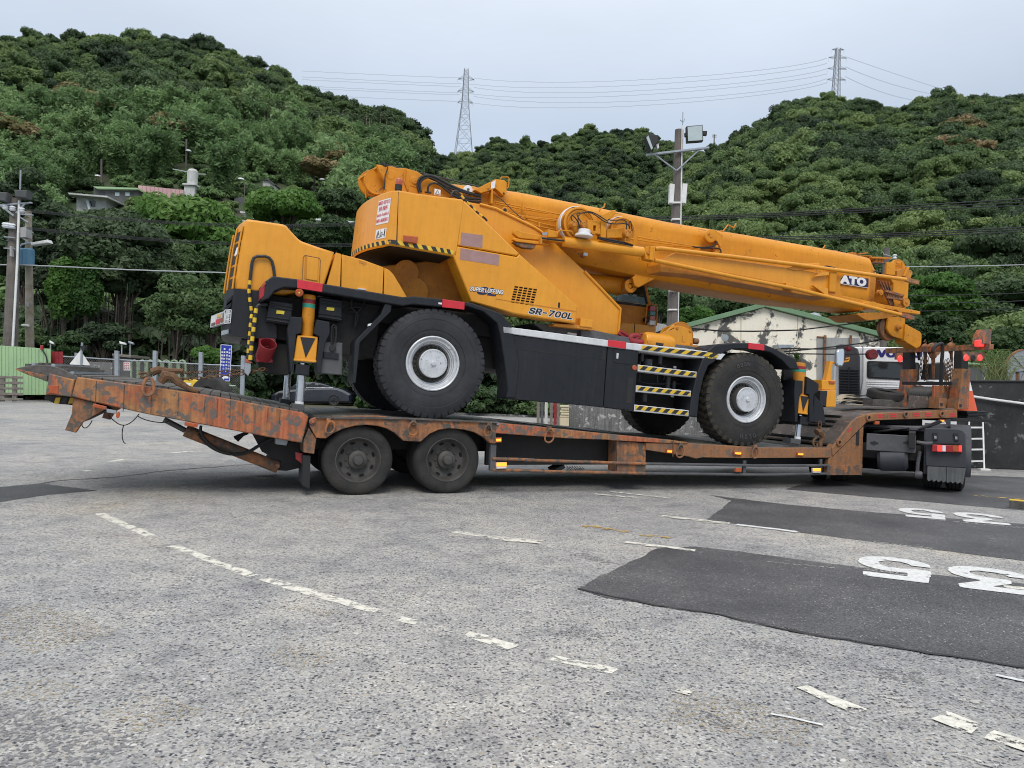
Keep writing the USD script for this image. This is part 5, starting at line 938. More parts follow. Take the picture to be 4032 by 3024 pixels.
slab("boom_tip_head", S_, [(885, 560), (1162, 640), (1150, 880), (1120, 1000), (960, 980), (930, 900), (950, 660)], 1.02, 1.95, "boom_yellow", 0.01)
slab("boom_tip_arm", S_, [(1000, 480), (1050, 450), (1190, 470), (1215, 500), (1205, 530), (1185, 590), (1120, 585), (1000, 570)], 0.98, 1.2, "aged_yellow", 0.006); slab("boom_tip_arm", S_, [(1090, 555), (1150, 425), (1175, 430), (1120, 555)], 0.94, 0.98, "boom_yellow", 0.004)
o = cp(S_, (1015, 450), 1.15); part(G().lathe([(0, 0), (0.16, 0), (0.175, -0.008), (0.18, 0.0), (0.16, 0.025), (0.18, 0.05), (0.16, 0.05), (0, 0.05)], o, (0, 1, 0), 26), "sheave", "boom_yellow", crane)
part(G().tube([cp(S_, p, 1.1) for p in [(990, 372), (1065, 362), (1070, 450)]], 0.014, 5), "sheave_guard", "boom_yellow", crane)
for k in range(4):
    a, b = (745 + k * 42, 620 + k * 2), (900 + k * 16, 960 + k * 3); part(G().bar(cp(S_, a, 0.9 + k * 0.02), cp(S_, b, 0.9 + k * 0.02), 0.04, 0.014), "extension_cable", "rust_brown", crane)
for k in range(5):
    x, y = 880 + k * 42, 790 + k * 12; slab("cable_anchor", S_, [(x, y), (x + 34, y + 6), (x + 30, y + 56), (x - 4, y + 50)], 0.86, 0.93, "rust_brown", 0.004, holes=[[(x + 8, y + 12), (x + 24, y + 15), (x + 22, y + 42), (x + 6, y + 40)]])
part(G().bar(cp(S_, (840, 760), 0.86), cp(S_, (1085, 830), 0.86), 0.03, 0.04).bar(cp(S_, (850, 850), 0.86), cp(S_, (1080, 880), 0.86), 0.03, 0.03), "anchor_bar", "rust_brown", crane)
for c, r, d in (((1130, 920), 0.082, 0.86), ((778, 778), 0.05, 0.84)):
    o = cp(S_, c, d); part(G().lathe([(0, -0.01), (r * 0.3, -0.012), (r * 0.35, 0), (r * 0.8, 0.004), (r, 0.0), (r * 1.02, 0.015), (r * 0.85, 0.03), (r * 1.0, 0.07), (0, 0.1)], o, (0, 1, 0), 26), "guide_sheave", "aged_yellow", crane)
blk = slab("hoist_head_plate", S_, [(880, 1132), (1110, 1105), (1105, 1300), (1100, 1440), (935, 1392), (885, 1345), (858, 1285)], 1.02, 1.07, "boom_yellow", 0.006, rnd=0.02)
slab("hoist_nose", S_, [(1150, 1240), (1320, 1330), (1342, 1362), (1335, 1500), (1322, 1530), (1270, 1562), (1112, 1468)], 0.99, 1.25, "boom_yellow", 0.008)
slab("nose_rib", S_, [(1110, 1225), (1145, 1230), (1130, 1460), (1095, 1452)], 0.98, 1.2, "boom_yellow", 0.004); text_on("C", S_, (1212, 1462), (1256, 1470), 52, 0.9885, "aged_yellow", blk, 0)
o = cp(S_, (1000, 1272), 1.01); part(G().cyl(o, o + [0, 0.03, 0], 0.072, 22, 0.006).cyl(o - [0, 0.05, 0], o, 0.045, 18, 0.006).cyl(o + [0.02, -0.08, 0], o + [0.02, -0.04, 0], 0.022, 12), "sheave_pin", "aged_yellow", blk)
for k in range(4):
    o = cp(S_, (890 - k * 5, 1275), 1.10 + k * 0.16); part(G().lathe([(0, 0), (0.2, 0), (0.235, -0.012), (0.245, 0.0), (0.215, 0.03), (0.245, 0.06), (0.235, 0.072), (0.2, 0.06), (0, 0.06)], o, (0, 1, 0), 30), "hoist_sheave", "rust_brown", blk)
slab("hoist_head_plate", S_, [(880, 1132), (1110, 1105), (1105, 1300), (1100, 1440), (935, 1392), (885, 1345), (858, 1285)], 1.85, 1.9, "boom_yellow", 0.006)
slab("tip_underside", S_, [(430, 1085), (520, 1065), (820, 1060), (1010, 1100), (860, 1140), (640, 1170), (560, 1165)], 1.05, 1.8, "aged_yellow", 0.006)
o = cp(S_, (1255, 1545), 1.1); part(G().bar(o, o - [0, 0, 0.1], 0.03, 0.02).tube([o + [-0.14, 0, 0.05], o + [-0.1, 0, -0.02], o + [0, 0, -0.04], o + [0.06, 0, 0.02]], 0.012, 5), "nose_rope_guard", "aged_yellow", crane)
part(G().tube([cp(S_, p, 1.0) for p in [(1170, 990), (1225, 1150), (1245, 1250)]], 0.008, 5), "tip_cable", "hose_black", crane)
# ---- boom lift cylinder and its bracket
a, b = cp(B_, (1240, 1120), db), cp(B_, (1652, 1162), db); rr = np.linalg.norm(cp(B_, (1655, 1088), db) - cp(B_, (1640, 1236), db)) / 2
part(G().cyl(a, b, rr, 30, 0.006), "lift_cylinder", "boom_yellow", crane); part(G().cyl(b - unit(b - a) * 0.0, b + unit(b - a) * 0.03, rr * 1.03, 30, 0.004), "cylinder_ring", "galvanised", crane)
e = cp(B_, (1735, 1162), 1.2); part(G().cyl(b, e + [0, 0.27, 0], 0.07, 16), "lift_rod", "dirty_wheel", crane); part(G().lathe([(0.05, 0), (0.115, 0), (0.115, 0.5), (0.05, 0.5), (0.05, 0)], e, (0, 1, 0), 26).cyl(e + [0, 0.02, 0], e + [0, 0.5, 0], 0.035, 16), "rod_eye", "boom_yellow", crane)
slab("lift_bracket", B_, [(1750, 1090), (1800, 1042), (2045, 1045), (1800, 1178), (1765, 1160)], 1.12, 1.2, "boom_yellow", 0.006); slab("lift_bracket", B_, [(1750, 1090), (1800, 1042), (2045, 1045), (1800, 1178), (1765, 1160)], 1.7, 1.78, "boom_yellow", 0.006)
# ---- operator's cab on the far side
dc0, dc1 = 1.95, 2.85
cab = slab("cab_body", B_, [(1480, 1270), (1640, 1290), (1905, 1335), (1960, 1345), (1950, 1580), (1560, 1560), (1480, 1500)], dc0, dc1, "aged_yellow", 0.01)
slab("cab_lower", X_, [(225, 1040), (290, 935), (560, 965), (1010, 1010), (1000, 1250), (200, 1200)], dc0 - 0.1, dc1, "crane_yellow", 0.008); slab("cab_seam", X_, [(548, 960), (560, 965), (545, 1200), (532, 1195)], dc0 - 0.106, dc0 - 0.09, "chassis_black", 0)
for d in (dc0, dc1 - 0.05): slab("cab_window", X_, [(80, 440), (250, 270), (300, 120), (760, 100), (860, 545), (380, 500)], d, d + 0.006, "cab_glass", 0, cab)
slab("cab_pillar", X_, [(725, 150), (800, 100), (912, 560), (835, 570)], dc0 - 0.01, dc0 + 0.06, "aged_yellow", 0.004, cab); slab("cab_pillar", X_, [(725, 150), (760, 120), (850, 560), (822, 565)], dc0 - 0.02, dc0 + 0.04, "hose_black", 0.003, cab); slab("window_sill", X_, [(75, 455), (380, 500), (830, 560), (815, 605), (180, 530), (75, 490)], dc0 - 0.012, dc0 + 0.02, "hose_black", 0.003, cab)
slab("cab_seat", X_, [(250, 470), (270, 300), (610, 330), (640, 520)], 2.3, 2.5, "galvanised", 0.03, cab); part(G().tube([cp(X_, p, 2.25) for p in [(390, 310), (600, 440)]], 0.012, 5).tube([cp(X_, p, 2.25) for p in [(520, 310), (380, 440)]], 0.012, 5), "cab_seat_bars", "hose_black", cab)
for (y0, y1), m in zip(((578, 690), (690, 790), (790, 890), (890, 1000)), ("red_lens", "green_lens", "orange_lens", "label_white")):
    slab("load_lamp", X_, [(890, y0), (1022, y0 + 8), (1018, y1), (880, y1 - 5)], dc0 - 0.16, dc0 - 0.05, m, 0.006, cab)
part(G().tube([cp(X_, p, dc0 - 0.18) for p in [(780, 960), (800, 760), (820, 545), (900, 535), (1040, 560), (1045, 640), (1020, 1010)]], 0.012, 5), "lamp_guard", "aged_yellow", cab)
o = cp(X_, (835, 880), dc0 - 0.12); part(G().cyl(o, o + [0, 0.1, 0], 0.05, 16, 0.01), "work_lamp", "hose_black", cab)
# ---- front corner box with the mirror
fb = slab("front_corner_box", I_, [(660, 560), (768, 562), (768, 690), (690, 690), (655, 620)], 0.32, 0.7, "crane_yellow", 0.008); slab("corner_box_side", I_, [(645, 565), (700, 565), (690, 690), (640, 660)], 0.30, 0.5, "print_black", 0.004, fb)
slab("mirror_arm", I_, [(656, 480), (762, 484), (765, 560), (658, 556)], 0.36, 0.65, "crane_yellow", 0.006, fb); slab("corner_indicator", I_, [(716, 488), (758, 490), (757, 512), (715, 508)], 0.34, 0.37, "orange_lens", 0.004, fb)
slab("mirror_arm", I_, [(690, 482), (722, 335), (745, 340), (738, 372), (728, 484)], 0.42, 0.52, "crane_yellow", 0.004, fb); part(G().tube([cp(I_, p, 0.45) for p in [(730, 350), (800, 345), (860, 335), (868, 312), (838, 318)]], 0.016, 6), "mirror_stay", "boom_yellow", fb)
slab("mirror_shell", I_, [(770, 265), (785, 242), (828, 240), (833, 260), (830, 350), (815, 378), (778, 375), (768, 355)], 0.40, 0.46, "galvanised", 0.01, fb, rnd=0.02); slab("mirror_face", I_, [(776, 270), (788, 250), (824, 248), (827, 262), (824, 345), (812, 368), (783, 366), (775, 350)], 0.392, 0.41, "mirror_glass", 0.004, fb)
# ---- hoist ropes along the boom and to the hooks
def sag(p, q, s, n=14):
    t = np.linspace(0, 1, n)[:, None]; return p + (q - p) * t - np.array([0, 0, 1.0]) * s * 4 * t * (1 - t)
for l in ([Q_(545, 95), Q_(1180, 240), R_(100, 30), R_(1180, 225)], [R_(1300, 262), R_(1760, 340), C_(0, 68), C_(360, 118), C_(620, 195), C_(1000, 290), C_(1500, 362), C_(1790, 378)], [R_(1760, 350), C_(0, 78), C_(500, 150), C_(760, 240), C_(1100, 318), C_(1640, 428), C_(1755, 448)], [C_(1300, 300), C_(1540, 335)]):
    part(G().tube([cp(I4, p, 1.05) for p in l], 0.012, 6), "hoist_rope", "wire_rope", crane)
for l, s in (([C_(232, 890), C_(480, 912), C_(750, 914), C_(1100, 904), C_(1690, 832)], 0), ([C_(980, 1076), C_(1400, 1034), C_(1600, 1008), C_(1810, 968)], 0), ([C_(960, 1050), C_(1300, 1055), C_(1460, 1050)], 0), ([C_(1000, 1090), C_(1500, 1098), C_(1690, 1092)], 0)):
    part(G().tube([cp(I4, p, 1.3) for p in l], 0.014, 6), "hook_rope", "wire_rope", crane)
rd = cp(C_, (1688, 1096), 1.2); part(G().lathe([(0, 0), (0.09, 0), (0.1, 0.012), (0.1, 0.05), (0.06, 0.06), (0.06, 0.09), (0.1, 0.1), (0.1, 0.13), (0, 0.14)], rd, (0.35, 1, 0), 24), "rope_end_disc", "red_paint", crane); rd = cp(C_, (1486, 1052), 1.2); part(G().cyl(rd - [0.04, 0, 0], rd + [0.05, 0, 0], 0.045, 12, 0.01), "rope_end_weight", "red_paint", crane)
# ---- hook block and ball hook lying on the carrier deck
HOOKM = CRANE.matrix()
hk = thing("hook_block", "yellow hook block with an embossed L lying on the crane deck beside the steps", "hook block", matrix=HOOKM)
slab("cheek_plate", X_, [(1090, 1200), (1250, 1110), (1400, 985), (1432, 1010), (1480, 1005), (1600, 1022), (1740, 1088), (1790, 1132), (1822, 1400), (1772, 1466), (1430, 1450)], 0.75, 0.79, "crane_yellow", 0.006, hk, holes=[[(1295, 1110), (1408, 1050), (1412, 1068), (1298, 1132)]])
slab("cheek_plate", X_, [(1180, 1060), (1400, 970), (1432, 990), (1600, 1010), (1740, 1080), (1790, 1132), (1822, 1400), (1772, 1466), (1430, 1450), (1090, 1200)], 1.12, 1.16, "crane_yellow", 0.006, hk)
for k in range(2): o = cp(X_, (1560, 1230), 0.83 + 0.14 * k); part(G().lathe([(0, 0), (0.2, 0), (0.225, -0.01), (0.235, 0.0), (0.21, 0.03), (0.235, 0.06), (0.2, 0.06), (0, 0.06)], o, (0, 1, 0), 28), "sheave", "aged_yellow", hk)
text_on("L", X_, (1565, 1365), (1640, 1372), 140, 0.748, "aged_yellow", hk, 0)
for x, y in ((1480, 1060), (1762, 1120), (1795, 1400)): o = cp(X_, (x, y), 0.735); part(G().cyl(o, o + [0, 0.03, 0], 0.025, 10, 0.004), "cheek_bolt", "aged_yellow", hk)
part(G().bar(cp(X_, (1430, 1462), 0.9), cp(X_, (1780, 1478), 0.9), 0.4, 0.05), "rest_bracket", "aged_yellow", hk); o = cp(X_, (1860, 1345), 0.85); part(G().cyl(o - [0.05, 0, 0], o + [0.06, 0, 0], 0.05, 12, 0.01), "rope_socket", "rust_brown", hk)
bh = thing("ball_hook", "yellow slotted swivel weight with a red hook lying on the crane deck", "crane hook", matrix=HOOKM)
a, b = cp(X_, (740, 1305), 0.45), cp(X_, (1405, 1400), 0.45); R0 = 0.125; L_bh = np.linalg.norm(b - a)
part(G().lathe([(0, 0.0), (R0 * 0.8, 0.0), (R0 * 0.85, 0.02), (R0 * 0.95, 0.03), (R0, 0.06), (R0, L_bh * 0.78), (R0 * 0.85, L_bh * 0.92), (R0 * 0.5, L_bh), (0, L_bh)], a, b - a, 30), "swivel_weight", "crane_yellow", bh)
slab("weight_slot", X_, [(970, 1300), (1140, 1320), (1185, 1350), (1195, 1400), (1165, 1465), (1020, 1430)], 0.33, 0.40, "chassis_black", 0.01, bh, rnd=0.03); o = cp(X_, (862, 1355), 0.32); part(G().cyl(o, o + [0, 0.03, 0], 0.026, 14, 0.004), "weight_plug", "aged_yellow", bh)
P = [cp(X_, p, 0.47) for p in [(740, 1330), (640, 1370), (500, 1340), (450, 1270), (520, 1220), (640, 1230), (560, 1290)]]; part(G().tube(CubicSpline(range(7), P)(np.linspace(0, 6, 30)), np.interp(np.linspace(0, 1, 30), [0, 0.3, 0.8, 1], [0.045, 0.05, 0.035, 0.02]), 10), "hook", "red_paint", bh)
part(G().tube([cp(X_, p, 0.5) for p in [(590, 1230), (700, 1185), (860, 1165), (880, 1180), (720, 1230)]], 0.016, 6).tube([cp(X_, p, 0.55) for p in [(480, 1280), (400, 1250), (330, 1180), (240, 1130), (200, 1180), (330, 1270), (440, 1330)]], 0.03, 7), "hook_chain", "red_paint", bh)
# ================================================================ the low-loader trailer
trailer = thing("low_loader_trailer", "rusty orange low-loader semi-trailer with raised tail ramp and gooseneck, under the crane", "trailer", matrix=TRAILER.matrix())
DN = -0.03; W3 = 3.0; I4 = lambda x, y: (x, y)
tp = lambda f, p, d: TRAILER.at(f(*p), d); tu = lambda f, pts, d: TRAILER.uv(f, pts, d)
def tslab(name, f, pts, d0, d1, m="rusty_orange", c=0.006, parent=None, rnd=0.0, holes=(), label=None, twin=False):
    q = tu(f, pts, d0)
    if rnd: q = round_poly(q, rnd)
    p = part(G().prism(q, d0, d1, c, holes=[tu(f, h, d0) for h in holes]), name, m, parent or trailer, label)
    if twin: part(G().prism(q, W3 - d1, W3 - d0, c, holes=[tu(f, h, d0) for h in holes]), name, m, parent or trailer)
    return p
ramp_top = [F_(560, 247), F_(850, 285), F_(1040, 310), F_(1440, 368), F_(1800, 432), F_(2195, 506), D_(918, 1421)]
tslab("ramp_side_beam", I4, ramp_top + [D_(860, 1646), F_(2120, 716), F_(1040, 512), F_(690, 432), F_(510, 388)], DN, 0.14, "rusty_orange", 0.012, twin=True)
rt = tu(I4, ramp_top, DN); o = np.argsort(rt[:, 0]); rt = rt[o]
for k, u in enumerate(np.linspace(rt[0, 0] + 0.2, rt[-1, 0] - 0.35, 15)):              # cross seams on the beam's side
    if k % 2 == 0 or k > 8:
        v = np.interp(u, rt[:, 0], rt[:, 1]); part(G().tube([(u, DN - 0.002, v - 0.02), (u - 0.004, DN - 0.002, v - 0.36 + 0.012 * k)], 0.004, 4), "weld_seam", "deck_steel", trailer)
def planks(name, u0, u1, n, top, m, d0=0.0, d1=W3, thick=0.045, gap=0.008, wob=0.006):
    U = np.linspace(u0, u1, n + 1)
    for a, b in zip(U[:-1], U[1:]):
        a, b = a + gap / 2, b - gap / 2; za, zb = top(a) + rng.uniform(-wob, wob), top(b) + rng.uniform(-wob, wob)
        part(G().prism([(a, za - thick), (b, zb - thick), (b, zb), (a, za)], d0 + rng.uniform(0, 0.03), d1 - rng.uniform(0, 0.03), 0.004), name, m, trailer)
planks("deck_plank", rt[0, 0] + 0.02, rt[-1, 0], 22, lambda u: np.interp(u, rt[:, 0], rt[:, 1]) + 0.025, "wet_plank")
# beak at the very end
bk = tslab("ramp_tip", F_, [(108, 186), (190, 168), (260, 160), (345, 160), (440, 185), (565, 245), (540, 300), (345, 282), (330, 278)], 0.0, 3.0, "wet_plank", 0.006)
tslab("tip_edge", F_, [(108, 186), (342, 238), (345, 280), (200, 232), (115, 194)], DN, 0.06, "rust_brown", 0.005)
bt = tu(F_, [(190, 168), (260, 160), (345, 160), (440, 185), (565, 245)], 0.0)
for k in range(9):
    u = np.interp(k / 8, [0, 1], [bt[0, 0], bt[-1, 0]]); v = np.interp(u, bt[:, 0], bt[:, 1]); part(G().bar((u, 0.03, v + 0.012), (u, 2.97, v + 0.012), 0.035, 0.03), "tread_bar", "galvanised" if k % 3 == 1 else "wet_plank", trailer)
eb = tslab("tail_end_box", F_, [(358, 222), (540, 268), (515, 392), (330, 372)], DN - 0.02, 0.35, "rusty_orange", 0.01, twin=True); tslab("end_reflector", F_, [(362, 308), (425, 312), (420, 372), (352, 362)], DN - 0.03, DN, "orange_lens", 0.003, eb)
bar = tslab("tail_bumper", F_, [(330, 375), (545, 395), (525, 452), (395, 440), (320, 405)], 0.2, 2.8, "chassis_black", 0.006)
for k in range(3): tslab("bumper_stripe", F_, [(405 + k * 52, 398), (440 + k * 52, 396), (428 + k * 52, 440), (390 + k * 52, 440)], 0.19, 0.21, "warning_yellow" if k != 1 else "warning_black", 0.001, bar)
tslab("ramp_leg", F_, [(530, 398), (690, 432), (765, 480), (600, 575), (548, 652), (470, 634), (520, 515)], 0.02, 0.12, "rust_brown", 0.006, twin=True); tslab("leg_gusset", F_, [(612, 480), (690, 440), (775, 490), (600, 575)], 0.12, 0.7, "chassis_black", 0.004)
def lamp(f, pts, m, d=DN - 0.01, parent=None, name="marker_lamp", glow=None):
    l = tslab(name, f, pts, d - 0.02, d + 0.02, m if glow is None else "orange_lens", 0.006, parent)
    if glow:
        c = np.mean(pts, 0); q = c + (np.array(pts) - c) * np.array([0.72, 0.5]); tslab("lamp_bulb", f, q, d - 0.026, d - 0.018, glow, 0.001, l)
    return l
lamp(F_, [(676, 440), (770, 462), (768, 485), (672, 466)], "orange_lens"); lamp(F_, [(1342, 572), (1436, 588), (1432, 616), (1338, 600)], "orange_lens")
tslab("lamp_mount", F_, [(770, 478), (845, 492), (840, 515), (775, 505)], DN - 0.01, 0.02, "galvanised", 0.003)
c_ = tp(F_, (857, 523), DN - 0.02); g = G().lathe([(0, -0.006), (0.03, -0.006), (0.035, 0), (0.03, 0.006), (0, 0.006)], (0, 0, 0), (0, 1, 0), 24); g.xf(np.array([[0.62, 0, 0.1, c_[0]], [0, 1, 0, c_[1]], [0.05, 0, 1.12, c_[2]], [0, 0, 0, 1]])); part(g, "hanging_reflector", "orange_lens", trailer)
CS = lambda pts, n=18: CubicSpline(np.arange(len(pts)), np.array(pts))(np.linspace(0, len(pts) - 1, n))
for l in ([(600, 575), (598, 605), (620, 618), (650, 595), (668, 562)], [(785, 525), (840, 575), (900, 598), (960, 570), (1010, 515)], [(900, 598), (888, 640), (890, 700), (912, 730)], [(1000, 530), (1080, 565), (1180, 578), (1230, 560)]): part(G().tube(CS([tp(F_, p, 0.2) for p in l]), 0.006, 5), "loose_wire", "hose_black", trailer)
for dd in (0.55, 2.45):
    a, b, c = tp(F_, (1190, 555), dd), tp(F_, (1345, 636), dd), tp(F_, (2020, 905), dd)
    part(G().cyl(b, c, 0.078, 20, 0.006), "ramp_ram", "rust_brown", trailer); part(G().cyl(a, b, 0.035, 14), "ram_rod", "grey_steel", trailer)
part(G().tube(CS([tp(F_, p, 0.45) for p in [(1440, 660), (1540, 760), (1660, 805), (1780, 800), (1880, 745), (1990, 690)]]), 0.022, 7), "ram_hose", "hose_black", trailer); part(G().tube(CS([tp(F_, p, 0.4) for p in [(1460, 600), (1480, 690), (1570, 770), (1670, 800)]]), 0.018, 7), "ram_hose", "hose_black", trailer)
part(G().bar(tp(F_, (1720, 710), 0.8), tp(F_, (1780, 650), 0.8), 0.04, 0.04), "ramp_strut", "chassis_black", trailer); part(G().bar(tp(F_, (1700, 690), 1.4), tp(F_, (1800, 650), 1.4), 0.05, 0.05), "ramp_strut", "chassis_black", trailer)
tslab("ramp_hinge", F_, [(1830, 660), (2000, 690), (2090, 720), (2200, 720), (2212, 900), (2080, 930), (1985, 925), (2040, 860), (1900, 790)], 0.5, 2.5, "chassis_black", 0.006); c_ = tp(F_, (2012, 895), 0.42); part(G().cyl(c_, c_ + [0, 0.1, 0], 0.035, 14, 0.005), "hinge_pin", "rust_brown", trailer)
tslab("hinge_bracket", F_, [(2000, 690), (2092, 710), (2080, 745), (2000, 735)], 0.2, 0.4, "galvanised", 0.004)
# ---- bogie
arch = [(315, 206), (700, 190), (860, 192), (1100, 214), (1890, 250), (1886, 436), (1838, 432), (1780, 380), (1700, 336), (1600, 312), (1480, 302), (1390, 315), (1310, 350), (1240, 412), (1228, 418), (1085, 412), (1010, 345), (940, 305), (860, 282), (760, 272), (660, 280), (560, 305), (470, 345), (405, 390), (322, 386), (265, 282), (270, 222)]
tslab("bogie_side_panel", G_, arch, DN, 0.06, "rust_brown", 0.008, twin=True); btop = tu(G_, [(315, 206), (700, 190), (1100, 214), (1890, 250)], DN)
planks("deck_plank", btop[0, 0], btop[-1, 0], 12, lambda u: np.interp(u, btop[:, 0], btop[:, 1]) + 0.008, "wet_plank")
part(G().bar(tp(G_, (320, 206), DN - 0.01), tp(G_, (1110, 216), DN - 0.01), 0.04, 0.022).bar(tp(G_, (1110, 216), DN - 0.01), tp(G_, (1900, 250), DN - 0.01), 0.04, 0.022), "deck_edge_strip", "wet_plank", trailer)
c_ = tp(G_, (290, 243), DN - 0.02); part(G().cyl(c_, c_ + [0, 0.05, 0], 0.042, 20, 0.008).cyl(c_ - [0, 0.02, 0], c_, 0.02, 14, 0.004), "hinge_boss", "rusty_orange", trailer); c_ = tp(G_, (1903, 263), DN - 0.02); part(G().cyl(c_, c_ + [0, 0.05, 0], 0.02, 14, 0.004), "hinge_pin", "galvanised", trailer)
def d_ring(f, top, bot, w, lab=None, swing=0.0):
    """a lashing ring: strap over the edge and a bent loop"""
    a, b = tp(f, top, DN - 0.03), tp(f, bot, DN - 0.05); s = tslab("ring_strap", f, [(top[0] - w * 0.45, top[1] - w * 0.9), (top[0] + w * 0.5, top[1] - w * 0.85), (top[0] + w * 0.5, top[1] + w * 0.5), (top[0] - w * 0.45, top[1] + w * 0.45)], DN - 0.04, DN, "rust_brown", 0.005)
    h = np.linalg.norm(a - b); r = h * 0.38; q = []
    for t in np.linspace(0, 2 * math.pi, 22): q.append(b + [math.cos(t) * r + swing * (math.sin(t) + 1), 0, r + (math.sin(t) * r) + max(math.sin(t), 0) * h * 0.35])
    part(G().tube(q, 0.013, 7), "lashing_ring", "rust_brown", trailer)
for f, t, b, w in ((G_, (430, 250), (430, 345), 40), (G_, (1170, 255), (1160, 362), 42), (G_, (1832, 285), (1815, 370), 40), (H_, (362, 320), (352, 425), 38), (H_, (1512, 460), (1495, 555), 32), (H_, (2158, 475), (2150, 560), 32)): d_ring(f, t, b, w, swing=rng.uniform(-0.01, 0.015))
part(G().tube(CS([tp(F_, p, DN - 0.06) for p in [(1095, 375), (1050, 375), (1035, 330), (1060, 265), (1100, 262), (1112, 300), (1115, 340), (1095, 375)]], 24), 0.02, 7), "lashing_ring", "rust_brown", trailer)
def small_wheel(u, d, side):
    o = np.array([u, d, 0.462]); ax = np.array([0, side, 0.0]); R = 0.464
    prof = [(0.285, 0.03), (0.30, 0.012), (0.36, 0.0), (0.41, 0.004), (0.44, 0.02), (0.458, 0.045), (R, 0.075)]
    prof = prof + [(R, 0.088), (0.455, 0.09), (0.455, 0.096), (R, 0.098), (R, 0.131), (0.455, 0.133), (0.455, 0.139), (R, 0.141)] + [(r, 0.272 - a) for r, a in prof[::-1]]
    t = part(G().lathe(prof, o, ax, 56), "wheel_tyre", "old_rubber", trailer)
    part(G().lathe([(0.302, 0.02), (0.30, 0.008), (0.292, 0.006), (0.283, 0.02), (0.272, 0.035), (0.262, 0.08), (0.25, 0.1), (0.24, 0.115), (0.2, 0.13), (0.165, 0.14), (0.12, 0.14), (0.12, 0.06), (0.1, 0.045), (0.075, 0.04), (0.07, -0.01), (0.055, -0.03), (0.03, -0.032), (0, -0.032)], o, ax, 44), "rim", "dirty_wheel", t)
    g = G()
    for k in range(8):
        a = k * math.pi / 4 + 0.3; c = o + np.array([math.cos(a), 0, math.sin(a)]) * 0.222 + ax * 0.1205; n_ = unit(np.array([-math.cos(a) * 0.45, 0, -math.sin(a) * 0.45]) - ax); tt = np.array([-math.sin(a), 0, math.cos(a)]); rr = np.cross(n_, tt)
        q = [c + n_ * 0.003 + tt * math.cos(s) * 0.036 + rr * math.sin(s) * 0.02 for s in np.linspace(0, 2 * math.pi, 14)[:-1]]; kk = np.arange(1, 12); g.add(q, np.stack([0 * kk, kk, kk + 1], 1)).add(q, np.stack([0 * kk, kk + 1, kk], 1))
    part(g, "hand_holes", "chassis_black", t); g = G()
    for k in range(10): a = k * math.pi / 5; c = o + np.array([math.cos(a), 0, math.sin(a)]) * 0.15; g.cyl(c + ax * 0.142, c + ax * 0.118, 0.014, 6)
    part(g, "wheel_nuts", "dirty_wheel", t)
w1, w2 = tp(G_, (690, 565), 0.04)[0], tp(G_, (1468, 572), 0.04)[0]
for u in (w1, w2):
    small_wheel(u, 0.04, 1); small_wheel(u, 0.62, -1); small_wheel(u, 2.38, 1); small_wheel(u, 2.96, -1)
    part(G().cyl((u, 0.3, 0.46), (u, 2.7, 0.46), 0.07, 14), "axle", "chassis_black", trailer)
tslab("wheel_box_end", G_, [(258, 300), (322, 392), (302, 525), (208, 512), (210, 400)], 0.02, 0.5, "rust_brown", 0.006); tslab("mud_flap", G_, [(205, 535), (272, 540), (264, 832), (200, 800)], 0.06, 0.62, "hose_black", 0.003); lamp(G_, [(140, 508), (205, 520), (200, 612), (142, 570)], "red_lens", 0.2, name="tail_lamp")
part(G().box((btop[0, 0] - 0.1, 0.66, 0.55), (btop[-1, 0], 2.34, 0.95)), "bogie_frame", "chassis_black", trailer)
# ---- low bed
ub0 = btop[-1, 0]; rail_pts = [(-105, 252), (380, 300), (915, 355), (1430, 405), (1572, 424), (1545, 436), (1300, 428), (912, 408), (868, 402), (520, 390), (-108, 345)]
tslab("bed_side_rail", H_, rail_pts, DN, 0.1, "rusty_orange", 0.008, twin=True)
lower = [H_(1205, 430), H_(1560, 432), H_(2212, 470), I_(735, 1003), I_(735, 1080), I_(0, 1082), H_(2000, 560), H_(1700, 556), H_(1640, 567), H_(1575, 548), H_(1200, 490)]
tslab("bed_lower_rail", I4, lower, DN + 0.02, 0.1, "gooseneck_brown", 0.008, twin=True)
bed = tu(I4, [H_(-105, 256), H_(380, 304), H_(915, 360), H_(1430, 410), H_(1560, 434), H_(2212, 474), I_(735, 1006)], DN)
planks("deck_plank", bed[0, 0] + 0.01, bed[-1, 0] + 0.1, 34, lambda u: np.interp(u, bed[:, 0], bed[:, 1]) + 0.008, "wet_plank")
mid = tu(H_, [(0, 360), (945, 415), (1200, 430)], 0.3)
g = G().prism([(bed[0, 0], 0.36), (bed[-1, 0], 0.36), (bed[-1, 0], 0.62), (tu(H_, [(1300, 420)], 0.3)[0, 0], 0.66), (bed[0, 0], 0.92)], 0.35, 0.42).prism([(bed[0, 0], 0.36), (bed[-1, 0], 0.36), (bed[-1, 0], 0.62), (tu(H_, [(1300, 420)], 0.3)[0, 0], 0.66), (bed[0, 0], 0.92)], 2.55, 2.62); part(g, "main_beam", "chassis_black", trailer)
tslab("web_plate", H_, [(948, 412), (1202, 432), (1200, 690), (952, 682)], 0.02, 0.06, "rust_brown", 0.004); tslab("web_stiffener", H_, [(940, 410), (985, 414), (980, 690), (935, 680)], 0.06, 0.3, "rust_brown", 0.004)
c_ = tp(H_, (1145, 590), 0.02); part(G().cyl(c_ - [0, 0.02, 0], c_ + [0, 0.02, 0], 0.03, 14, 0.004), "web_boss", "grey_steel", trailer)
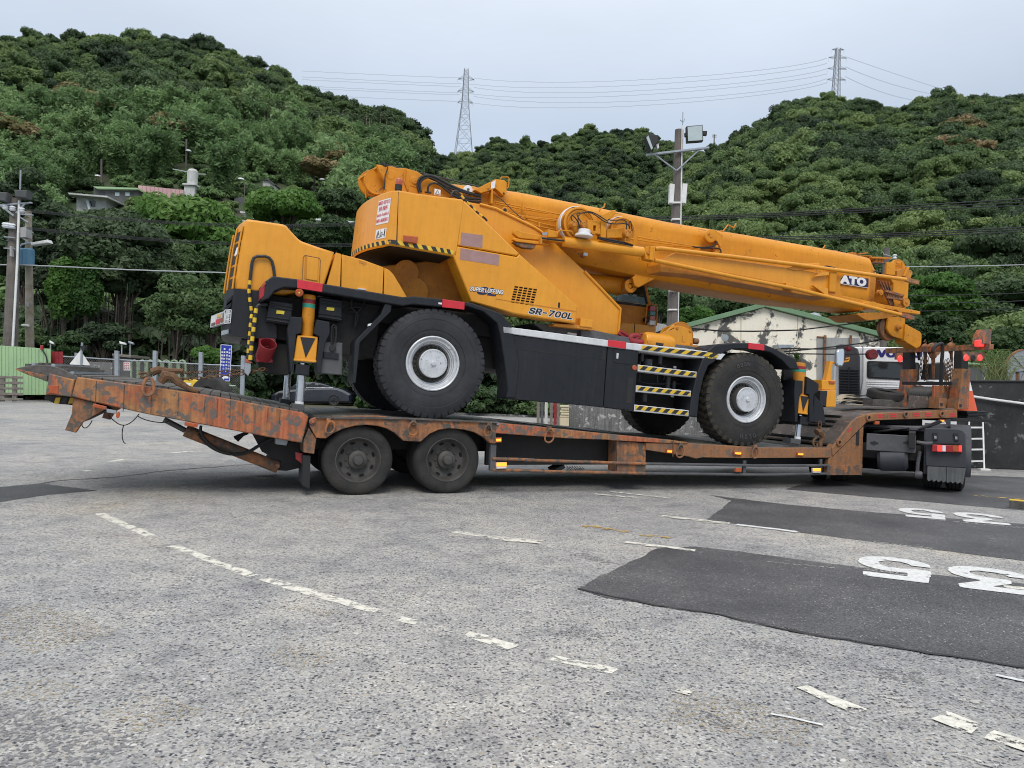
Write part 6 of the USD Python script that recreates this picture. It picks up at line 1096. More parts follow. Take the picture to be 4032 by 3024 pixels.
tslab("guard_post", G_, [(1842, 440), (1892, 442), (1884, 672), (1836, 672)], 0.0, 0.08, "grey_steel", 0.004); tslab("guard_post", H_, [(2052, 580), (2078, 582), (2076, 715), (2050, 715)], 0.02, 0.06, "grey_steel", 0.004); tslab("guard_post", I_, [(645, 1090), (662, 1090), (660, 1200), (642, 1200)], 0.0, 0.04, "grey_steel", 0.004)
for l in ([G_(1855, 566), G_(2212, 576), H_(150, 578), H_(1200, 610), H_(2212, 626), I_(705, 1138)], [G_(1855, 664), G_(2212, 672), H_(300, 676), H_(1200, 694), H_(2212, 706), I_(700, 1202)]):
    P = [tp(I4, p, 0.0) for p in l]; part(G().tube(P[:4], 0.022, 10), "side_guard_rail", "rust_brown", trailer); part(G().tube(P[3:], 0.022, 10), "side_guard_rail", "grey_steel", trailer); part(G().cyl(P[2] - [0.01, 0, 0], P[2] + [0.02, 0, 0], 0.027, 10), "rail_joint", "grey_steel", trailer)
for f, pts, gl in ((G_, [(1880, 385), (1940, 382), (1940, 424), (1882, 426)], 1), (H_, [(1385, 485), (1438, 488), (1436, 522), (1383, 518)], 1), (H_, [(1972, 502), (2042, 506), (2040, 536), (1970, 532)], 1), (H_, [(1985, 648), (2038, 650), (2036, 684), (1983, 682)], 0), (I_, [(470, 1040), (522, 1042), (520, 1066), (468, 1064)], 1), (I_, [(1068, 800), (1102, 800), (1102, 824), (1068, 824)], 0), (I_, [(1568, 785), (1604, 786), (1602, 808), (1566, 808)], 1), (I_, [(-5, 1034), (44, 1036), (42, 1060), (-5, 1058)], 1)):
    lamp(f, pts, "orange_lens", DN, glow="lit_amber" if gl else None)
for f, pts in ((G_, [(1893, 602), (1982, 600), (1980, 652), (1895, 655)]), (I_, [(590, 1160), (650, 1160), (650, 1196), (592, 1196)])):
    l = tslab("big_side_lamp", f, pts, -0.05, 0.0, "label_white", 0.006); p4 = [pts[0], pts[1], (pts[1][0], pts[1][1] + (pts[2][1] - pts[1][1]) * 0.62), (pts[0][0], pts[0][1] + (pts[3][1] - pts[0][1]) * 0.62)]; tslab("lamp_bulb", f, p4, -0.062, -0.05, "lit_amber", 0.004, l)
part(G().tube([tp(H_, p, DN - 0.02) for p in [(1440, 405), (1440, 430), (1436, 548)]], 0.008, 5), "side_chain", "rusty_chain", trailer)
part(G().bar(tp(H_, (385, 662), 0.5), tp(H_, (460, 625), 0.5), 0.3, 0.05), "stay_plate", "chassis_black", trailer)
g = G()
for i in range(4):
    for j in range(7):
        x, y = 510 + j * 22 + (i % 2) * 11, 628 + i * 11 + j * 1.5; g.tube([tp(H_, p, 0.6) for p in ((x, y), (x + 11, y + 6), (x + 11, y + 14), (x, y + 18))], 0.004, 4, False)
part(g, "wire_basket", "hose_black", trailer, kind="stuff")
# ---- gooseneck
neck = [(735, 1003), (790, 930), (890, 800), (930, 768), (1010, 744), (1100, 736), (1700, 708), (1700, 772), (1300, 784), (1080, 792), (1000, 808), (980, 830), (742, 1066)]
tslab("neck_side_beam", I_, neck, DN, 0.12, "gooseneck_brown", 0.008, twin=True)
tslab("neck_web", I_, [(745, 1066), (978, 836), (966, 1212), (694, 1214), (710, 1088)], DN + 0.02, 0.08, "gooseneck_brown", 0.005, twin=True); tslab("web_lip", I_, [(704, 1140), (970, 1132), (966, 1212), (694, 1214)], DN + 0.008, DN + 0.03, "rust_brown", 0.003)
nt = tu(I_, [(735, 1003), (790, 930), (890, 800), (930, 768), (1010, 744), (1100, 736), (1700, 708)], DN); nz = lambda u: np.interp(u, nt[:, 0], nt[:, 1]) + 0.006
U = np.r_[np.linspace(nt[0, 0] + 0.05, nt[3, 0], 7), np.linspace(nt[3, 0] + 0.12, nt[-1, 0], 4)]
for a, b in zip(U[:-1], U[1:]): part(G().prism([(a + 0.003, nz(a) - 0.03), (b - 0.003, nz(b) - 0.03), (b - 0.003, nz(b)), (a + 0.003, nz(a))], 0.0, W3, 0.003), "neck_deck_plate", "deck_steel", trailer)
for u in (nt[1, 0] - 0.05, nt[1, 0] + 0.16, nt[2, 0] - 0.03, nt[2, 0] + 0.08): part(G().bar((u, 0.3, nz(u) + 0.012), (u, 2.7, nz(u) + 0.012), 0.06, 0.03), "grip_bar", "hose_black", trailer)
part(G().prism([(nt[0, 0] + 0.3, 0.5), (nt[-1, 0], 1.0), (nt[-1, 0], nz(nt[-1, 0]) - 0.04), (nt[4, 0], nz(nt[4, 0]) - 0.05), (nt[2, 0], nz(nt[2, 0]) - 0.05), (nt[0, 0] + 0.1, 0.55)], 0.7, 2.3), "neck_frame", "chassis_black", trailer)
for x, y in ((1022, 772), (1307, 746), (1584, 742), (795, 962)):
    c_ = tp(I_, (x, y), DN - 0.03); rb = part(G().lathe([(0.03, 0.03), (0.055, 0.03), (0.055, 0), (0.035, -0.004), (0.03, 0.0), (0.03, 0.03)], c_, (0, 1, 0), 20), "rope_hole", "gooseneck_brown", trailer); part(G().lathe([(0, 0.0), (0.033, 0.0)], c_ + [0, 0.012, 0], (0, -1, 0), 16), "hole_inside", "chassis_black", rb)
for x0, y0 in ((1088, 746), (1185, 742), (1362, 736), (1457, 735), (1640, 738)):
    for k in range(2): tslab("reflective_tape", I_, [(x0, y0 + k * 16), (x0 + 46, y0 - 2 + k * 16), (x0 + 46, y0 + 8 + k * 16), (x0, y0 + 10 + k * 16)], DN - 0.004, DN, "print_red", 0)
tslab("reflective_tape", I_, [(860, 870), (885, 845), (890, 855), (866, 884)], DN - 0.004, DN, "print_red", 0)
# ---- headboard with winch
up0 = tp(I_, (1715, 690), 0.25)[0]; zt = nz(up0)
def post_box(name, d, z0, z1, w, m, parent=None, u=up0): return part(G().box((u - w / 2, d - w / 2, z0), (u + w / 2, d + w / 2, z1), 0.01), name, m, parent or trailer)
zb = tp(I_, (1715, 255), 0.25)[2]; zk = tp(I_, (1715, 395), 0.25)[2]
for d in (0.25, 1.4):
    part(G().prism([(up0 - 0.16, zt), (up0 + 0.1, zt), (up0 + 0.12, zk), (up0 - 0.09, zk)], d - 0.11, d + 0.11, 0.008), "headboard_post", "rusty_orange", trailer); post_box("post_upper", d, zk, zb, 0.17, "hose_black"); 
beam = part(G().box((up0 - 0.05, -0.35, zb), (up0 + 0.05, 1.95, zb + 0.10), 0.006), "headboard_beam", "rusty_orange", trailer)
a = tp(I_, (1835, 225), -0.05); part(G().prism([(a[0] - 0.12, zb + 0.1), (a[0] + 0.08, zb + 0.1), (a[0] + 0.08, zb + 0.36), (a[0] - 0.02, zb + 0.36), (a[0] - 0.1, zb + 0.24)], -0.3, -0.08, 0.006), "lamp_bracket", "rusty_orange", beam)
a = tp(I_, (1868, 200), -0.2); part(G().cyl(a - [0, 0, 0.06], a + [0, 0, 0.06], 0.075, 20, 0.012), "red_beacon", "lit_red", beam)
pl = tslab("lamp_plate", I_, [(1740, 262), (1910, 268), (1925, 300), (1880, 338), (1755, 330)], -0.2, -0.18, "rust_brown", 0.003)
for x, y, m in ((1771, 310, "lit_red"), (1878, 310, "lit_red"), (1826, 312, "chassis_black")): c_ = tp(I_, (x, y), -0.22); part(G().cyl(c_, c_ + [0, 0.03, 0], 0.058, 20, 0.01), "round_lamp", m, pl)
c_ = tp(I_, (1262, 318), 1.8); part(G().cyl(c_, c_ + [0, 0.03, 0], 0.07, 20, 0.01), "round_lamp", "lit_red", trailer); part(G().box((c_[0] - 0.1, 1.84, c_[2] - 0.02), (c_[0] + 0.1, 1.86, c_[2] + 0.2)), "lamp_plate", "rust_brown", trailer)
wz, wu = tp(I_, (1465, 550), 0.8)[2], tp(I_, (1465, 550), 0.8)[0]
for d in (0.45, 1.12): part(G().box((wu - 0.25, d - 0.03, zt), (wu + 0.25, d + 0.03, zt + 0.42), 0.008), "winch_cheek", "rusty_orange", trailer)
prof = [(0.0, 0.0), (0.15, 0.0)]
for k in range(13): prof += [(0.165, 0.01 + k * 0.046), (0.185, 0.033 + k * 0.046)]
part(G().lathe(prof + [(0.15, 0.62), (0, 0.62)], (wu, 0.48, zt + 0.22), (0, 1, 0), 24), "winch_rope", "wire_rope", trailer)
part(G().bar((wu, 0.3, zt + 0.46), (wu, 1.35, zt + 0.46), 0.06, 0.06), "winch_bar", "hose_black", trailer)
part(G().tube(CS([tp(I_, p, 0.6) for p in [(1600, 612), (1575, 540), (1575, 420), (1582, 300), (1585, 210), (1560, 205), (1525, 225), (1510, 265)]], 30), 0.032, 8), "air_hose", "hose_black", trailer)
part(G().tube(CS([tp(I_, p, 1.3) for p in [(1260, 615), (1330, 575), (1420, 515), (1530, 500)]], 16), 0.018, 7), "air_hose", "cable_pale", trailer)
part(G().lathe([(0.06, 0), (0.13, 0), (0.13, 0.1), (0.06, 0.1), (0.06, 0)], tp(I_, (1535, 245), 1.0), (0, 1, 0), 20), "snatch_block", "rust_brown", trailer)
tslab("fairlead", I_, [(1500, 360), (1600, 345), (1640, 480), (1480, 480)], 1.0, 1.2, "chassis_black", 0.01)
def chain(path, r, name="chain", m="rusty_chain", parent=None, kind=None, spacing=3.1):
    p = np.array(path); L = np.r_[0, np.cumsum(np.linalg.norm(np.diff(p, axis=0), axis=1))]; n = max(int(L[-1] / (r * spacing)), 2); g = G()
    for k in range(n):
        s0, s1 = L[-1] * k / n, L[-1] * (k + 1) / n; I = lambda s: np.array([np.interp(s, L, p[:, i]) for i in range(3)])
        a, b = I(s0), I(s1); t = unit(b - a); x = unit(np.cross(t, (0.3, 1, 0.2))); 
        if k % 2: x = np.cross(t, x)
        c, h = (a + b) / 2, np.linalg.norm(b - a) * 0.72
        g.tube([c + t * h * math.cos(w) + x * r * 0.95 * math.sin(w) for w in np.linspace(0, 2 * math.pi, 9)], r * 0.33, 4, False)
    return part(g, name, m, parent or trailer, kind="stuff" if parent is None else kind)
for x0, y0, y1, d in ((1290, 345, 540, 1.6), (1445, 250, 480, 1.2), (1610, 330, 640, 0.5), (1640, 340, 660, 0.45), (1655, 300, 560, 0.6), (1420, 300, 450, 1.3), (1628, 320, 600, 0.7), (1466, 300, 500, 1.0)):
    chain([tp(I_, (x0 + 3 * math.sin(k), y0 + (y1 - y0) * k / 8), d) for k in range(9)], 0.024, "hanging_chain")
for x0, y0, y1, d, m in ((1320, 300, 460, 1.55, "rust_brown"), (1512, 290, 470, 0.9, "rust_brown"), (1450, 230, 440, 1.2, "rust_brown"), (1400, 250, 330, 1.3, "chassis_black"), (1650, 220, 330, 0.55, "rust_brown")):
    a, b = tp(I_, (x0, y0), d), tp(I_, (x0 + 4, y1), d); hb_ = part(G().lathe([(0, -0.05), (0.06, -0.04), (0.075, 0), (0.06, 0.04), (0, 0.05)], a, (0, 1, 0), 14).tube([a, a + (b - a) * 0.5, b], [0.04, 0.03, 0.022], 7), "chain_binder", m, trailer); part(G().tube([a + [0, 0, 0.05], a + [0.03, 0, 0.1], a + [0, 0, 0.15], a + [-0.03, 0, 0.1]], 0.012, 5), "binder_hook", "rusty_chain", hb_)
part(G().tube(CS([tp(I_, p, 0.5) for p in [(1640, 275), (1632, 230), (1648, 215), (1662, 232), (1660, 275)]], 12), 0.013, 6), "hook_loop", "rust_brown", trailer)
# lashing chains, tensioners
tens = part(G().tube([tp(F_, p, 0.15) for p in [(1100, 215), (1150, 195), (1220, 205), (1330, 205)]], [0.05, 0.045, 0.035, 0.03], 8), "chain_tensioner", "rusty_chain", trailer); part(G().tube([tp(F_, p, 0.0) for p in [(1165, 290), (1200, 235), (1250, 245), (1300, 290), (1370, 330), (1440, 352)]], [0.04, 0.07, 0.055, 0.045, 0.03, 0.028], 8), "chain_tensioner", "rusty_chain", trailer)
part(G().tube(CS([tp(F_, p, 0.05) for p in [(1010, 232), (1040, 218), (1080, 228), (1060, 245), (1020, 240)]], 14), 0.016, 6), "tensioner_hook", "rusty_chain", trailer)
chain([tp(F_, (1320, 218), 0.3)] + [tp(V_, p, 0.4) for p in [(0, 1125), (400, 1110), (700, 1100), (900, 1080), (1000, 1085)]], 0.016, "lashing_chain"); chain([tp(F_, (1300, 265), 0.02)] + [tp(V_, p, 0.25) for p in [(0, 1218), (200, 1190), (400, 1170), (620, 1150), (800, 1110), (950, 1075)]], 0.02, "lashing_chain")
chain([tp(U_, p, 0.12) for p in [(1950, 1150), (1945, 1240), (1975, 1330), (1960, 1450), (1970, 1600)]], 0.028, "lashing_chain"); part(G().tube(CS([tp(U_, p, 0.1) for p in [(1900, 1300), (1960, 1310), (1990, 1380), (1960, 1440), (1955, 1560)]], 14), np.linspace(0.06, 0.03, 14), 8).tube(CS([tp(U_, p, 0.08) for p in [(1900, 1380), (1850, 1440), (1870, 1520), (1900, 1560), (1905, 1460)]], 12), 0.018, 6), "chain_tensioner", "rusty_chain", trailer)
# ---- loose things lying on the gooseneck
TM = TRAILER.matrix()
ty = thing("spare_tyre", "worn tyre lying flat on a timber on the gooseneck deck", "tyre", matrix=TM); c_ = tp(I_, (1118, 655), 0.9); zc = zt + 0.13
g = G().lathe([(0.27, 0.03), (0.31, 0.0), (0.4, -0.005), (0.46, 0.02), (0.48, 0.06), (0.48, 0.2), (0.46, 0.24), (0.4, 0.262), (0.31, 0.255), (0.27, 0.23), (0.28, 0.2), (0.4, 0.22), (0.44, 0.13), (0.4, 0.04), (0.28, 0.06), (0.27, 0.03)], (0, 0, 0), (0.06, -0.18, 1), 40).xf(at(c_[0], 0.85, zc, 0, 0.66)); part(g, "tyre_body", "old_rubber", ty, smooth=True)
tm_ = thing("timber_baulk", "short grey timber baulk under the spare tyre on the gooseneck", "timber", matrix=TM); a, b = tp(I_, (1050, 678), 0.55), tp(I_, (1282, 680), 0.55); part(G().box((a[0], 0.55, zt + 0.004), (b[0], 0.8, zt + 0.124), 0.008), "baulk", "wet_plank", tm_)
for k, (x0, x1, y0, y1, nm) in enumerate(((1320, 1515, 600, 704, "brown steel wheel chock on the gooseneck deck, left of the pair"), (1510, 1660, 615, 704, "rust-blotched steel wheel chock on the gooseneck deck, right one by the post"))):
    t_ = thing("steel_chock", nm, "wheel chock", matrix=TM); d0 = 0.2; q = tu(I_, [(x0 + 12, y0), (x1 - 45, y0 + 8), (x1, y1), (x0, y1 - 8)], d0); q[2:, 1] = zt + 0.004
    part(G().prism(q, d0, d0 + 0.02, 0.003), "chock_plate", "deck_steel" if k == 0 else "gooseneck_brown", t_); e = tu(I_, [(x1 - 45, y0 + 8), (x1, y1), (x1 - 52, y1)], d0); e[1:, 1] = zt + 0.004
    c3 = e.mean(0); s3 = 0.028; part(G().prism(e, d0 - 0.25, d0 - 0.03, 0.003), "chock_gusset", "gooseneck_brown", t_); part(G().prism([(c3[0] - s3, c3[1] - s3), (c3[0] + s3, c3[1] - s3), (c3[0] + s3, c3[1] + s3), (c3[0] - s3, c3[1] + s3)], d0 - 0.254, d0 - 0.246), "gusset_hole", "chassis_black", t_)
    part(G().box((q[3][0], d0, zt + 0.004), (q[2][0], d0 + 0.4, zt + 0.016), 0.002), "chock_base", "deck_steel", t_)
pile = thing("webbing_pile", "heap of folded webbing straps and old hoses on the gooseneck deck", "straps", matrix=TM)
for k in range(13):
    x0, w_ = rng.uniform(772, 840), rng.uniform(140, 240); y0 = 694 - k * 7.5; pth = [tp(I_, p, 0.85 + k * 0.04) for p in [(x0, y0), (x0 + w_ * 0.3, y0 - rng.uniform(5, 22)), (x0 + w_ * 0.65, y0 - rng.uniform(0, 14)), (x0 + w_, y0 + rng.uniform(-10, 6))]]
    P = CS(pth, 14); P[:, 2] = np.maximum(P[:, 2], zt + 0.02); g = G()
    for a, b in zip(P[:-1], P[1:]): g.bar(a, b, 0.14, 0.014)
    part(g, "strap", ("strap_cream", "wet_plank", "strap_cream", "hose_black")[k % 4], pile)
cone = thing("traffic_cones", "stack of orange and white traffic cones beside the gooseneck end", "traffic cone", matrix=TM); c_ = tp(I_, (1762, 700), 0.55); zc = tp(I_, (1762, 716), 0.55)[2]; nose_u = c_[0]
part(G().prism([(nt[-1, 0] - 0.02, zc - 0.2), (nose_u + 0.35, zc - 0.2), (nose_u + 0.35, zc - 0.14), (nt[-1, 0] - 0.02, zc - 0.14)], 0.2, 2.8, 0.004), "neck_nose_plate", "chassis_black", trailer)
for k in range(5): part(G().box((nose_u - 0.25 + rng.uniform(-0.02, 0.02), 0.3, zc - 0.135 + k * 0.027), (nose_u + 0.25 + rng.uniform(-0.02, 0.02), 0.8, zc - 0.112 + k * 0.027), 0.008), "cone_base", "hose_black", cone)
hc = tp(I_, (1762, 462), 0.55)[2] - zc; o = (nose_u, 0.55, zc)
R0, R1 = 0.195, 0.045; rr = lambda s: R0 + (R1 - R0) * s
for s0, s1, m in ((0, 0.6, "cone_orange"), (0.6, 0.86, "label_white"), (0.86, 1.0, "print_red")):
    part(G().lathe([(rr(s0), hc * s0), (rr(s1), hc * s1)] + ([(0, hc)] if s1 == 1 else []), o, (0, 0, 1), 28), "cone_band", m, cone)
# ================================================================ the tractor unit
KT = Frame((6.64, 13.61, 0.0), math.radians(-28)); kp = lambda f, p, d: KT.at(f(*p), d); ku = lambda f, pts, d: KT.uv(f, pts, d)
truck = thing("tractor_unit", "white truck tractor turned away from the camera, coupled under the gooseneck", "truck", matrix=KT.matrix())
def kslab(name, f, pts, d0, d1, m, c=0.006, parent=None, rnd=0.0, holes=()):
    q = ku(f, pts, d0); q = round_poly(q, rnd, 5) if rnd else q; return part(G().prism(q, d0, d1, c, holes=[ku(f, h, d0) for h in holes]), name, m, parent or truck)
for x in (-1.08, -0.74, 0.74, 1.08):
    o = np.array([x - 0.14, 0, 0.5]); ax = np.array([1.0, 0, 0]); pr = [(0.27, 0.02), (0.3, 0.0), (0.42, 0.0), (0.47, 0.02), (0.5, 0.05), (0.5, 0.08), (0.488, 0.083), (0.488, 0.093), (0.5, 0.096), (0.5, 0.135), (0.488, 0.137), (0.488, 0.147), (0.5, 0.149), (0.5, 0.19), (0.488, 0.192), (0.488, 0.2), (0.5, 0.203), (0.5, 0.23), (0.47, 0.26), (0.42, 0.28), (0.3, 0.28), (0.27, 0.26)]
    t_ = part(G().lathe(pr, o, ax, 44), "wheel_tyre", "old_rubber", truck); part(G().lathe([(0.29, 0.02), (0.27, 0.06), (0.2, 0.1), (0.12, 0.1), (0.1, 0.0), (0, 0.0)], o, ax, 24), "rim", "dirty_wheel", t_)
part(G().cyl((-1.2, 0, 0.5), (1.2, 0, 0.5), 0.09, 14), "axle", "chassis_black", truck)
for x in (-0.42, 0.42): part(G().box((x - 0.05, -0.95, 0.72), (x + 0.05, 4.6, 0.98), 0.006), "chassis_rail", "chassis_black", truck)
part(G().box((-1.2, 0.72, 0.2), (1.2, 2.2, 1.0), 0.02), "tank_and_battery_frame", "chassis_black", truck); part(G().box((-0.55, -0.6, 0.5), (0.55, 0.7, 0.74)), "suspension", "chassis_black", truck); part(G().box((-0.6, -0.3, 0.98), (0.6, 0.7, 1.06), 0.02), "fifth_wheel", "grey_steel", truck)
a, b = kp(I_, (1000, 960), -0.85), kp(I_, (1380, 965), -0.85); cr = part(G().box((a[0], -0.87, a[2] - 0.13), (b[0], -0.80, a[2] + 0.15), 0.006), "rear_crossmember", "grey_steel", truck)
for q in (a + [0.12, -0.03, 0], b + [-0.12, -0.03, 0]): part(G().box(q + [-0.06, -0.004, -0.012], q + [0.06, 0.02, 0.012]).cyl(q + [-0.0, -0.006, 0], q + [0, 0.01, 0], 0.03, 12), "tow_slot", "chassis_black", cr)
a, b = kp(I_, (1085, 1088), -0.7), kp(I_, (1320, 1090), -0.7); part(G().cyl(a, b, 0.2, 26, 0.05), "air_tank", "grey_plastic", truck)
part(G().tube([kp(I_, p, -0.75) for p in [(1385, 960), (1460, 970), (1510, 968)]], 0.03, 8).tube([kp(I_, p, -0.7) for p in [(1410, 1030), (1395, 1120), (1390, 1205)]], 0.03, 8), "rear_stay", "grey_steel", truck); q = kp(I_, (1400, 1210), -0.7); part(G().lathe([(0, -0.06), (0.06, -0.05), (0.07, 0), (0.06, 0.05), (0, 0.06)], q, (1, 0, 0), 14), "damper_foot", "grey_steel", truck)
for l in ([(1400, 860), (1480, 830), (1560, 795)], [(1420, 855), (1520, 825), (1580, 800)], [(1000, 850), (1120, 850), (1180, 848)], [(1050, 880), (1150, 870), (1330, 850)]): part(G().tube([kp(I_, p, -0.3) for p in l], 0.022, 6), "air_line", "hose_black", truck)
g = G().prism([(0.62, 0.7), (1.26, 0.7), (1.26, 1.1), (0.62, 1.1)], -0.66, -0.62, 0.01)
mg = G(); pr = []
for t in np.linspace(math.radians(200), math.radians(-10), 16): pr.append((math.cos(t) * 0.64, 0.5 + math.sin(t) * 0.62))
for side in (-1, 1):
    x0, x1 = (0.60, 1.28) if side > 0 else (-1.28, -0.60); outer = [(y, z) for y, z in pr]; inner = [(y * 0.965, 0.5 + (z - 0.5) * 0.965) for y, z in pr[::-1]]
    part(G().prism(outer + inner, x0, x1, 0.004, axis="x"), "mudguard", "grey_plastic", truck)
rear = kslab("flap_panel", I_, [(1452, 850), (1700, 858), (1740, 868), (1762, 900), (1768, 1160), (1455, 1142)], -0.68, -0.64, "grey_plastic", 0.01)
for x, y in ((1528, 915), (1688, 920)): kslab("clip", I_, [(x - 18, y - 30), (x + 16, y - 30), (x + 20, y + 30), (x - 12, y + 30)], -0.71, -0.68, "hose_black", 0.004, rear); kslab("clip_plate", I_, [(x - 8, y - 4), (x + 10, y - 3), (x + 12, y + 18), (x - 6, y + 18)], -0.716, -0.70, "galvanised", 0.002, rear)
tl = kslab("tail_lamp", I_, [(1504, 978), (1736, 988), (1736, 1040), (1502, 1032)], -0.76, -0.69, "red_lens", 0.008)
for x0, x1, m in ((1545, 1582, "lit_red"), (1584, 1610, "label_white"), (1664, 1708, "orange_lens"), (1710, 1734, "lit_red")): kslab("lamp_window", I_, [(x0, 984), (x1, 986), (x1, 1032), (x0, 1030)], -0.766, -0.755, m, 0.002, tl)
kslab("lamp_bar", I_, [(1500, 960), (1720, 965), (1720, 980), (1500, 976)], -0.72, -0.66, "hose_black", 0.004)
z_ = [(1470, 1145)] + [(1765, 1160)] + [(1742, 1285)]
for k in range(15): z_.append((1742 - (k + 0.5) * 18.3, 1275 - (k + 0.5) * 1.6 - (0 if k % 2 else -8))) ; z_.append((1742 - (k + 1) * 18.3, 1268 - (k + 1) * 1.6 + (12 if k % 2 else 0)))
kslab("rubber_flap", I_, z_, -0.70, -0.69, "mudflap_grey", 0); part(G().tube([kp(I_, p, -0.705) for p in [(1618, 1150), (1612, 1280)]], 0.004, 4), "flap_seam", "hose_black", truck)
kslab("corner_board", I_, [(1600, 790), (1648, 785), (1648, 845), (1620, 830)], -0.3, -0.2, "grey_plastic", 0.004)
# cab
D1 = 3.6; cw_ = 1.21
zroof = kp(I_, (1100, 228), D1)[2]; cabp = part(G().prism([(-cw_, 0.95), (cw_, 0.95), (cw_, zroof - 0.12), (cw_ - 0.04, zroof - 0.04), (cw_ - 0.12, zroof), (-cw_ + 0.12, zroof), (-cw_ + 0.04, zroof - 0.04), (-cw_, zroof - 0.12)], D1, D1 + 1.75, 0.02), "cab", "cab_white", truck)
wq = ku(I_, [(1005, 338), (1020, 334), (1400, 346), (1410, 362), (1408, 480), (1395, 488), (1015, 468), (1003, 455)], D1 - 0.004); wf = round_poly(wq, 0.05); part(G().prism(wf, D1 - 0.02, D1 + 0.01, 0.006), "window_seal", "hose_black", cabp); part(G().prism(inset(wf, 0.035), D1 - 0.026, D1 - 0.01, 0), "rear_window", "dark_glass", cabp)
for k, (x0, y0) in enumerate(((1048, 455), (1075, 452), (1100, 450))): pass
for y in (490, 505, 525, 545): kslab("cab_rib", I_, [(1000, y), (1420, y + 12), (1420, y + 18), (1000, y + 6)], D1 - 0.012, D1 + 0.01, "cab_white", 0.002, cabp)
M = lettering("VOLVO", 0.135, 0.004, "Inter", 8); M.apply_scale([1.35, 1, 1]); a = kp(I_, (1076, 300), D1); part(put(M, a + [0, -0.003, 0], (1, 0, 0), (0, 0, 1)), "lettering", "letter_blue", cabp)
intake = kslab("air_intake", I_, [(785, 600), (785, 380), (770, 330), (762, 290), (765, 215), (800, 205), (880, 212), (930, 240), (945, 300), (946, 585), (950, 602)], D1 - 0.25, D1, "grey_plastic", 0.02, cabp)
for k in range(9): kslab("intake_louvre", I_, [(788, 398 + k * 21), (942, 402 + k * 21), (942, 412 + k * 21), (788, 408 + k * 21)], D1 - 0.275, D1 - 0.24, "crane_black", 0.004, intake)
kslab("intake_seam", I_, [(860, 380), (872, 380), (868, 590), (855, 590)], D1 - 0.285, D1 - 0.25, "crane_black", 0.002, intake)
part(G().tube([kp(I_, p, D1 - 0.06) for p in [(972, 225), (974, 370), (972, 480), (958, 560), (955, 590)]], 0.012, 6), "cab_pipe", "galvanised", cabp); part(G().tube([kp(I_, p, D1 - 0.05) for p in [(985, 230), (980, 180), (977, 145)]], 0.006, 5), "cab_aerial", "galvanised", cabp)
sd = part(G().prism([(D1 + 0.5, 1.75), (D1 + 1.5, 1.75), (D1 + 1.35, zroof - 0.25), (D1 + 0.5, zroof - 0.25)], -cw_ - 0.006, -cw_ + 0.01, 0, axis="x"), "side_window", "dark_glass", cabp)
kslab("rear_light_bar", I_, [(1010, 545), (1330, 548), (1330, 590), (1000, 600)], D1 - 0.35, D1 - 0.05, "hose_black", 0.008); kslab("cab_lamp", I_, [(1018, 543), (1090, 545), (1088, 572), (1016, 570)], D1 - 0.37, D1 - 0.34, "red_lens", 0.004); kslab("cab_lamp", I_, [(1232, 555), (1272, 556), (1270, 580), (1230, 580)], D1 - 0.37, D1 - 0.34, "orange_lens", 0.004)
for sx in (-1, 1):
    o = np.array([sx * 1.05 - 0.14, D1 + 0.7, 0.5]); part(G().lathe([(0.27, 0.02), (0.3, 0.0), (0.42, 0.0), (0.47, 0.02), (0.5, 0.05), (0.5, 0.23), (0.47, 0.26), (0.42, 0.28), (0.3, 0.28), (0.27, 0.26)], o, (1, 0, 0), 32), "wheel_tyre", "old_rubber", truck)
# ================================================================ the yard's edge and what stands beyond it
class Post:
    """a thing standing upright at the distance Y, its parts given where they are seen"""
    def __init__(s, name, label, cat, f, base, Y, z=0.0, group=None):
        o = far(f(*base), Y); s.F = Frame((o[0], Y, z), 0.0); s.t = thing(name, label, cat, group, s.F.matrix())
    def slab(s, name, f, pts, d0, d1, m, c=0.0, parent=None, rnd=0.0, holes=(), floor=None, smooth=35):
        q = s.F.uv(f, pts, d0)
        if floor is not None: q[:, 1] = np.where(q[:, 1] < floor[0], floor[1], q[:, 1])
        q = round_poly(q, rnd) if rnd else q
        return part(G().prism(q, d0, d1, c, holes=[s.F.uv(f, h, d0) for h in holes]), name, m, parent or s.t, smooth=smooth)
    def tube(s, name, f, pts, d, r, m, n=7, parent=None):
        return part(G().tube([s.F.at(f(*p), d) for p in pts], r, n), name, m, parent or s.t)
    def at(s, f, p, d=0.0): return s.F.at(f(*p), d)
paint("green_fence", (0.34, 0.50, 0.27), (0.29, 0.44, 0.24), rough=0.5, scale=1.2, streak=0.12, fine=0.05)
paint("grey_wood", (0.2, 0.18, 0.15), (0.13, 0.115, 0.1), rough=0.85, scale=4, fine=0.25)
paint("sign_blue", (0.012, 0.035, 0.33), (0.012, 0.03, 0.28), rough=0.35, scale=6)
paint("transformer_blue", (0.10, 0.24, 0.36), (0.08, 0.19, 0.3), rough=0.5, scale=5)
paint("black_wall", (0.014, 0.014, 0.015), (0.04, 0.04, 0.04), rough=0.85, scale=1.2, streak=0.15, fine=0.3, bump=0.4, bumpscale=12, speck=((0.13, 0.135, 0.13), 0.12, 3.5))
paint("mossy_wall", (0.12, 0.12, 0.12), (0.2, 0.2, 0.195), rough=0.9, scale=1.2, streak=0.5, fine=0.3, bump=0.4, bumpscale=12, speck=((0.38, 0.38, 0.37), 0.18, 4.0))
paint("peeling_cream", (0.86, 0.80, 0.67), (0.8, 0.73, 0.6), rough=0.8, scale=0.9, streak=0.05, fine=0.05, bump=0.2, bumpscale=16, speck=((0.1, 0.098, 0.09), 0.32, 0.95))
paint("cream_wall", (0.60, 0.52, 0.36), (0.52, 0.45, 0.32), rough=0.8, scale=1.0, streak=0.12)
paint("roof_green", (0.16, 0.27, 0.15), (0.13, 0.23, 0.13), rough=0.6, scale=2, streak=0.1)
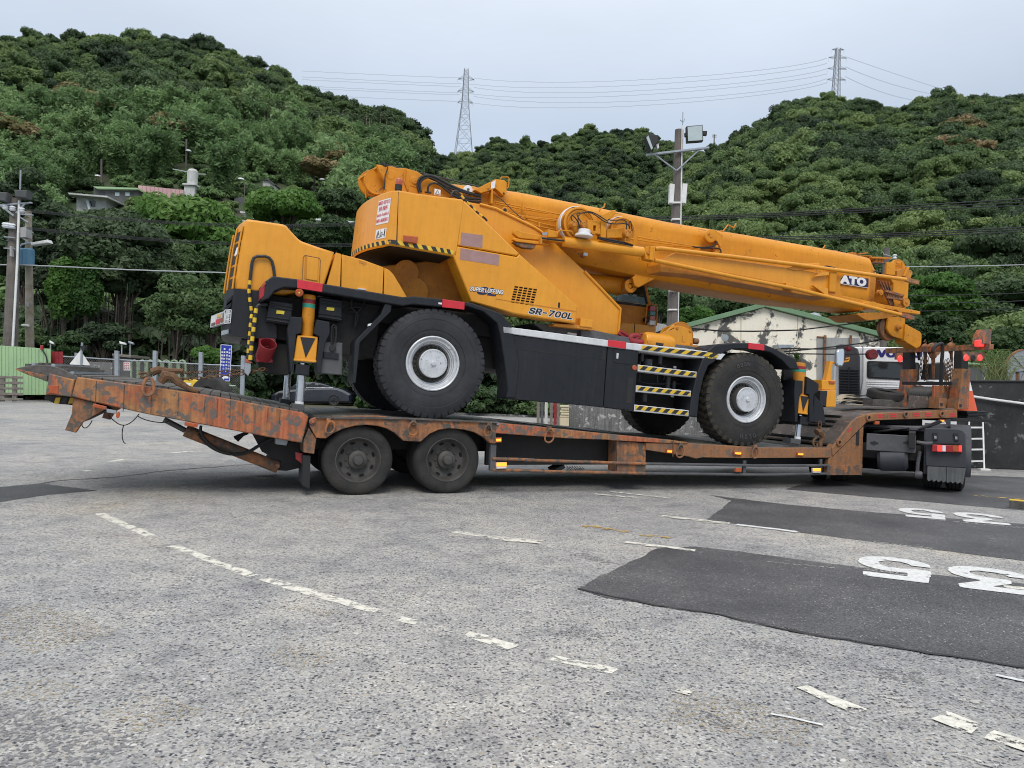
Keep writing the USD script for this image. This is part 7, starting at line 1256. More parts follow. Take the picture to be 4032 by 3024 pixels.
paint("pale_grey_panel", (0.36, 0.36, 0.35), (0.3, 0.3, 0.29), rough=0.7, scale=2, streak=0.25)
paint("pink_panel", (0.56, 0.34, 0.34), (0.5, 0.3, 0.3), rough=0.6, scale=1, streak=0.12)
paint("dark_house", (0.06, 0.065, 0.065), (0.1, 0.1, 0.1), rough=0.8, scale=1)
paint("white_house", (0.6, 0.6, 0.58), (0.46, 0.46, 0.44), rough=0.8, scale=1, streak=0.3)
paint("pylon_steel", (0.2, 0.21, 0.23), (0.16, 0.17, 0.19), rough=0.6, scale=0.1)
paint("car_paint", (0.014, 0.017, 0.028), (0.016, 0.019, 0.03), rough=0.15, coat=1.0)
paint("verge_soil", (0.055, 0.06, 0.028), (0.09, 0.075, 0.045), rough=0.95, scale=0.7, fine=0.4, bump=0.5, bumpscale=8)
paint("grass_blade", (0.10, 0.16, 0.035), (0.16, 0.17, 0.07), rough=0.7, scale=1.0)
paint("palm_leaf", (0.055, 0.10, 0.03), (0.085, 0.12, 0.04), rough=0.6, scale=0.5)
sheet("verge", [(-45, 37.4), (-16, 38.2), (2, 38.8), (3, 80), (-60, 80)], "verge_soil", 0.014, 0.25, 0.6)
sheet("verge", [(2.2, 25.2), (8, 25.4), (30, 22), (60, 40), (60, 70), (2.2, 70)], "verge_soil", 0.014, 0.25, 0.6)
part(G().bar((-16, 37.9, 0.05), (2, 38.5, 0.05), 0.2, 0.11), "kerb", "mossy_wall", kind="structure")

# ---- left: fences
gf = Post("metal_fence", "pale green corrugated sheet fence at the left edge of the yard", "fence", K_, (180, 1600), 36.0)
for k in range(13):
    x0, x1 = -340 + k * 54.5, -340 + (k + 1) * 54.5 - 2; ytop = 1402 + (x0 / 365) * 24
    gf.slab("sheet_panel", K_, [(x0, ytop), (x1, ytop + 3), (x1, 1760), (x0, 1760)], rng.uniform(-0.02, 0.02), 0.05, "green_fence", 0.006, floor=(0.2, 0.12))
    gf.slab("panel_ridge", K_, [(x0 + 12, ytop + 4), (x0 + 20, ytop + 4), (x0 + 20, 1760), (x0 + 12, 1760)], -0.035, 0.0, "green_fence", 0.004, floor=(0.2, 0.12))
o = gf.at(K_, (308, 1418)); part(G().cyl(o - [0, 0.05, 0.1], o + [0, -0.05, 0.12], 0.07, 12, 0.02), "red_lamp", "red_lens", gf.t); gf.tube("lamp_cable", K_, [(308, 1430), (335, 1480), (345, 1530), (343, 1560)], -0.1, 0.03, "hose_black")
pa = Post("wooden_pallet", "grey wooden pallet propped on edge against the green fence", "pallet", F_, (80, 420), 34.6)
for y in (245, 285, 325, 365, 402): pa.slab("slat", F_, [(-60, y - 5), (165, y - 1), (166, y + 16), (-60, y + 12)], 0, 0.03, "grey_wood", 0.004)
for x in (0, 88, -120): pa.slab("post", F_, [(x, 238), (x + 30, 240), (x + 28, 425), (x - 2, 425)], 0.03, 0.12, "grey_wood", 0.004)
rf = Post("red_board", "dark red sheet panel between the green fence and the wire fence", "fence panel", K_, (410, 1560), 36.3)
for k in range(3): rf.slab("board", K_, [(368 + k * 30, 1446), (396 + k * 30, 1446), (396 + k * 30, 1640), (368 + k * 30, 1640)], rng.uniform(0, 0.03), 0.06, "red_paint", 0.004)
wf_ = Post("wire_fence", "chain-link fence with square galvanised posts behind the trailer ramp", "fence", F_, (1100, 300), 34.5)
for (x0, y0), (x1, y1) in (((553, 72), (548, 330)), ((842, 56), (838, 340)), ((1121, 56), (1110, 350)), ((1455, 66), (1440, 370)), ((1762, 92), (1742, 400))):
    wf_.slab("fence_post", F_, [(x0 - 13, y0), (x0 + 13, y0 + 2), (x1 + 15, y1 + 260), (x1 - 12, y1 + 260)], -0.06, 0.09, "galvanised", 0.006, floor=(0.3, 0.0))
wf_.tube("top_rail", F_, [(460, 98), (842, 122), (1121, 135), (1455, 155), (1762, 168)], 0.1, 0.028, "galvanised"); wf_.tube("bottom_rail", F_, [(1600, 305), (1710, 312)], 0.1, 0.03, "galvanised"); wf_.tube("top_rail", F_, [(1480, 155), (1762, 168)], 0.12, 0.02, "galvanised")
mat("chain_link", {"g": ("geometry", {}), "s": ("separate_xyz", {}), "a": ("math", {"math_type": "add"}), "b": ("math", {"math_type": "subtract"}), "a2": ("math", {"math_type": "multiply", "value2": 9.5}), "b2": ("math", {"math_type": "multiply", "value2": 9.5}), "fa": ("math", {"math_type": "fraction"}), "fb": ("math", {"math_type": "fraction"}),
                   "la": ("math", {"math_type": "less_than", "value2": 0.11}), "lb": ("math", {"math_type": "less_than", "value2": 0.11}), "mx": ("math", {"math_type": "maximum"}), "t": ("transparent_bsdf", {}), "p": ("principled_bsdf", {"base_color": (0.16, 0.15, 0.14), "roughness": 0.6}), "m": ("mix_closure", {})},
    [("g.position", "s.vector"), ("s.x", "a.value1"), ("s.z", "a.value2"), ("s.x", "b.value1"), ("s.z", "b.value2"), ("a.value", "a2.value1"), ("b.value", "b2.value1"), ("a2.value", "fa.value1"), ("b2.value", "fb.value1"), ("fa.value", "la.value1"), ("fb.value", "lb.value1"), ("la.value", "mx.value1"), ("lb.value", "mx.value2"), ("mx.value", "m.fac"), ("t.BSDF", "m.closure1"), ("p.BSDF", "m.closure2")], surface="m.closure")
q = wf_.F.uv(F_, [(460, 100), (1762, 170), (1742, 640), (460, 640)], 0.11); q[2:, 1] = 0.05; part(G().add(np.insert(q, 1, 0.11, axis=1), [[0, 1, 2, 3]]), "wire_mesh", "chain_link", wf_.t, smooth=False)
bs = Post("direction_sign", "tall blue direction sign with white writing on a thin post by the wire fence", "sign", F_, (1640, 300), 31.5)
sp = bs.slab("sign_panel", V_, [(276, 692), (448, 705), (412, 1272), (256, 1265)], 0.0, 0.03, "sign_blue", 0.004, rnd=0.04); bs.slab("sign_post", V_, [(298, 1265), (330, 1268), (320, 1460), (288, 1455)], 0.01, 0.06, "galvanised", 0.004, floor=(0.4, 0.0))
c_ = bs.F.uv(V_, [(276, 692), (448, 705), (412, 1272), (256, 1265)], 0.0); g = G()
for a, b in zip(c_, np.roll(c_, -1, 0)): m_ = c_.mean(0); a, b = m_ + (a - m_) * 0.975, m_ + (b - m_) * 0.975; g.bar((a[0], -0.004, a[1]), (b[0], -0.004, b[1]), 0.006, 0.02)
part(g, "sign_border", "label_white", sp)
for txt, x, y0, y1 in (("基隆港務分公司", 412, 742, 1090), ("職業安全衛生室", 375, 782, 1135), ("臺灣港務港勤公司", 332, 732, 1138), ("基隆營運所", 298, 782, 1030)):
    g = G(); n = len(txt)
    for k, ch in enumerate(txt):
        t = k / n; y = y0 + (y1 - y0) * (k + 0.9) / n; xx = x - (y - 740) * 0.062 - 12; a = bs.at(V_, (xx, y), -0.006); M = lettering(ch, 0.058, 0.002, "Noto Sans CJK", 2); g.add(*put(M, a, (1, 0, 0.035), (0, 0, 1)).mesh())
    part(g, "sign_writing", "label_white", sp)
bs.slab("arrow", V_, [(290, 1212), (330, 1160), (328, 1185), (392, 1192), (390, 1226), (326, 1222), (324, 1245)], -0.008, 0.0, "label_white", 0, sp)
tr = Post("triangle_sign", "white triangular warning sign seen from behind on a post by the fence", "sign", K_, (590, 1560), 33.5)
tr.slab("sign_plate", K_, [(582, 1438), (650, 1538), (648, 1545), (508, 1540), (506, 1534)], 0, 0.02, "white_paint", 0.003); tr.tube("sign_post", K_, [(596, 1380), (588, 1540), (582, 1700)], -0.05, 0.045, "galvanised", 10); tr.slab("post_lamp", K_, [(582, 1404), (618, 1404), (614, 1432), (600, 1440), (588, 1430)], -0.12, 0.05, "hose_black", 0.01)
ps = Post("notice_board", "small white notice with red figures fixed to the dark hut", "notice", K_, (920, 1560), 35.0); nb_ = ps.slab("board", K_, [(896, 1520), (944, 1520), (944, 1584), (896, 1582)], 0, 0.02, "label_white", 0.002)
for i in range(3):
    for j in range(3): ps.slab("figure", K_, [(901 + i * 14, 1526 + j * 18), (910 + i * 14, 1526 + j * 18), (906 + i * 14, 1538 + j * 18)], -0.004, 0.001, "print_red", 0, nb_)
ht = Post("small_hut", "low dark weathered shed behind the wire fence", "shed", K_, (880, 1600), 36.5); ht.slab("wall", K_, [(818, 1470), (944, 1480), (944, 1640), (818, 1640)], 0, 1.5, "dark_house", 0.02, floor=(0.4, 0)); ht.slab("roof", K_, [(812, 1460), (952, 1474), (950, 1490), (812, 1476)], -0.2, 1.7, "grey_wood", 0.01)
lw = Post("concrete_parapet", "low mottled concrete parapet beyond the wire fence", "wall", K_, (730, 1600), 37.2); lw.slab("wall_block", K_, [(612, 1518), (815, 1526), (815, 1640), (612, 1640)], 0, 0.3, "mossy_wall", 0.01, floor=(0.4, 0))
hr = Post("hoop_railing", "green hooped railing behind the wire fence", "railing", K_, (1120, 1600), 36.0)
for k in range(7):
    x = 952 + k * 58; P = [(x, 1640), (x, 1530), (x + 8, 1514), (x + 26, 1510), (x + 42, 1518), (x + 46, 1535), (x + 46, 1640)]; hr.tube("hoop", K_, P, 0.05 * (k % 2), 0.05, "hoop_green")
for nm, lab, p, Y, x, y, m, L in (("security_camera", "white security camera angled down on a short post above the dark hut", (885, 1400), 36.8, 885, 1385, "white_paint", 44), ("security_camera", "grey security camera on the thin pole right of the white one", (945, 1400), 37.6, 946, 1382, "galvanised", 36), ("security_camera", "white security camera on the green fence beside the red board", (360, 1400), 36.2, 368, 1380, "white_paint", 26)):
    s = Post(nm, lab, "camera", K_, p, Y); s.slab("camera_body", K_, [(x - L / 2, y - 14), (x + L / 2, y - 2), (x + L / 2 + 2, y + 12), (x - L / 2 + 4, y + 4)], 0, 0.14, m, 0.02); s.tube("camera_post", K_, [(x, y + 8), (x - 2, y + 40), (x - 4, 1700)], 0.1, 0.03, "galvanised")
yt = Post("big_tyre", "large worn tyre standing on edge behind the trailer ramp", "tyre", F_, (1515, 380), 24.0)
q = yt.at(F_, (1500, 345)); o = (q[0], 0, 0.74); part(G().lathe([(0.4, 0.06), (0.45, 0.0), (0.64, 0.0), (0.72, 0.04), (0.745, 0.1), (0.745, 0.34), (0.72, 0.4), (0.64, 0.44), (0.45, 0.44), (0.4, 0.38), (0.62, 0.36), (0.66, 0.22), (0.62, 0.08), (0.4, 0.06)], o, (0.35, 1, 0), 44), "tyre_body", "old_rubber", yt.t)
yb = Post("yellow_barrier", "yellow striped barrier block lying behind the ramp", "barrier", F_, (1400, 300), 26.0); yb.slab("block", F_, [(1330, 262), (1440, 270), (1430, 330), (1325, 318)], 0, 0.5, "warning_yellow", 0.02, floor=(0.5, 0)); yb.slab("stripe", F_, [(1350, 290), (1390, 292), (1375, 318), (1340, 316)], -0.006, 0.01, "label_white", 0)

# ---- poles and wires
p1 = Post("concrete_pole", "thick concrete pole with floodlights and insulators at the left edge", "utility pole", K_, (75, 1410), 38.0)
a, b = p1.at(K_, (76, 1410)), p1.at(K_, (112, 335)); a = a + (b - a) * ((0 - a[2]) / (b[2] - a[2])); part(G().tube([a, (a + b) / 2, b], [0.36, 0.3, 0.22], 16), "pole", "concrete_pole", p1.t)
p1.tube("conduit", K_, [(92, 1420), (125, 800), (140, 350)], -0.3, 0.055, "white_paint"); p1.tube("aerial", K_, [(146, 270), (150, 130)], -0.1, 0.04, "galvanised"); p1.slab("crossarm", K_, [(-40, 378), (222, 358), (224, 368), (-40, 392)], -0.35, -0.2, "galvanised", 0.01)
for l in ([(100, 460), (5, 385)], [(118, 440), (185, 368)]): p1.tube("brace", K_, l, -0.3, 0.05, "galvanised")
for x, y, w, h in ((148, 300, 96, 60), (20, 320, 60, 70)): p1.slab("floodlight", K_, [(x - w / 2, y - h / 2), (x + w / 2, y - h / 2 + 4), (x + w / 2 - 10, y + h / 2), (x - w / 2 + 8, y + h / 2 - 6)], -0.6, -0.1, "dark_house", 0.04)
for x, y in ((42, 398), (92, 408), (158, 420), (38, 528), (60, 530), (90, 536)): o = p1.at(K_, (x, y), -0.25); part(G().lathe([(0, -0.12), (0.1, -0.12), (0.16, -0.04), (0.1, 0.0), (0.16, 0.05), (0.1, 0.12), (0, 0.13)], o, (0, 0, 1), 14), "insulator", "porcelain", p1.t)
for y in (540, 608, 690): p1.slab("crossarm", K_, [(25, y), (105, y + 6), (105, y + 14), (25, y + 8)], -0.4, -0.3, "galvanised", 0.01)
p1.slab("switch_box", K_, [(145, 545), (190, 535), (188, 615), (145, 618)], -0.3, 0.2, "pale_grey_panel", 0.02); p1.slab("switch_box", K_, [(68, 680), (84, 680), (84, 755), (68, 755)], -0.5, -0.3, "pale_grey_panel", 0.02)
p2 = Post("wooden_pole", "slim pale pole with blue transformers and a street lamp, second from the left", "utility pole", K_, (215, 1420), 39.5)
a, b = p2.at(K_, (216, 1420)), p2.at(K_, (206, 425)); a = a + (b - a) * ((0 - a[2]) / (b[2] - a[2])); part(G().tube([a, (a + b) / 2, b], [0.22, 0.19, 0.15], 14), "pole", "pale_trunk", p2.t)
for y in (448, 574): p2.slab("crossarm", K_, [(140, y - 6), (236, y + 2), (236, y + 10), (140, y + 4)], -0.3, -0.2, "galvanised", 0.01)
for x in (160, 208): o = p2.at(K_, (x, 760), -0.45); part(G().lathe([(0, -0.42), (0.24, -0.42), (0.27, -0.38), (0.27, 0.36), (0.2, 0.44), (0, 0.46)], o, (0, 0, 1), 20), "transformer", "transformer_blue", p2.t)
p2.tube("lamp_arm", K_, [(140, 800), (140, 690), (160, 668), (230, 655)], -0.3, 0.05, "galvanised"); p2.slab("lamp_head", K_, [(218, 655), (345, 632), (354, 655), (225, 674)], -0.5, -0.1, "white_paint", 0.03)
for l in ([(205, 510), (145, 470)], [(205, 650), (155, 615)]): p2.tube("brace", K_, l, -0.2, 0.04, "galvanised")
p2.slab("camera", K_, [(152, 1246), (196, 1246), (198, 1262), (154, 1260)], -0.4, -0.2, "white_paint", 0.02); p2.slab("meter_box", K_, [(180, 1088), (194, 1088), (194, 1120), (180, 1120)], -0.4, -0.2, "pale_grey_panel", 0.02)
def wires(name, label, group, lines, Y, r, m):
    for f, l in lines:
        P = [far(f(*p), Y if np.ndim(Y) == 0 else np.interp(k / (len(l) - 1), [0, 1], Y)) for k, p in enumerate(l)]; P = CubicSpline(np.arange(len(P)), P)(np.linspace(0, len(P) - 1, 20)) if len(P) > 2 else P
        part(G().tube(P, r, 5), name, m, None, label, "power line", group)
wires("overhead_wire", "dark wire running from the left poles towards the crane's hood, upper bundle", "upper wires from the left poles", [(K_, [(170 + k * 8, 412 + k * 10), (870, 478 + k * 7), (1760, 522 + k * 9), (2700, 500 + k * 9)]) for k in range(3)], 37.0, 0.015, "cable_dark")
wires("overhead_wire", "dark wire running from the left poles towards the crane's hood, middle bundle", "middle wires from the left poles", [(K_, [(190 + k * 8, 544 + k * 8), (870, 606 + k * 8), (1700, 655 + k * 9), (2700, 660 + k * 9)]) for k in range(3)], 37.0, 0.015, "cable_dark")
wires("overhead_wire", "single pale wire crossing low in front of the dark left trees", None, [(K_, [(-60, 826), (240, 820), (900, 850), (1650, 873), (2400, 880)])], 38.5, 0.03, "cable_pale")
wires("overhead_wire", "dark wire above the boom in front of the right hill, upper bundle", "upper wires above the boom", [(M_, [(400, 850 + k * 9), (900, 838 + k * 8), (1500, 806 + k * 10), (2260, 762 + k * 16)]) for k in range(3)], 34.0, 0.024, "cable_dark")
wires("overhead_wire", "dark wire above the boom in front of the right hill, lower bundle", "lower wires above the boom", [(M_, [(700, 944 + k * 8), (1300, 938 + k * 8), (2260, 896 + k * 11)]) for k in range(3)], 34.0, 0.024, "cable_dark")
wires("overhead_wire", "pale wire leaving the pole behind the boom tip to the right", None, [(C_, [(1860, 330), (1900, 398), (2400, 398), (2960, 384), (4200, 330)]), ], 33.0, 0.022, "cable_pale")
wires("overhead_wire", "thin dark wire right of the boom tip", "thin wires right of the boom tip", [(C_, [(1800, 640 + k * 60), (2400, 626 + k * 62), (2960, 606 + k * 62), (4200, 520 + k * 66)]) for k in range(3)], 34.0, 0.018, "cable_dark")
cpz = Post("floodlight_pole", "concrete pole with two floodlights on a crossarm rising behind the crane boom", "light pole", N_, (1810, 1190), 22.0)
a, b = cpz.at(X_, (1376, 990)), cpz.at(N_, (1828, 530)); a2 = a + (b - a) * ((0 - a[2]) / (b[2] - a[2])); part(G().tube([a2, a, (a + b) / 2, b], [0.18, 0.17, 0.148, 0.118], 18), "pole", "concrete_pole", cpz.t)
cpz.tube("conduit", X_, [(1490, 1000), (1500, 190)], -0.1, 0.022, "white_paint"); cpz.tube("conduit", N_, [(1838, 1175), (1848, 500)], -0.12, 0.02, "white_paint"); cpz.tube("aerial", N_, [(1850, 500), (1853, 410)], -0.1, 0.012, "galvanised")
for l in ([(1853, 480), (1834, 462)], [(1853, 480), (1866, 455)]): cpz.tube("aerial", N_, l, -0.1, 0.012, "galvanised")
cpz.slab("crossarm", N_, [(1610, 688), (2030, 640), (2030, 652), (1610, 702)], -0.25, -0.15, "galvanised", 0.006); cpz.tube("brace", N_, [(1660, 692), (1808, 802)], -0.2, 0.022, "galvanised"); cpz.tube("brace", N_, [(1972, 655), (1812, 802)], -0.2, 0.022, "galvanised")
fl = cpz.slab("floodlight", N_, [(1878, 504), (1986, 494), (1990, 602), (1882, 610)], -0.35, -0.15, "hose_black", 0.02); cpz.slab("floodlight_glass", N_, [(1885, 510), (1981, 500), (1984, 598), (1888, 605)], -0.36, -0.345, "lamp_glass_grey", 0.004, fl); cpz.slab("lamp_cap", N_, [(1986, 536), (2016, 536), (2014, 564), (1986, 562)], -0.3, -0.18, "hose_black", 0.01, fl); cpz.slab("lamp_cap", N_, [(1866, 548), (1882, 546), (1882, 572), (1868, 572)], -0.3, -0.18, "hose_black", 0.01, fl)
fl = cpz.slab("floodlight", N_, [(1604, 578), (1625, 552), (1690, 565), (1692, 600), (1640, 668)], -0.5, -0.1, "hose_black", 0.02); cpz.slab("floodlight_glass", N_, [(1608, 582), (1622, 566), (1652, 650), (1642, 664)], -0.51, -0.49, "lamp_glass_grey", 0.003, fl); cpz.slab("ballast", N_, [(1672, 625), (1690, 620), (1694, 645), (1684, 658)], -0.4, -0.25, "porcelain", 0.01)
cpz.slab("panel_box", N_, [(1768, 888), (1800, 894), (1790, 1020), (1762, 1018)], -0.1, 0.1, "white_paint", 0.006); cpz.slab("panel_box", N_, [(1850, 888), (1884, 890), (1874, 1022), (1842, 1018)], -0.1, 0.1, "white_paint", 0.006)
for f, y, x0, x1 in ((N_, 1015, 1788, 1838), (N_, 1126, 1782, 1834), (X_, 648, 1288, 1478)): cpz.slab("pole_band", f, [(x0, y - 5), (x1, y - 5), (x1, y + (6 if f is N_ else 26)), (x0, y + (6 if f is N_ else 26))], -0.2, 0.0, "white_paint", 0.004)
cpz.slab("junction_box", X_, [(1300, 170), (1400, 178), (1396, 262), (1300, 256)], -0.3, -0.18, "white_paint", 0.02); cpz.tube("cable_loop", X_, [(1360, 265), (1380, 310), (1430, 310), (1462, 270), (1455, 220)], -0.22, 0.012, "hose_black")
p4 = Post("utility_pole", "dark concrete pole standing behind the boom tip", "utility pole", S_, (800, 1440), 33.0); a, b = p4.at(S_, (800, 1440)), p4.at(S_, (852, 165)); a = a + (b - a) * ((0 - a[2]) / (b[2] - a[2])); part(G().tube([a, b], [0.2, 0.135], 14), "pole", "concrete_pole", p4.t); p4.tube("wire_tail", S_, [(800, 225), (810, 250), (900, 275), (945, 300)], -0.2, 0.016, "cable_pale"); o = p4.at(S_, (965, 288), -0.2); part(G().lathe([(0, -0.1), (0.06, -0.1), (0.1, -0.05), (0.05, 0.0), (0.1, 0.06), (0.06, 0.1), (0, 0.1)], o, (0, 0, 1), 14), "insulator", "porcelain", p4.t)

# ---- buildings
ch = Post("gabled_store", "cream gabled building with peeling paint and green roof edge behind the trailer", "building", C_, (830, 1250), 30.0)
gw = ch.slab("wall", C_, [(236, 884), (820, 728), (1690, 952), (1735, 965), (1735, 1700), (236, 1700)], 0, 0.25, "peeling_cream", 0, floor=(1.0, 0.0))
w2_ = ch.F.uv(C_, [(236, 884), (820, 728), (1735, 965)], 0.0); part(G().box((w2_[0, 0], 0.25, 0), (w2_[0, 0] + 0.2, 8, w2_[0, 1] - 0.05)).box((w2_[2, 0] - 0.2, 0.25, 0), (w2_[2, 0], 8, w2_[2, 1] - 0.05)), "side_wall", "peeling_cream", ch.t)
for a, b in ((0, 1), (1, 2)):
    p, q = w2_[a], w2_[b]; e = unit(q - p); n = np.array([-e[1], e[0]]); p, q = p - e * (0.25 if a == 0 else 0), q + e * (0.25 if b == 2 else 0); part(G().prism([p + n * 0.02, q + n * 0.02, q + n * 0.2, p + n * 0.2], -0.22, 8.2, 0.01), "roof_slope", "roof_green", ch.t)
ch.slab("steel_door", C_, [(1240, 962), (1580, 968), (1578, 1400), (1240, 1400)], -0.04, 0.02, "pale_grey_panel", 0.006); ch.slab("door_trim", C_, [(1244, 952), (1318, 956), (1318, 966), (1244, 962)], -0.08, 0, "rust_brown", 0.004)
for x in (1305, 1508): ch.tube("rusty_pipe", C_, [(x, 945), (x - 4, 1150), (x - 6, 1400)], -0.12, 0.05, "rust_brown")
ch.slab("awning", C_, [(930, 1018), (1062, 1020), (1060, 1040), (940, 1050)], -0.6, 0, "galvanised", 0.01)
for x in (640, 1088): ch.slab("pilaster", C_, [(x - 4, 800), (x + 3, 800), (x, 1300), (x - 7, 1300)], -0.012, 0.01, "cream_wall", 0)
o = ch.at(C_, (512, 965), -0.25); part(G().lathe([(0, -0.01), (0.13, -0.01), (0.14, 0.02), (0, 0.03)], o, (0.2, 1, 0), 20), "wall_mirror", "galvanised", ch.t); ch.tube("mirror_stay", C_, [(512, 985), (528, 1005)], -0.1, 0.02, "galvanised")
o = ch.at(C_, (1218, 795), 3.0); part(G().lathe([(0.3, -0.3), (0.3, 0.0), (0.2, 0.12), (0, 0.16)], o, (0, 0, 1), 18), "roof_vent", "galvanised", ch.t)
lh = Post("small_roof", "grey sheet roof edge showing between the crane cab and the light pole", "shed", X_, (1100, 1100), 27.0); lh.slab("roof", X_, [(1005, 1160), (1030, 950), (1290, 1000), (1260, 1050)], 0, 3, "pale_grey_panel", 0.01); lh.slab("wall", X_, [(1010, 1165), (1260, 1060), (1260, 1500), (1010, 1500)], 0.3, 3, "dark_house", 0, floor=(1.0, 0))
hs = Post("hillside_house", "cream two-storey house glimpsed below the boom", "house", C_, (380, 700), 62.0, z=hill_height(np.array([-0.0]), np.array([62.0]))[0] * 0)
hz = hs.slab("wall", C_, [(215, 560), (518, 560), (516, 668), (225, 662)], 0, 6, "cream_wall", 0)
for x in (270, 422): hs.slab("window", C_, [(x - 22, 594), (x + 22, 597), (x + 22, 622), (x - 22, 618)], -0.05, 0.02, "dark_glass", 0.005, hz)
hs.slab("lean_to_roof", C_, [(300, 660), (530, 668), (530, 680), (300, 672)], -2.0, 0, "pink_panel", 0.01); hs.slab("lower_storey", C_, [(250, 672), (512, 680), (512, 900), (250, 900)], -0.3, 6, "dark_house", 0, floor=(0.5, 0)); hs.slab("post", C_, [(400, 676), (408, 676), (408, 720), (400, 720)], -1.8, -1.7, "white_paint", 0)
cwl = Post("weathered_wall", "grey lichen-streaked concrete wall seen under the crane's belly", "wall", E_, (1400, 1150), 24.0); cwl.slab("wall_block", E_, [(1198, 940), (2600, 980), (2600, 1240), (1198, 1240)], 0, 0.35, "mossy_wall", 0.02, floor=(0.6, 0.0))
st_ = Post("block_stack", "stack of cream blocks against the end of the weathered wall", "blocks", E_, (1150, 1080), 23.6)
for k in range(5): st_.slab("block", E_, [(1122 + (k % 2) * 6, 985 + k * 22), (1196, 988 + k * 22), (1196, 1006 + k * 22), (1120 + (k % 2) * 6, 1003 + k * 22)], 0.0 + 0.02 * (k % 3), 0.3, "cream_wall", 0.01)
st_.slab("block_base", E_, [(1118, 1094), (1196, 1096), (1196, 1240), (1118, 1240)], 0.02, 0.3, "cream_wall", 0.01, floor=(0.5, 0))
bp = Post("leaning_boards", "old grey and red boards leaning beside the cream blocks", "boards", E_, (1010, 1070), 26.0)
for k, (x, m) in enumerate(((915, "grey_wood"), (948, "dark_house"), (985, "white_house"), (1030, "grey_wood"), (1062, "red_paint"), (1090, "grey_wood"))): bp.slab("board", E_, [(x, 958), (x + 26, 960), (x + 24, 1230), (x - 2, 1230)], 0.03 * k, 0.03 * k + 0.03, m, 0.003, floor=(0.5, 0))
bw = Post("black_wall", "tall blackened concrete wall at the right edge of the yard", "wall", Y_, (1300, 1270), 17.6)
bw.slab("wall_block", Y_, [(780, 382), (4600, 390), (4600, 1320), (780, 1280)], 0, 0.35, "black_wall", 0.02, floor=(0.5, 0.0)); bw.slab("coping", Y_, [(770, 374), (4600, 382), (4600, 400), (770, 392)], -0.04, 0.4, "black_wall", 0.015)
bw.tube("wall_pipe", Y_, [(900, 528), (1180, 570), (1500, 612), (2300, 690)], -0.08, 0.028, "white_paint", 10); bw.slab("foot_beam", Y_, [(1315, 1285), (2300, 1330), (2300, 1365), (1310, 1318)], -0.3, -0.05, "wet_plank", 0.01)
ld = Post("white_ladder", "white four-rung ladder leaning against the blackened wall", "ladder", Y_, (1020, 1270), 17.1)
lo = [ld.at(Y_, p, d) for p, d in (((938, 750), 0.4), ((912, 1262), 0.0), ((1070, 750), 0.4), ((1086, 1258), 0.0))]; 
for a, b in ((lo[0], lo[1]), (lo[2], lo[3])): b = b.copy(); b[2] = 0.02; part(G().bar(a, b, 0.03, 0.05), "rail", "white_paint", ld.t)
for y in (748, 852, 966, 1074, 1190):
    t = (y - 750) / 510; a, b = lo[0] + (lo[1] - lo[0]) * t, lo[2] + (lo[3] - lo[2]) * t; part(G().bar(a, b, 0.025, 0.035), "rung", "white_paint", ld.t)
b = ld.at(Y_, (1082, 1280), -0.05); part(G().box((b[0] - 0.11, -0.12, 0.0), (b[0] + 0.11, 0.02, 0.05), 0.01), "foot_block", "white_paint", ld.t)
ds = Post("cable_reel", "big grey spoked disc with a rusty rim beyond the black wall", "reel", Y_, (1500, 380), 19.5); o = ds.at(Y_, (1500, 265)); R = 0.44 * 1.15
part(G().lathe([(0, 0), (R * 0.97, 0.0), (R * 0.97, 0.03), (0, 0.03)], o, (0, 1, 0), 40), "disc", "galvanised", ds.t); part(G().lathe([(R * 0.96, -0.02), (R * 1.02, -0.02), (R * 1.02, 0.06), (R * 0.96, 0.06), (R * 0.96, -0.02)], o, (0, 1, 0), 40), "rim", "rust_brown", ds.t)
for k in range(6): a = k * math.pi / 3 + 0.2; part(G().bar(o + [0, -0.02, 0], o + np.array([math.cos(a) * R * 0.9, -0.02, math.sin(a) * R * 0.9]), 0.02, 0.05), "spoke", "pale_grey_panel", ds.t)
part(G().box((o[0] - 0.1, 0.03, 0), (o[0] + 0.1, 0.2, o[2])), "reel_stand", "grey_steel", ds.t); ds.tube("standpipe", Y_, [(1420, 390), (1422, 290)], -0.4, 0.045, "rust_brown"); ds.slab("pipe_cap", Y_, [(1402, 250), (1442, 250), (1440, 292), (1404, 292)], -0.46, -0.34, "galvanised", 0.01)
sh = Post("lean_to_shed", "open shed with a pale green roof edge behind the black wall", "shed", Y_, (1100, 380), 21.0); sh.slab("roof", Y_, [(770, 186), (1345, 222), (1345, 240), (770, 208)], 0, 3, "green_fence", 0.01); sh.slab("back_wall", Y_, [(770, 200), (1345, 236), (1345, 700), (770, 700)], 2.6, 2.7, "dark_house", 0, floor=(0.6, 0)); sh.slab("post", Y_, [(1090, 240), (1108, 240), (1106, 600), (1088, 600)], 0, 0.1, "white_house", 0.005, floor=(1.0, 0)); sh.slab("roof_beam", Y_, [(890, 222), (1345, 244), (1345, 262), (890, 244)], 0.1, 0.25, "grey_wood", 0.004)
ws = Post("wheel_stop", "short yellow-topped block on the ground at the right edge", "wheel stop", Y_, (1400, 1640), 11.6); e = gnd(Y_(1335, 1655)) - ws.F.o; w_ = gnd(Y_(1700, 1690)) - ws.F.o
part(G().bar(e + [0, 0, 0.06], w_ + [0, 0, 0.06], 0.16, 0.11), "block", "wet_plank", ws.t); part(G().bar(e + [0, 0, 0.118], w_ + [0, 0, 0.118], 0.16, 0.006), "top_paint", "warning_yellow", ws.t)
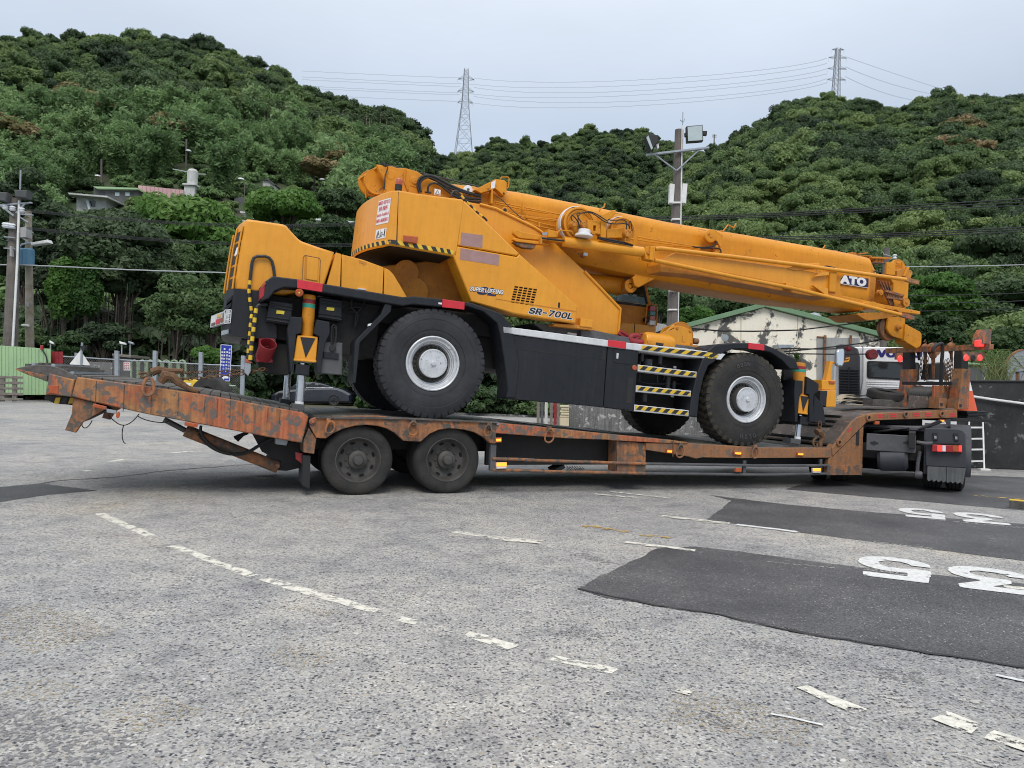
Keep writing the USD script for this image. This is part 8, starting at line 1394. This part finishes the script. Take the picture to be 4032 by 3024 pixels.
# hillside houses
def H(name, label, cat, f, base, Y): o = far(f(*base), Y); return Post(name, label, cat, f, base, Y, z=float(hill_height(np.array([o[0]]), np.array([Y]))[0]) * 0)
h1 = H("pink_fenced_house", "pink corrugated screen with a white roof hut and water tank on the left slope", "house", K_, (1200, 290), FAR["pink"] - 3)
for k in range(11): h1.slab("screen_panel", K_, [(1002 + k * 30, 238 + k * 3.2), (1030 + k * 30, 241 + k * 3.2), (1030 + k * 30, 330), (1002 + k * 30, 330)], 0.05 * (k % 2), 0.3, "pink_panel", 0.01)
h1.slab("roof_hut", K_, [(1335, 240), (1412, 242), (1412, 330), (1335, 330)], 0.3, 3, "white_house", 0.02); h1.slab("hut_roof", K_, [(1322, 222), (1418, 226), (1418, 238), (1322, 234)], 0, 3.4, "white_house", 0.02); o = h1.at(K_, (1395, 240), 1.5); part(G().lathe([(0.7, 0), (0.72, 1.9), (0.5, 2.2), (0, 2.35)], o, (0, 0, 1), 20), "water_tank", "white_house", h1.t); h1.tube("railing", K_, [(1255, 122), (1345, 140), (1420, 158), (1495, 160)], 4, 0.08, "galvanised")
h2 = H("dark_house", "dark house with a pale green roof edge left of the pink screen", "house", K_, (840, 300), FAR["dark"] - 3); h2.slab("wall", K_, [(680, 255), (1000, 268), (1000, 420), (680, 420)], 0, 6, "dark_house", 0); h2.slab("roof", K_, [(672, 246), (1002, 258), (1002, 270), (700, 262)], -0.6, 7, "green_fence", 0.02)
for x in (745, 850, 925): h2.slab("window", K_, [(x - 16, 290), (x + 16, 291), (x + 16, 316), (x - 16, 315)], -0.05, 0.05, "lamp_glass_grey" if x > 800 else "dark_glass", 0.01)
h3 = H("white_house", "low white house with a flat pale roof among the left trees", "house", K_, (640, 400), FAR["white"] - 3); h3.slab("wall", K_, [(555, 325), (770, 335), (770, 470), (555, 470)], 0, 6, "white_house", 0); h3.slab("roof", K_, [(490, 292), (780, 316), (778, 328), (500, 304)], -1.5, 6, "white_house", 0.02); h3.slab("window", K_, [(655, 350), (690, 350), (690, 395), (655, 392)], -0.05, 0.05, "dark_glass", 0.01); h3.slab("drain", K_, [(618, 340), (640, 345), (655, 410), (640, 415)], -0.4, 0, "porcelain", 0.02)
h4 = H("grey_hut", "small white gabled hut high on the slope above the crane's hood", "house", A_, (560, 290), FAR["hut"] - 2); h4.slab("wall", A_, [(520, 245), (560, 235), (625, 285), (625, 330), (520, 330)], 0, 4, "white_house", 0); h4.slab("roof", A_, [(512, 238), (560, 226), (630, 280), (618, 286), (560, 238)], -0.4, 4.4, "dark_house", 0.01)
h5 = H("terrace_wall", "dark retaining wall on the slope above the crane's hood", "wall", A_, (370, 420), FAR["wall"] - 1); h5.slab("wall_block", A_, [(270, 390), (466, 386), (462, 470), (270, 470)], 0, 0.5, "dark_house", 0.02)
h6 = H("roof_tank", "steel water tank and white canopy behind the crane's hood", "water tank", A_, (490, 590), FAR["roof"] - 2); o = h6.at(A_, (489, 585)); part(G().lathe([(0.85, 0), (0.85, 1.55), (0.7, 1.75), (0, 1.9)], o, (0, 0, 1), 24), "tank", "galvanised", h6.t); h6.slab("canopy", A_, [(320, 514), (432, 522), (432, 530), (320, 524)], 0, 2, "white_paint", 0.01); h6.slab("canopy", A_, [(360, 558), (440, 566), (440, 580), (360, 572)], -1, 1, "white_paint", 0.01); h6.slab("roof_slab", A_, [(300, 580), (720, 640), (720, 900), (300, 900)], 0.5, 5, "white_house", 0); h6.tube("tank_pipe", A_, [(512, 510), (515, 470)], 0, 0.03, "galvanised"); h6.tube("canopy_post", A_, [(400, 525), (392, 600)], 0.2, 0.05, "galvanised")
for k in range(16): h6.tube("railing_bar", A_, [(540 + k * 10.5, 584 + k * 2.2), (540 + k * 10.5, 640)], 0, 0.02, "grey_steel")
h6.tube("railing", A_, [(535, 582), (705, 618)], 0, 0.03, "grey_steel")
h7 = H("white_terrace", "white flat-roofed house front half hidden by leaves beside the counterweight", "house", A_, (1130, 640), FAR["terrace"] - 2); h7.slab("wall", A_, [(985, 582), (1310, 605), (1310, 900), (985, 900)], 0, 5, "white_house", 0); h7.slab("parapet", A_, [(980, 575), (1310, 600), (1310, 612), (980, 590)], -0.3, 0.2, "porcelain", 0.01); h7.slab("lower_wall", A_, [(850, 660), (925, 650), (960, 800), (850, 800)], -2, 0, "white_house", 0)
for nm, lab, f, a, b, Y, r, hd in (("hillside_pole", "bare pole on the slope left of the crane's boom foot", A_, (972, 112), (966, 360), FAR["pole_a"], 0.16, None), ("hillside_pole", "pole with a small lamp in the pale thicket on the left slope", L_, (902, 612), (900, 770), FAR["pole_b"], 0.14, (912, 668)), ("hillside_pole", "pole with a lamp beside the dark house on the slope", L_, (491, 710), (492, 850), FAR["pole_c"], 0.14, (474, 790)), ("hillside_lamp", "small street lamp right of the bare pole on the slope", A_, (1033, 240), (1033, 350), FAR["pole_a"] - 3, 0.07, (1038, 236)), ("hillside_lamp", "slender lamp post on the terrace above the crane's hood", A_, (362, 265), (358, 395), FAR["wall"] - 1, 0.06, (330, 232)), ("hillside_pole", "leaning grey post in the trees at the far left of the slope", L_, (197, 712), (195, 760), 120, 0.12, None), ("ridge_pole", "tiny T-shaped pole on the saddle right of the light pole", M_, (740, 458), (738, 520), 330, 0.25, None)):
    s = Post(nm, lab, "pole", f, b, Y); P = [s.at(f, a), s.at(f, b)]; P[1][2] -= 1.5; part(G().tube(P, r, 8), "pole", "concrete_pole", s.t)
    if hd: o = s.at(f, hd); part(G().lathe([(0, -0.15), (0.45, -0.1), (0.4, 0.1), (0, 0.15)], o, (0, 0, 1), 10), "lamp_head", "porcelain", s.t)
    elif nm == "ridge_pole" or "bare" in lab:
        for dz in (0.3, 1.1): part(G().bar(P[0] - [1.0 if nm[0] == "r" else 0.6, 0, dz], P[0] + [1.0 if nm[0] == "r" else 0.6, 0, -dz], 0.2, 0.2), "crossarm", "concrete_pole", s.t)

# ---- car
car = Post("parked_car", "dark sedan parked beyond the fence, seen under the crane's tail", "car", V_, (1900, 1600), 45.0); CX = lambda x, y: V_(x, y)
body = car.slab("body", V_, [(1050, 1480), (1180, 1420), (1560, 1380), (2080, 1372), (2180, 1410), (2290, 1470), (2300, 1560), (2280, 1610), (1060, 1610), (1040, 1560)], 0, 1.75, "car_paint", 0.12)
cb = car.slab("cabin", V_, [(1290, 1400), (1430, 1310), (1560, 1282), (1710, 1284), (1860, 1310), (2060, 1376)], 0.16, 1.6, "car_paint", 0.12); car.slab("side_window", V_, [(1610, 1365), (1640, 1330), (1700, 1296), (1735, 1296), (1730, 1368)], 0.15, 0.2, "dark_glass", 0.004, cb); car.slab("side_window", V_, [(1790, 1318), (1830, 1318), (1990, 1352), (2010, 1362), (1780, 1368)], 0.15, 0.2, "dark_glass", 0.004, cb); car.slab("side_window", V_, [(1340, 1392), (1440, 1320), (1590, 1296), (1570, 1370)], 0.15, 0.2, "dark_glass", 0.004, cb)
car.tube("chrome_trim", V_, [(1600, 1372), (2020, 1366)], 0.0, 0.02, "chrome_rod"); car.tube("roof_trim", V_, [(1600, 1345), (1640, 1310), (1705, 1288)], 0.1, 0.02, "chrome_rod")
for x in (1200, 2030):
    o = car.at(V_, (x, 1565), -0.02); o[2] = 0.34; ty_ = part(G().lathe([(0.24, 0.02), (0.26, 0.0), (0.31, 0.0), (0.34, 0.03), (0.34, 0.2), (0.3, 0.22), (0, 0.22)], o, (0, 1, 0), 32), "wheel_tyre", "old_rubber", car.t); part(G().lathe([(0.24, 0.04), (0.25, 0.01), (0.22, 0.05), (0, 0.06)], o, (0, 1, 0), 28), "rim", "grey_steel", ty_)
    for k in range(10): a = k * math.pi / 5; part(G().bar(o + [0, 0.02, 0], o + np.array([math.cos(a) * 0.23, 0.02, math.sin(a) * 0.23]), 0.03, 0.02), "spoke", "hose_black", ty_)
for x in (1705, 1945): car.tube("door_handle", V_, [(x - 18, 1408), (x + 18, 1406)], -0.02, 0.016, "car_paint")

# ---- pylons
def lattice(name, label, f, base, top, Y, wb, wm, wt, km, arms, r=0.14):
    B, Tt = far(f(*base), Y), far(f(*top), Y); h = Tt[2] - B[2]; pg = thing(name, label, "pylon", matrix=Frame((B[0], Y, B[2]), 0).matrix()); lean = (Tt - B)[0]
    def W(s): return np.interp(s, [0, km, 1], [wb, wm, wt]) / 2
    def corner(s, k): w = W(s); return np.array([lean * s + (w if k in (0, 1) else -w), (w if k in (0, 3) else -w), h * s])
    for k in range(4): part(G().tube([corner(0, k), corner(km, k), corner(1, k)], r, 4), "leg", "pylon_steel", pg)
    S, s, g = [0.0], 0.0, G()
    while s < 0.97: s += max(W(s) * 1.9 / h, 0.03); S.append(min(s, 1.0))
    for a, b in zip(S[:-1], S[1:]):
        for k in range(4):
            j = (k + 1) % 4; g.tube([corner(a, k), corner(b, j)], r * 0.55, 3, False); g.tube([corner(a, j), corner(b, k)], r * 0.55, 3, False); g.tube([corner(b, k), corner(b, j)], r * 0.55, 3, False)
    part(g, "bracing", "pylon_steel", pg, kind="stuff")
    for s, w in arms:
        for sd in (-1, 1):
            tip = np.array([lean * s + sd * w, 0, h * s]); g = G()
            for k in ((0, 1) if sd > 0 else (2, 3)): g.tube([corner(s, k), tip], r * 0.7, 4).tube([corner(min(s + 0.035, 1), k), tip], r * 0.6, 4)
            arm = part(g, "arm", "pylon_steel", pg); part(G().tube([tip, tip - [0, 0, 1.6]], 0.1, 5), "insulator_string", "porcelain", arm)
lattice("pylon", "tall lattice pylon on the saddle between the left hill and the middle ridge", N_, (384, 720), (402, 120), 400, 9.4, 3.6, 2.0, 0.6, ((0.62, 4.0), (0.745, 4.3), (0.88, 4.3)), 0.15)
lattice("pylon", "slim lattice pylon standing on top of the right hill", M_, (1315, 310), (1328, 50), 330, 3.0, 2.2, 1.6, 0.5, ((0.43, 4.0), (0.63, 4.1), (0.83, 3.9), (0.98, 2.6)), 0.13)
lattice("pylon", "small distant pylon top at the right skyline", M_, (1850, 310), (1853, 228), 420, 4.0, 2.6, 2.0, 0.5, ((0.35, 4.4), (0.9, 3.2)), 0.15)
W6 = ((180, 182, 183, 147, 110), (220, 222, 222, 178, 140), (238, 240, 246, 218, 165), (280, 284, 286, 243, 195), (294, 300, 306, 290, 225), (338, 342, 346, 315, 255))
for k, (yl, y0, y1, y2, _) in enumerate(W6):
    x0, x1 = (360, 452) if k % 2 == 0 else (368, 420)
    sg = np.array([207, 243, 279, 310, 346, 380])[k]; ym = M_(1275, (95, 120, 145, 170, 192, 212)[k]); yn = ((ym[0] - 1600) * 1.7015, (ym[1] - 200) * 1.7015)
    wires("transmission_line", "long thin line sagging across the sky between the two pylons", "lines between the pylons", [(N_, [(x1, y1), (1250, sg), (2212, y2), yn])], (400, 330), 0.075, "cable_pale"); wires("transmission_line", "long thin line from the saddle pylon behind the left hill", "lines behind the left hill", [(N_, [(x0, yl), (0, yl - 12), (-700, yl - 45)])], (400, 460), 0.08, "cable_pale")
wires("transmission_line", "thin line falling from the right hill pylon to the distant one", "lines to the distant pylon", [(M_, [(1362, y), (1600, y + 82 + k * 6), (1820, y + dy)]) for k, (y, dy) in enumerate(((88, 155), (136, 138), (182, 128)))], (330, 420), 0.08, "cable_pale")

# ---- trees that can be told apart
def tree(name, label, f, cx, ytop, ybot, w, Y, leaf, clumps=48, per=300, size=0.2, trunk="bark", droop=0.0, cat="tree", roots=0, core=True, spread=0.33, seed=0, base=0.0):
    r = np.random.default_rng(100 + seed); T, B = far(f(cx, ytop), Y), far(f(cx, ybot), Y); L, Rr = far(f(cx - w / 2, ytop), Y), far(f(cx + w / 2, ytop), Y); R = (Rr - L)[0] / 2; H_ = T[2] - B[2]; zb = B[2] - base
    t = thing(name, label, cat, matrix=at(T[0], Y, base)); g, cs = crown(r, R, H_, clumps, per, size, droop, core=core, spread=spread); g.xf(at(0, 0, zb))
    tg = G(); top = np.array([0, 0, zb + H_ * 0.55]); k0 = np.array([r.uniform(-0.3, 0.3), 0, 0]); tr_ = max(0.05 * R + 0.05, 0.08); tg.tube([k0, k0 * 0.6 + [0.1, 0, zb * 0.5 + 0.1], k0 * 0.2 + [0, 0, zb + H_ * 0.25], top], [tr_ * 1.5, tr_, tr_ * 0.75, tr_ * 0.3], 9)
    for c in cs[r.permutation(len(cs))[:14]]: c = c + [0, 0, zb]; s = k0 * 0.2 + [0, 0, zb * 0.7 + H_ * r.uniform(0.05, 0.3)]; tg.tube([s, (s + c) / 2 + [0, 0, 0.3], c], [tr_ * 0.5, tr_ * 0.32, tr_ * 0.1], 5)
    for _ in range(roots): x, y, z = r.uniform(-0.55, 0.55) * R, r.uniform(-0.7, 0.4) * R, zb + r.uniform(0.5, 2.0); tg.tube([(x, y, z), (x + r.uniform(-0.15, 0.15), y, z * 0.5), (x + r.uniform(-0.2, 0.2), y, 0)], r.uniform(0.008, 0.028), 4)
    part(tg, "trunk", trunk, t); part(g, "crown", leaf, t, smooth=False); return t
for k, (nm, lab, f, cx, yt_, yb_, w, Y, leaf, n, per, sz, kw) in enumerate((
    ("banyan_tree", "huge dark banyan with hanging roots behind the wire fence", K_, 880, 400, 1180, 830, 46, "banyan_leaf", 80, 330, 0.17, dict(roots=46)),
    ("dark_tree", "tall dark brownish tree at the far left behind the poles", K_, 230, 20, 1250, 560, 52, "banyan_leaf", 80, 330, 0.18, {}),
    ("dark_tree", "dark tree between the left poles and the banyan", K_, 420, 420, 1350, 420, 45, "banyan_leaf", 50, 300, 0.17, dict(roots=20)),
    ("broadleaf_tree", "bright green broad-leaved tree below the pink screen", K_, 1400, 308, 920, 820, 58, "bright_leaf", 70, 320, 0.26, {}),
    ("broadleaf_tree", "darker leafy tree right of the banyan beside the crane's tail", K_, 1450, 620, 1420, 700, 50, "mid_leaf", 60, 320, 0.18, {}),
    ("vine_column", "column of bright climbing vines left of the banyan trunk", K_, 470, 670, 1260, 190, 43, "bright_leaf", 34, 260, 0.14, dict(droop=1.2, spread=0.6)),
    ("vine_column", "second hanging curtain of green vines nearer the banyan trunk", K_, 640, 700, 1220, 190, 43, "bright_leaf", 30, 260, 0.14, dict(droop=1.2, spread=0.6)),
    ("shrubby_tree", "thin olive-green shrubby tree above the blue sign", K_, 1300, 870, 1440, 520, 41, "mid_leaf", 36, 150, 0.14, dict(core=False, roots=12)),
    ("shrubby_tree", "olive shrubby tree close behind the crane's tail", K_, 1560, 900, 1450, 400, 42, "mid_leaf", 34, 170, 0.14, dict(core=False, roots=8)),
    ("leafy_bush", "bright leafy bush at the foot of the blue sign", K_, 1540, 1400, 1560, 330, 38.6, "bright_leaf", 18, 220, 0.13, {}),
    ("leafy_bush", "dark bush behind the red board and triangle sign", K_, 480, 1270, 1560, 330, 39.5, "mid_leaf", 24, 240, 0.13, {}),
    ("leafy_bush", "dark bush under the thick concrete pole", K_, 130, 1230, 1560, 420, 41, "mid_leaf", 26, 240, 0.14, {}),
    ("leafy_bush", "dark bush at the banyan's foot behind the hut", K_, 760, 1180, 1540, 380, 41, "banyan_leaf", 26, 240, 0.13, {}),
    ("leafy_tree", "leafy mid-green tree above the hood's sloping shoulder", A_, 1090, 560, 960, 560, 56, "mid_leaf", 50, 320, 0.2, {}),
    ("leafy_tree", "bright green tree between the hood lamp pole and the counterweight", A_, 700, 330, 640, 700, 84, "bright_leaf", 50, 280, 0.3, {}),
    ("leafy_tree", "dark rounded tree left of the counterweight", A_, 1180, 300, 600, 420, 90, "forest_leaf", 46, 280, 0.3, {}),
    ("leafy_bush", "bright bush between the light pole and the gabled store", C_, 300, 735, 900, 330, 38, "bright_leaf", 26, 260, 0.16, {}),
    ("leafy_tree", "large-leaved tree right behind the light pole below the boom", C_, 130, 560, 800, 280, 44, "mid_leaf", 30, 240, 0.26, {}),
    ("leafy_tree", "tree behind the crane cab and left of the light pole", X_, 1060, 60, 900, 700, 40, "mid_leaf", 40, 300, 0.18, {}),
    ("leafy_tree", "dark leafy tree above the gabled store roof", C_, 640, 640, 860, 560, 46, "mid_leaf", 44, 300, 0.2, {}),
    ("leafy_tree", "broad dark tree behind the boom tip", C_, 1400, 650, 960, 700, 48, "forest_leaf", 44, 300, 0.22, {}),
    ("light_green_tree", "light green layered tree right of the boom tip", S_, 1640, 420, 1300, 900, 47, "bright_leaf", 60, 300, 0.17, {}),
    ("leafy_tree", "dense tree over the black wall at the right edge", Y_, 1330, -120, 200, 620, 34, "mid_leaf", 44, 320, 0.16, {}),
    ("leafy_bush", "bright scrambling bush behind the lean-to shed roof", Y_, 1180, 90, 250, 420, 24, "bright_leaf", 26, 240, 0.1, {}),
    ("leafy_bush", "dense dark bush under the light green tree right of the boom tip", S_, 1540, 1060, 1620, 820, 43, "mid_leaf", 40, 280, 0.16, {}),
    ("climbing_weed", "narrow green weed standing between the front wheel and the outrigger", U_, 1615, 130, 290, 44, 19, "bright_leaf", 9, 90, 0.05, dict(spread=0.8)))):
    tree(nm, lab, f, cx, yt_, yb_, w, Y, leaf, n, per, sz, seed=k, cat="bush" if "bush" in nm else "weed" if "weed" in nm else "vines" if "vine" in nm else "tree", **kw)
# tall grass tuft on the wall, palms on the slope, dry creepers
gt = Post("tall_grass", "tuft of tall reed grass arching over the black wall", "grass tuft", Y_, (1200, 380), 18.6); r = np.random.default_rng(4); g = G()
for k in range(170):
    x = r.normal(1200, 60); b_ = gt.at(Y_, (x, 382), r.uniform(-0.1, 0.3)); lx = r.normal(0, 0.42); hh = r.uniform(0.35, 0.85); P = [b_, b_ + [lx * 0.3, 0, hh * 0.6], b_ + [lx * 0.75, r.normal(0, 0.1), hh * 0.92], b_ + [lx * 1.3, 0, hh * 0.8]]; g.tube(CS(P, 7), np.linspace(0.007, 0.002, 7), 3, False)
part(g, "blades", "grass_blade", gt.t, kind="stuff")
under_p = [crown(r, 0.9, 1.3, 12, 130, 0.12)[0] for _ in range(3)]; n = 520; ux = r.uniform(-27, 3, n); uy = r.uniform(38.6, 50, n); ok = (ux > -27) & ~((ux > -14.5) & (ux < -8) & (uy > 42) & (uy < 48)) & ~((ux / uy > -0.36) & (ux / uy < -0.195) & (uy < 46)); m = ok.sum()
instancer("undergrowth", under_p, ["mid_leaf", "banyan_leaf", "bright_leaf"], np.stack([ux, uy, 0 * ux - 0.2], 1)[ok], r.uniform(0.5, 1.5, (m, 1)) * np.ones(3), r.uniform(0, 6, m), r.integers(0, 3, m), "low undergrowth along the verge behind the fence", "undergrowth")
n = 330; ux = r.uniform(-36, -4, n); uy = r.uniform(48, 58, n); uy += np.where((ux > -15) & (ux < -8), 4, 0); instancer("thicket", under_p, ["banyan_leaf"] * 3, np.stack([ux, uy, 0 * ux - 0.3], 1), r.uniform(3.0, 4.8, (n, 1)) * np.ones(3), r.uniform(0, 6, n), r.integers(0, 3, n), "dark thicket filling the shade behind the banyan", "thicket")
n = 260; ux = r.uniform(2.5, 30, n); uy = r.uniform(33, 46, n); instancer("scrub", under_p, ["mid_leaf", "forest_leaf", "bright_leaf"], np.stack([ux, uy, 0 * ux], 1), r.uniform(0.8, 2.2, (n, 1)) * np.ones(3), r.uniform(0, 6, n), r.integers(0, 3, n), "scrub behind the store and the black wall", "scrub")
pm = thing("areca_palm", "slim areca palm among the row of palms on the left hill's shoulder", "palm", "palms on the left hill", at(0, 0, 0)); part(G().tube([(0, 0, 0), (0.1, 0, 3), (0, 0, 6.6)], [0.16, 0.13, 0.1], 7), "trunk", "pale_trunk", pm); g = G()
for k in range(10):
    a = k * 2.4; e = r.uniform(-0.2, 0.9); dirv = np.array([math.cos(a), math.sin(a), 0]); P = CS([np.array([0, 0, 6.6]), np.array([0, 0, 6.9 + 0.5 * e]) + dirv * 0.8, np.array([0, 0, 6.7 + 0.4 * e]) + dirv * 1.5, np.array([0, 0, 5.8 + 0.5 * e]) + dirv * 2.0], 12)
    for p_ in P[2:]:
        sd = np.cross(dirv, (0, 0, 1)); 
        for s in (-1, 1): g.add([p_, p_ + dirv * 0.16, p_ + sd * s * 0.42 + dirv * 0.2 - [0, 0, 0.28]], [[0, 1, 2]])
part(g, "crown", "palm_leaf", pm, smooth=False); first = True
for k in range(46):
    x = 1120 + k * 16.5 + r.uniform(-10, 10); y = 592 + (x - 1120) * 0.055 + r.uniform(-22, 22); d = ray(L_(x, y)); Ys = np.linspace(90, 232, 140); hh = hill_height(d[0] / d[1] * Ys, Ys); z = EYE[2] + d[2] / d[1] * Ys; hit = np.nonzero(hh > z)[0]
    if not len(hit): continue
    Y = Ys[hit[0]]; M4 = at(d[0] / d[1] * Y, Y, hh[hit[0]] + 0.4, r.uniform(0, 6), r.uniform(0.65, 1.0))
    if first: pm.GetAttribute("xformOp:transform").Set(Gf.Matrix4d(*M4.T.ravel())); first = False
    else: dup(pm, M4)
dry = [crown(r, 2.6, 2.6, 16, 120, 0.3)[0] for _ in range(2)]; pos = []
for f, l in ((L_, [(330, 350), (370, 375), (420, 385), (470, 390), (520, 420), (555, 440), (790, 520), (840, 525), (890, 535), (60, 520), (110, 545), (1590, 640), (1560, 710), (1640, 690), (150, 560)]), (M_, [(1890, 400), (1930, 385), (1960, 410), (1900, 470), (1990, 500), (1860, 490), (2050, 300), (1980, 300), (2130, 520)])):
    for p_ in l:
        for _ in range(2):
            d = ray(f(p_[0] + r.uniform(-14, 14), p_[1] + r.uniform(-8, 8))); Ys = np.linspace(70, 330, 260); hh = hill_height(d[0] / d[1] * Ys, Ys) + 6.0; z = EYE[2] + d[2] / d[1] * Ys; hit = np.nonzero(hh > z)[0]
            if len(hit): Y = Ys[hit[0]]; pos.append((d[0] / d[1] * Y, Y, hh[hit[0]] - 2.6))
instancer("dry_creepers", dry, ["dry_leaf"] * 2, pos, r.uniform(0.7, 1.3, (len(pos), 1)) * [1.3, 1.3, 0.9], r.uniform(0, 6, len(pos)), r.integers(0, 2, len(pos)), "patches of dry tan creepers over the tree tops", "creepers")
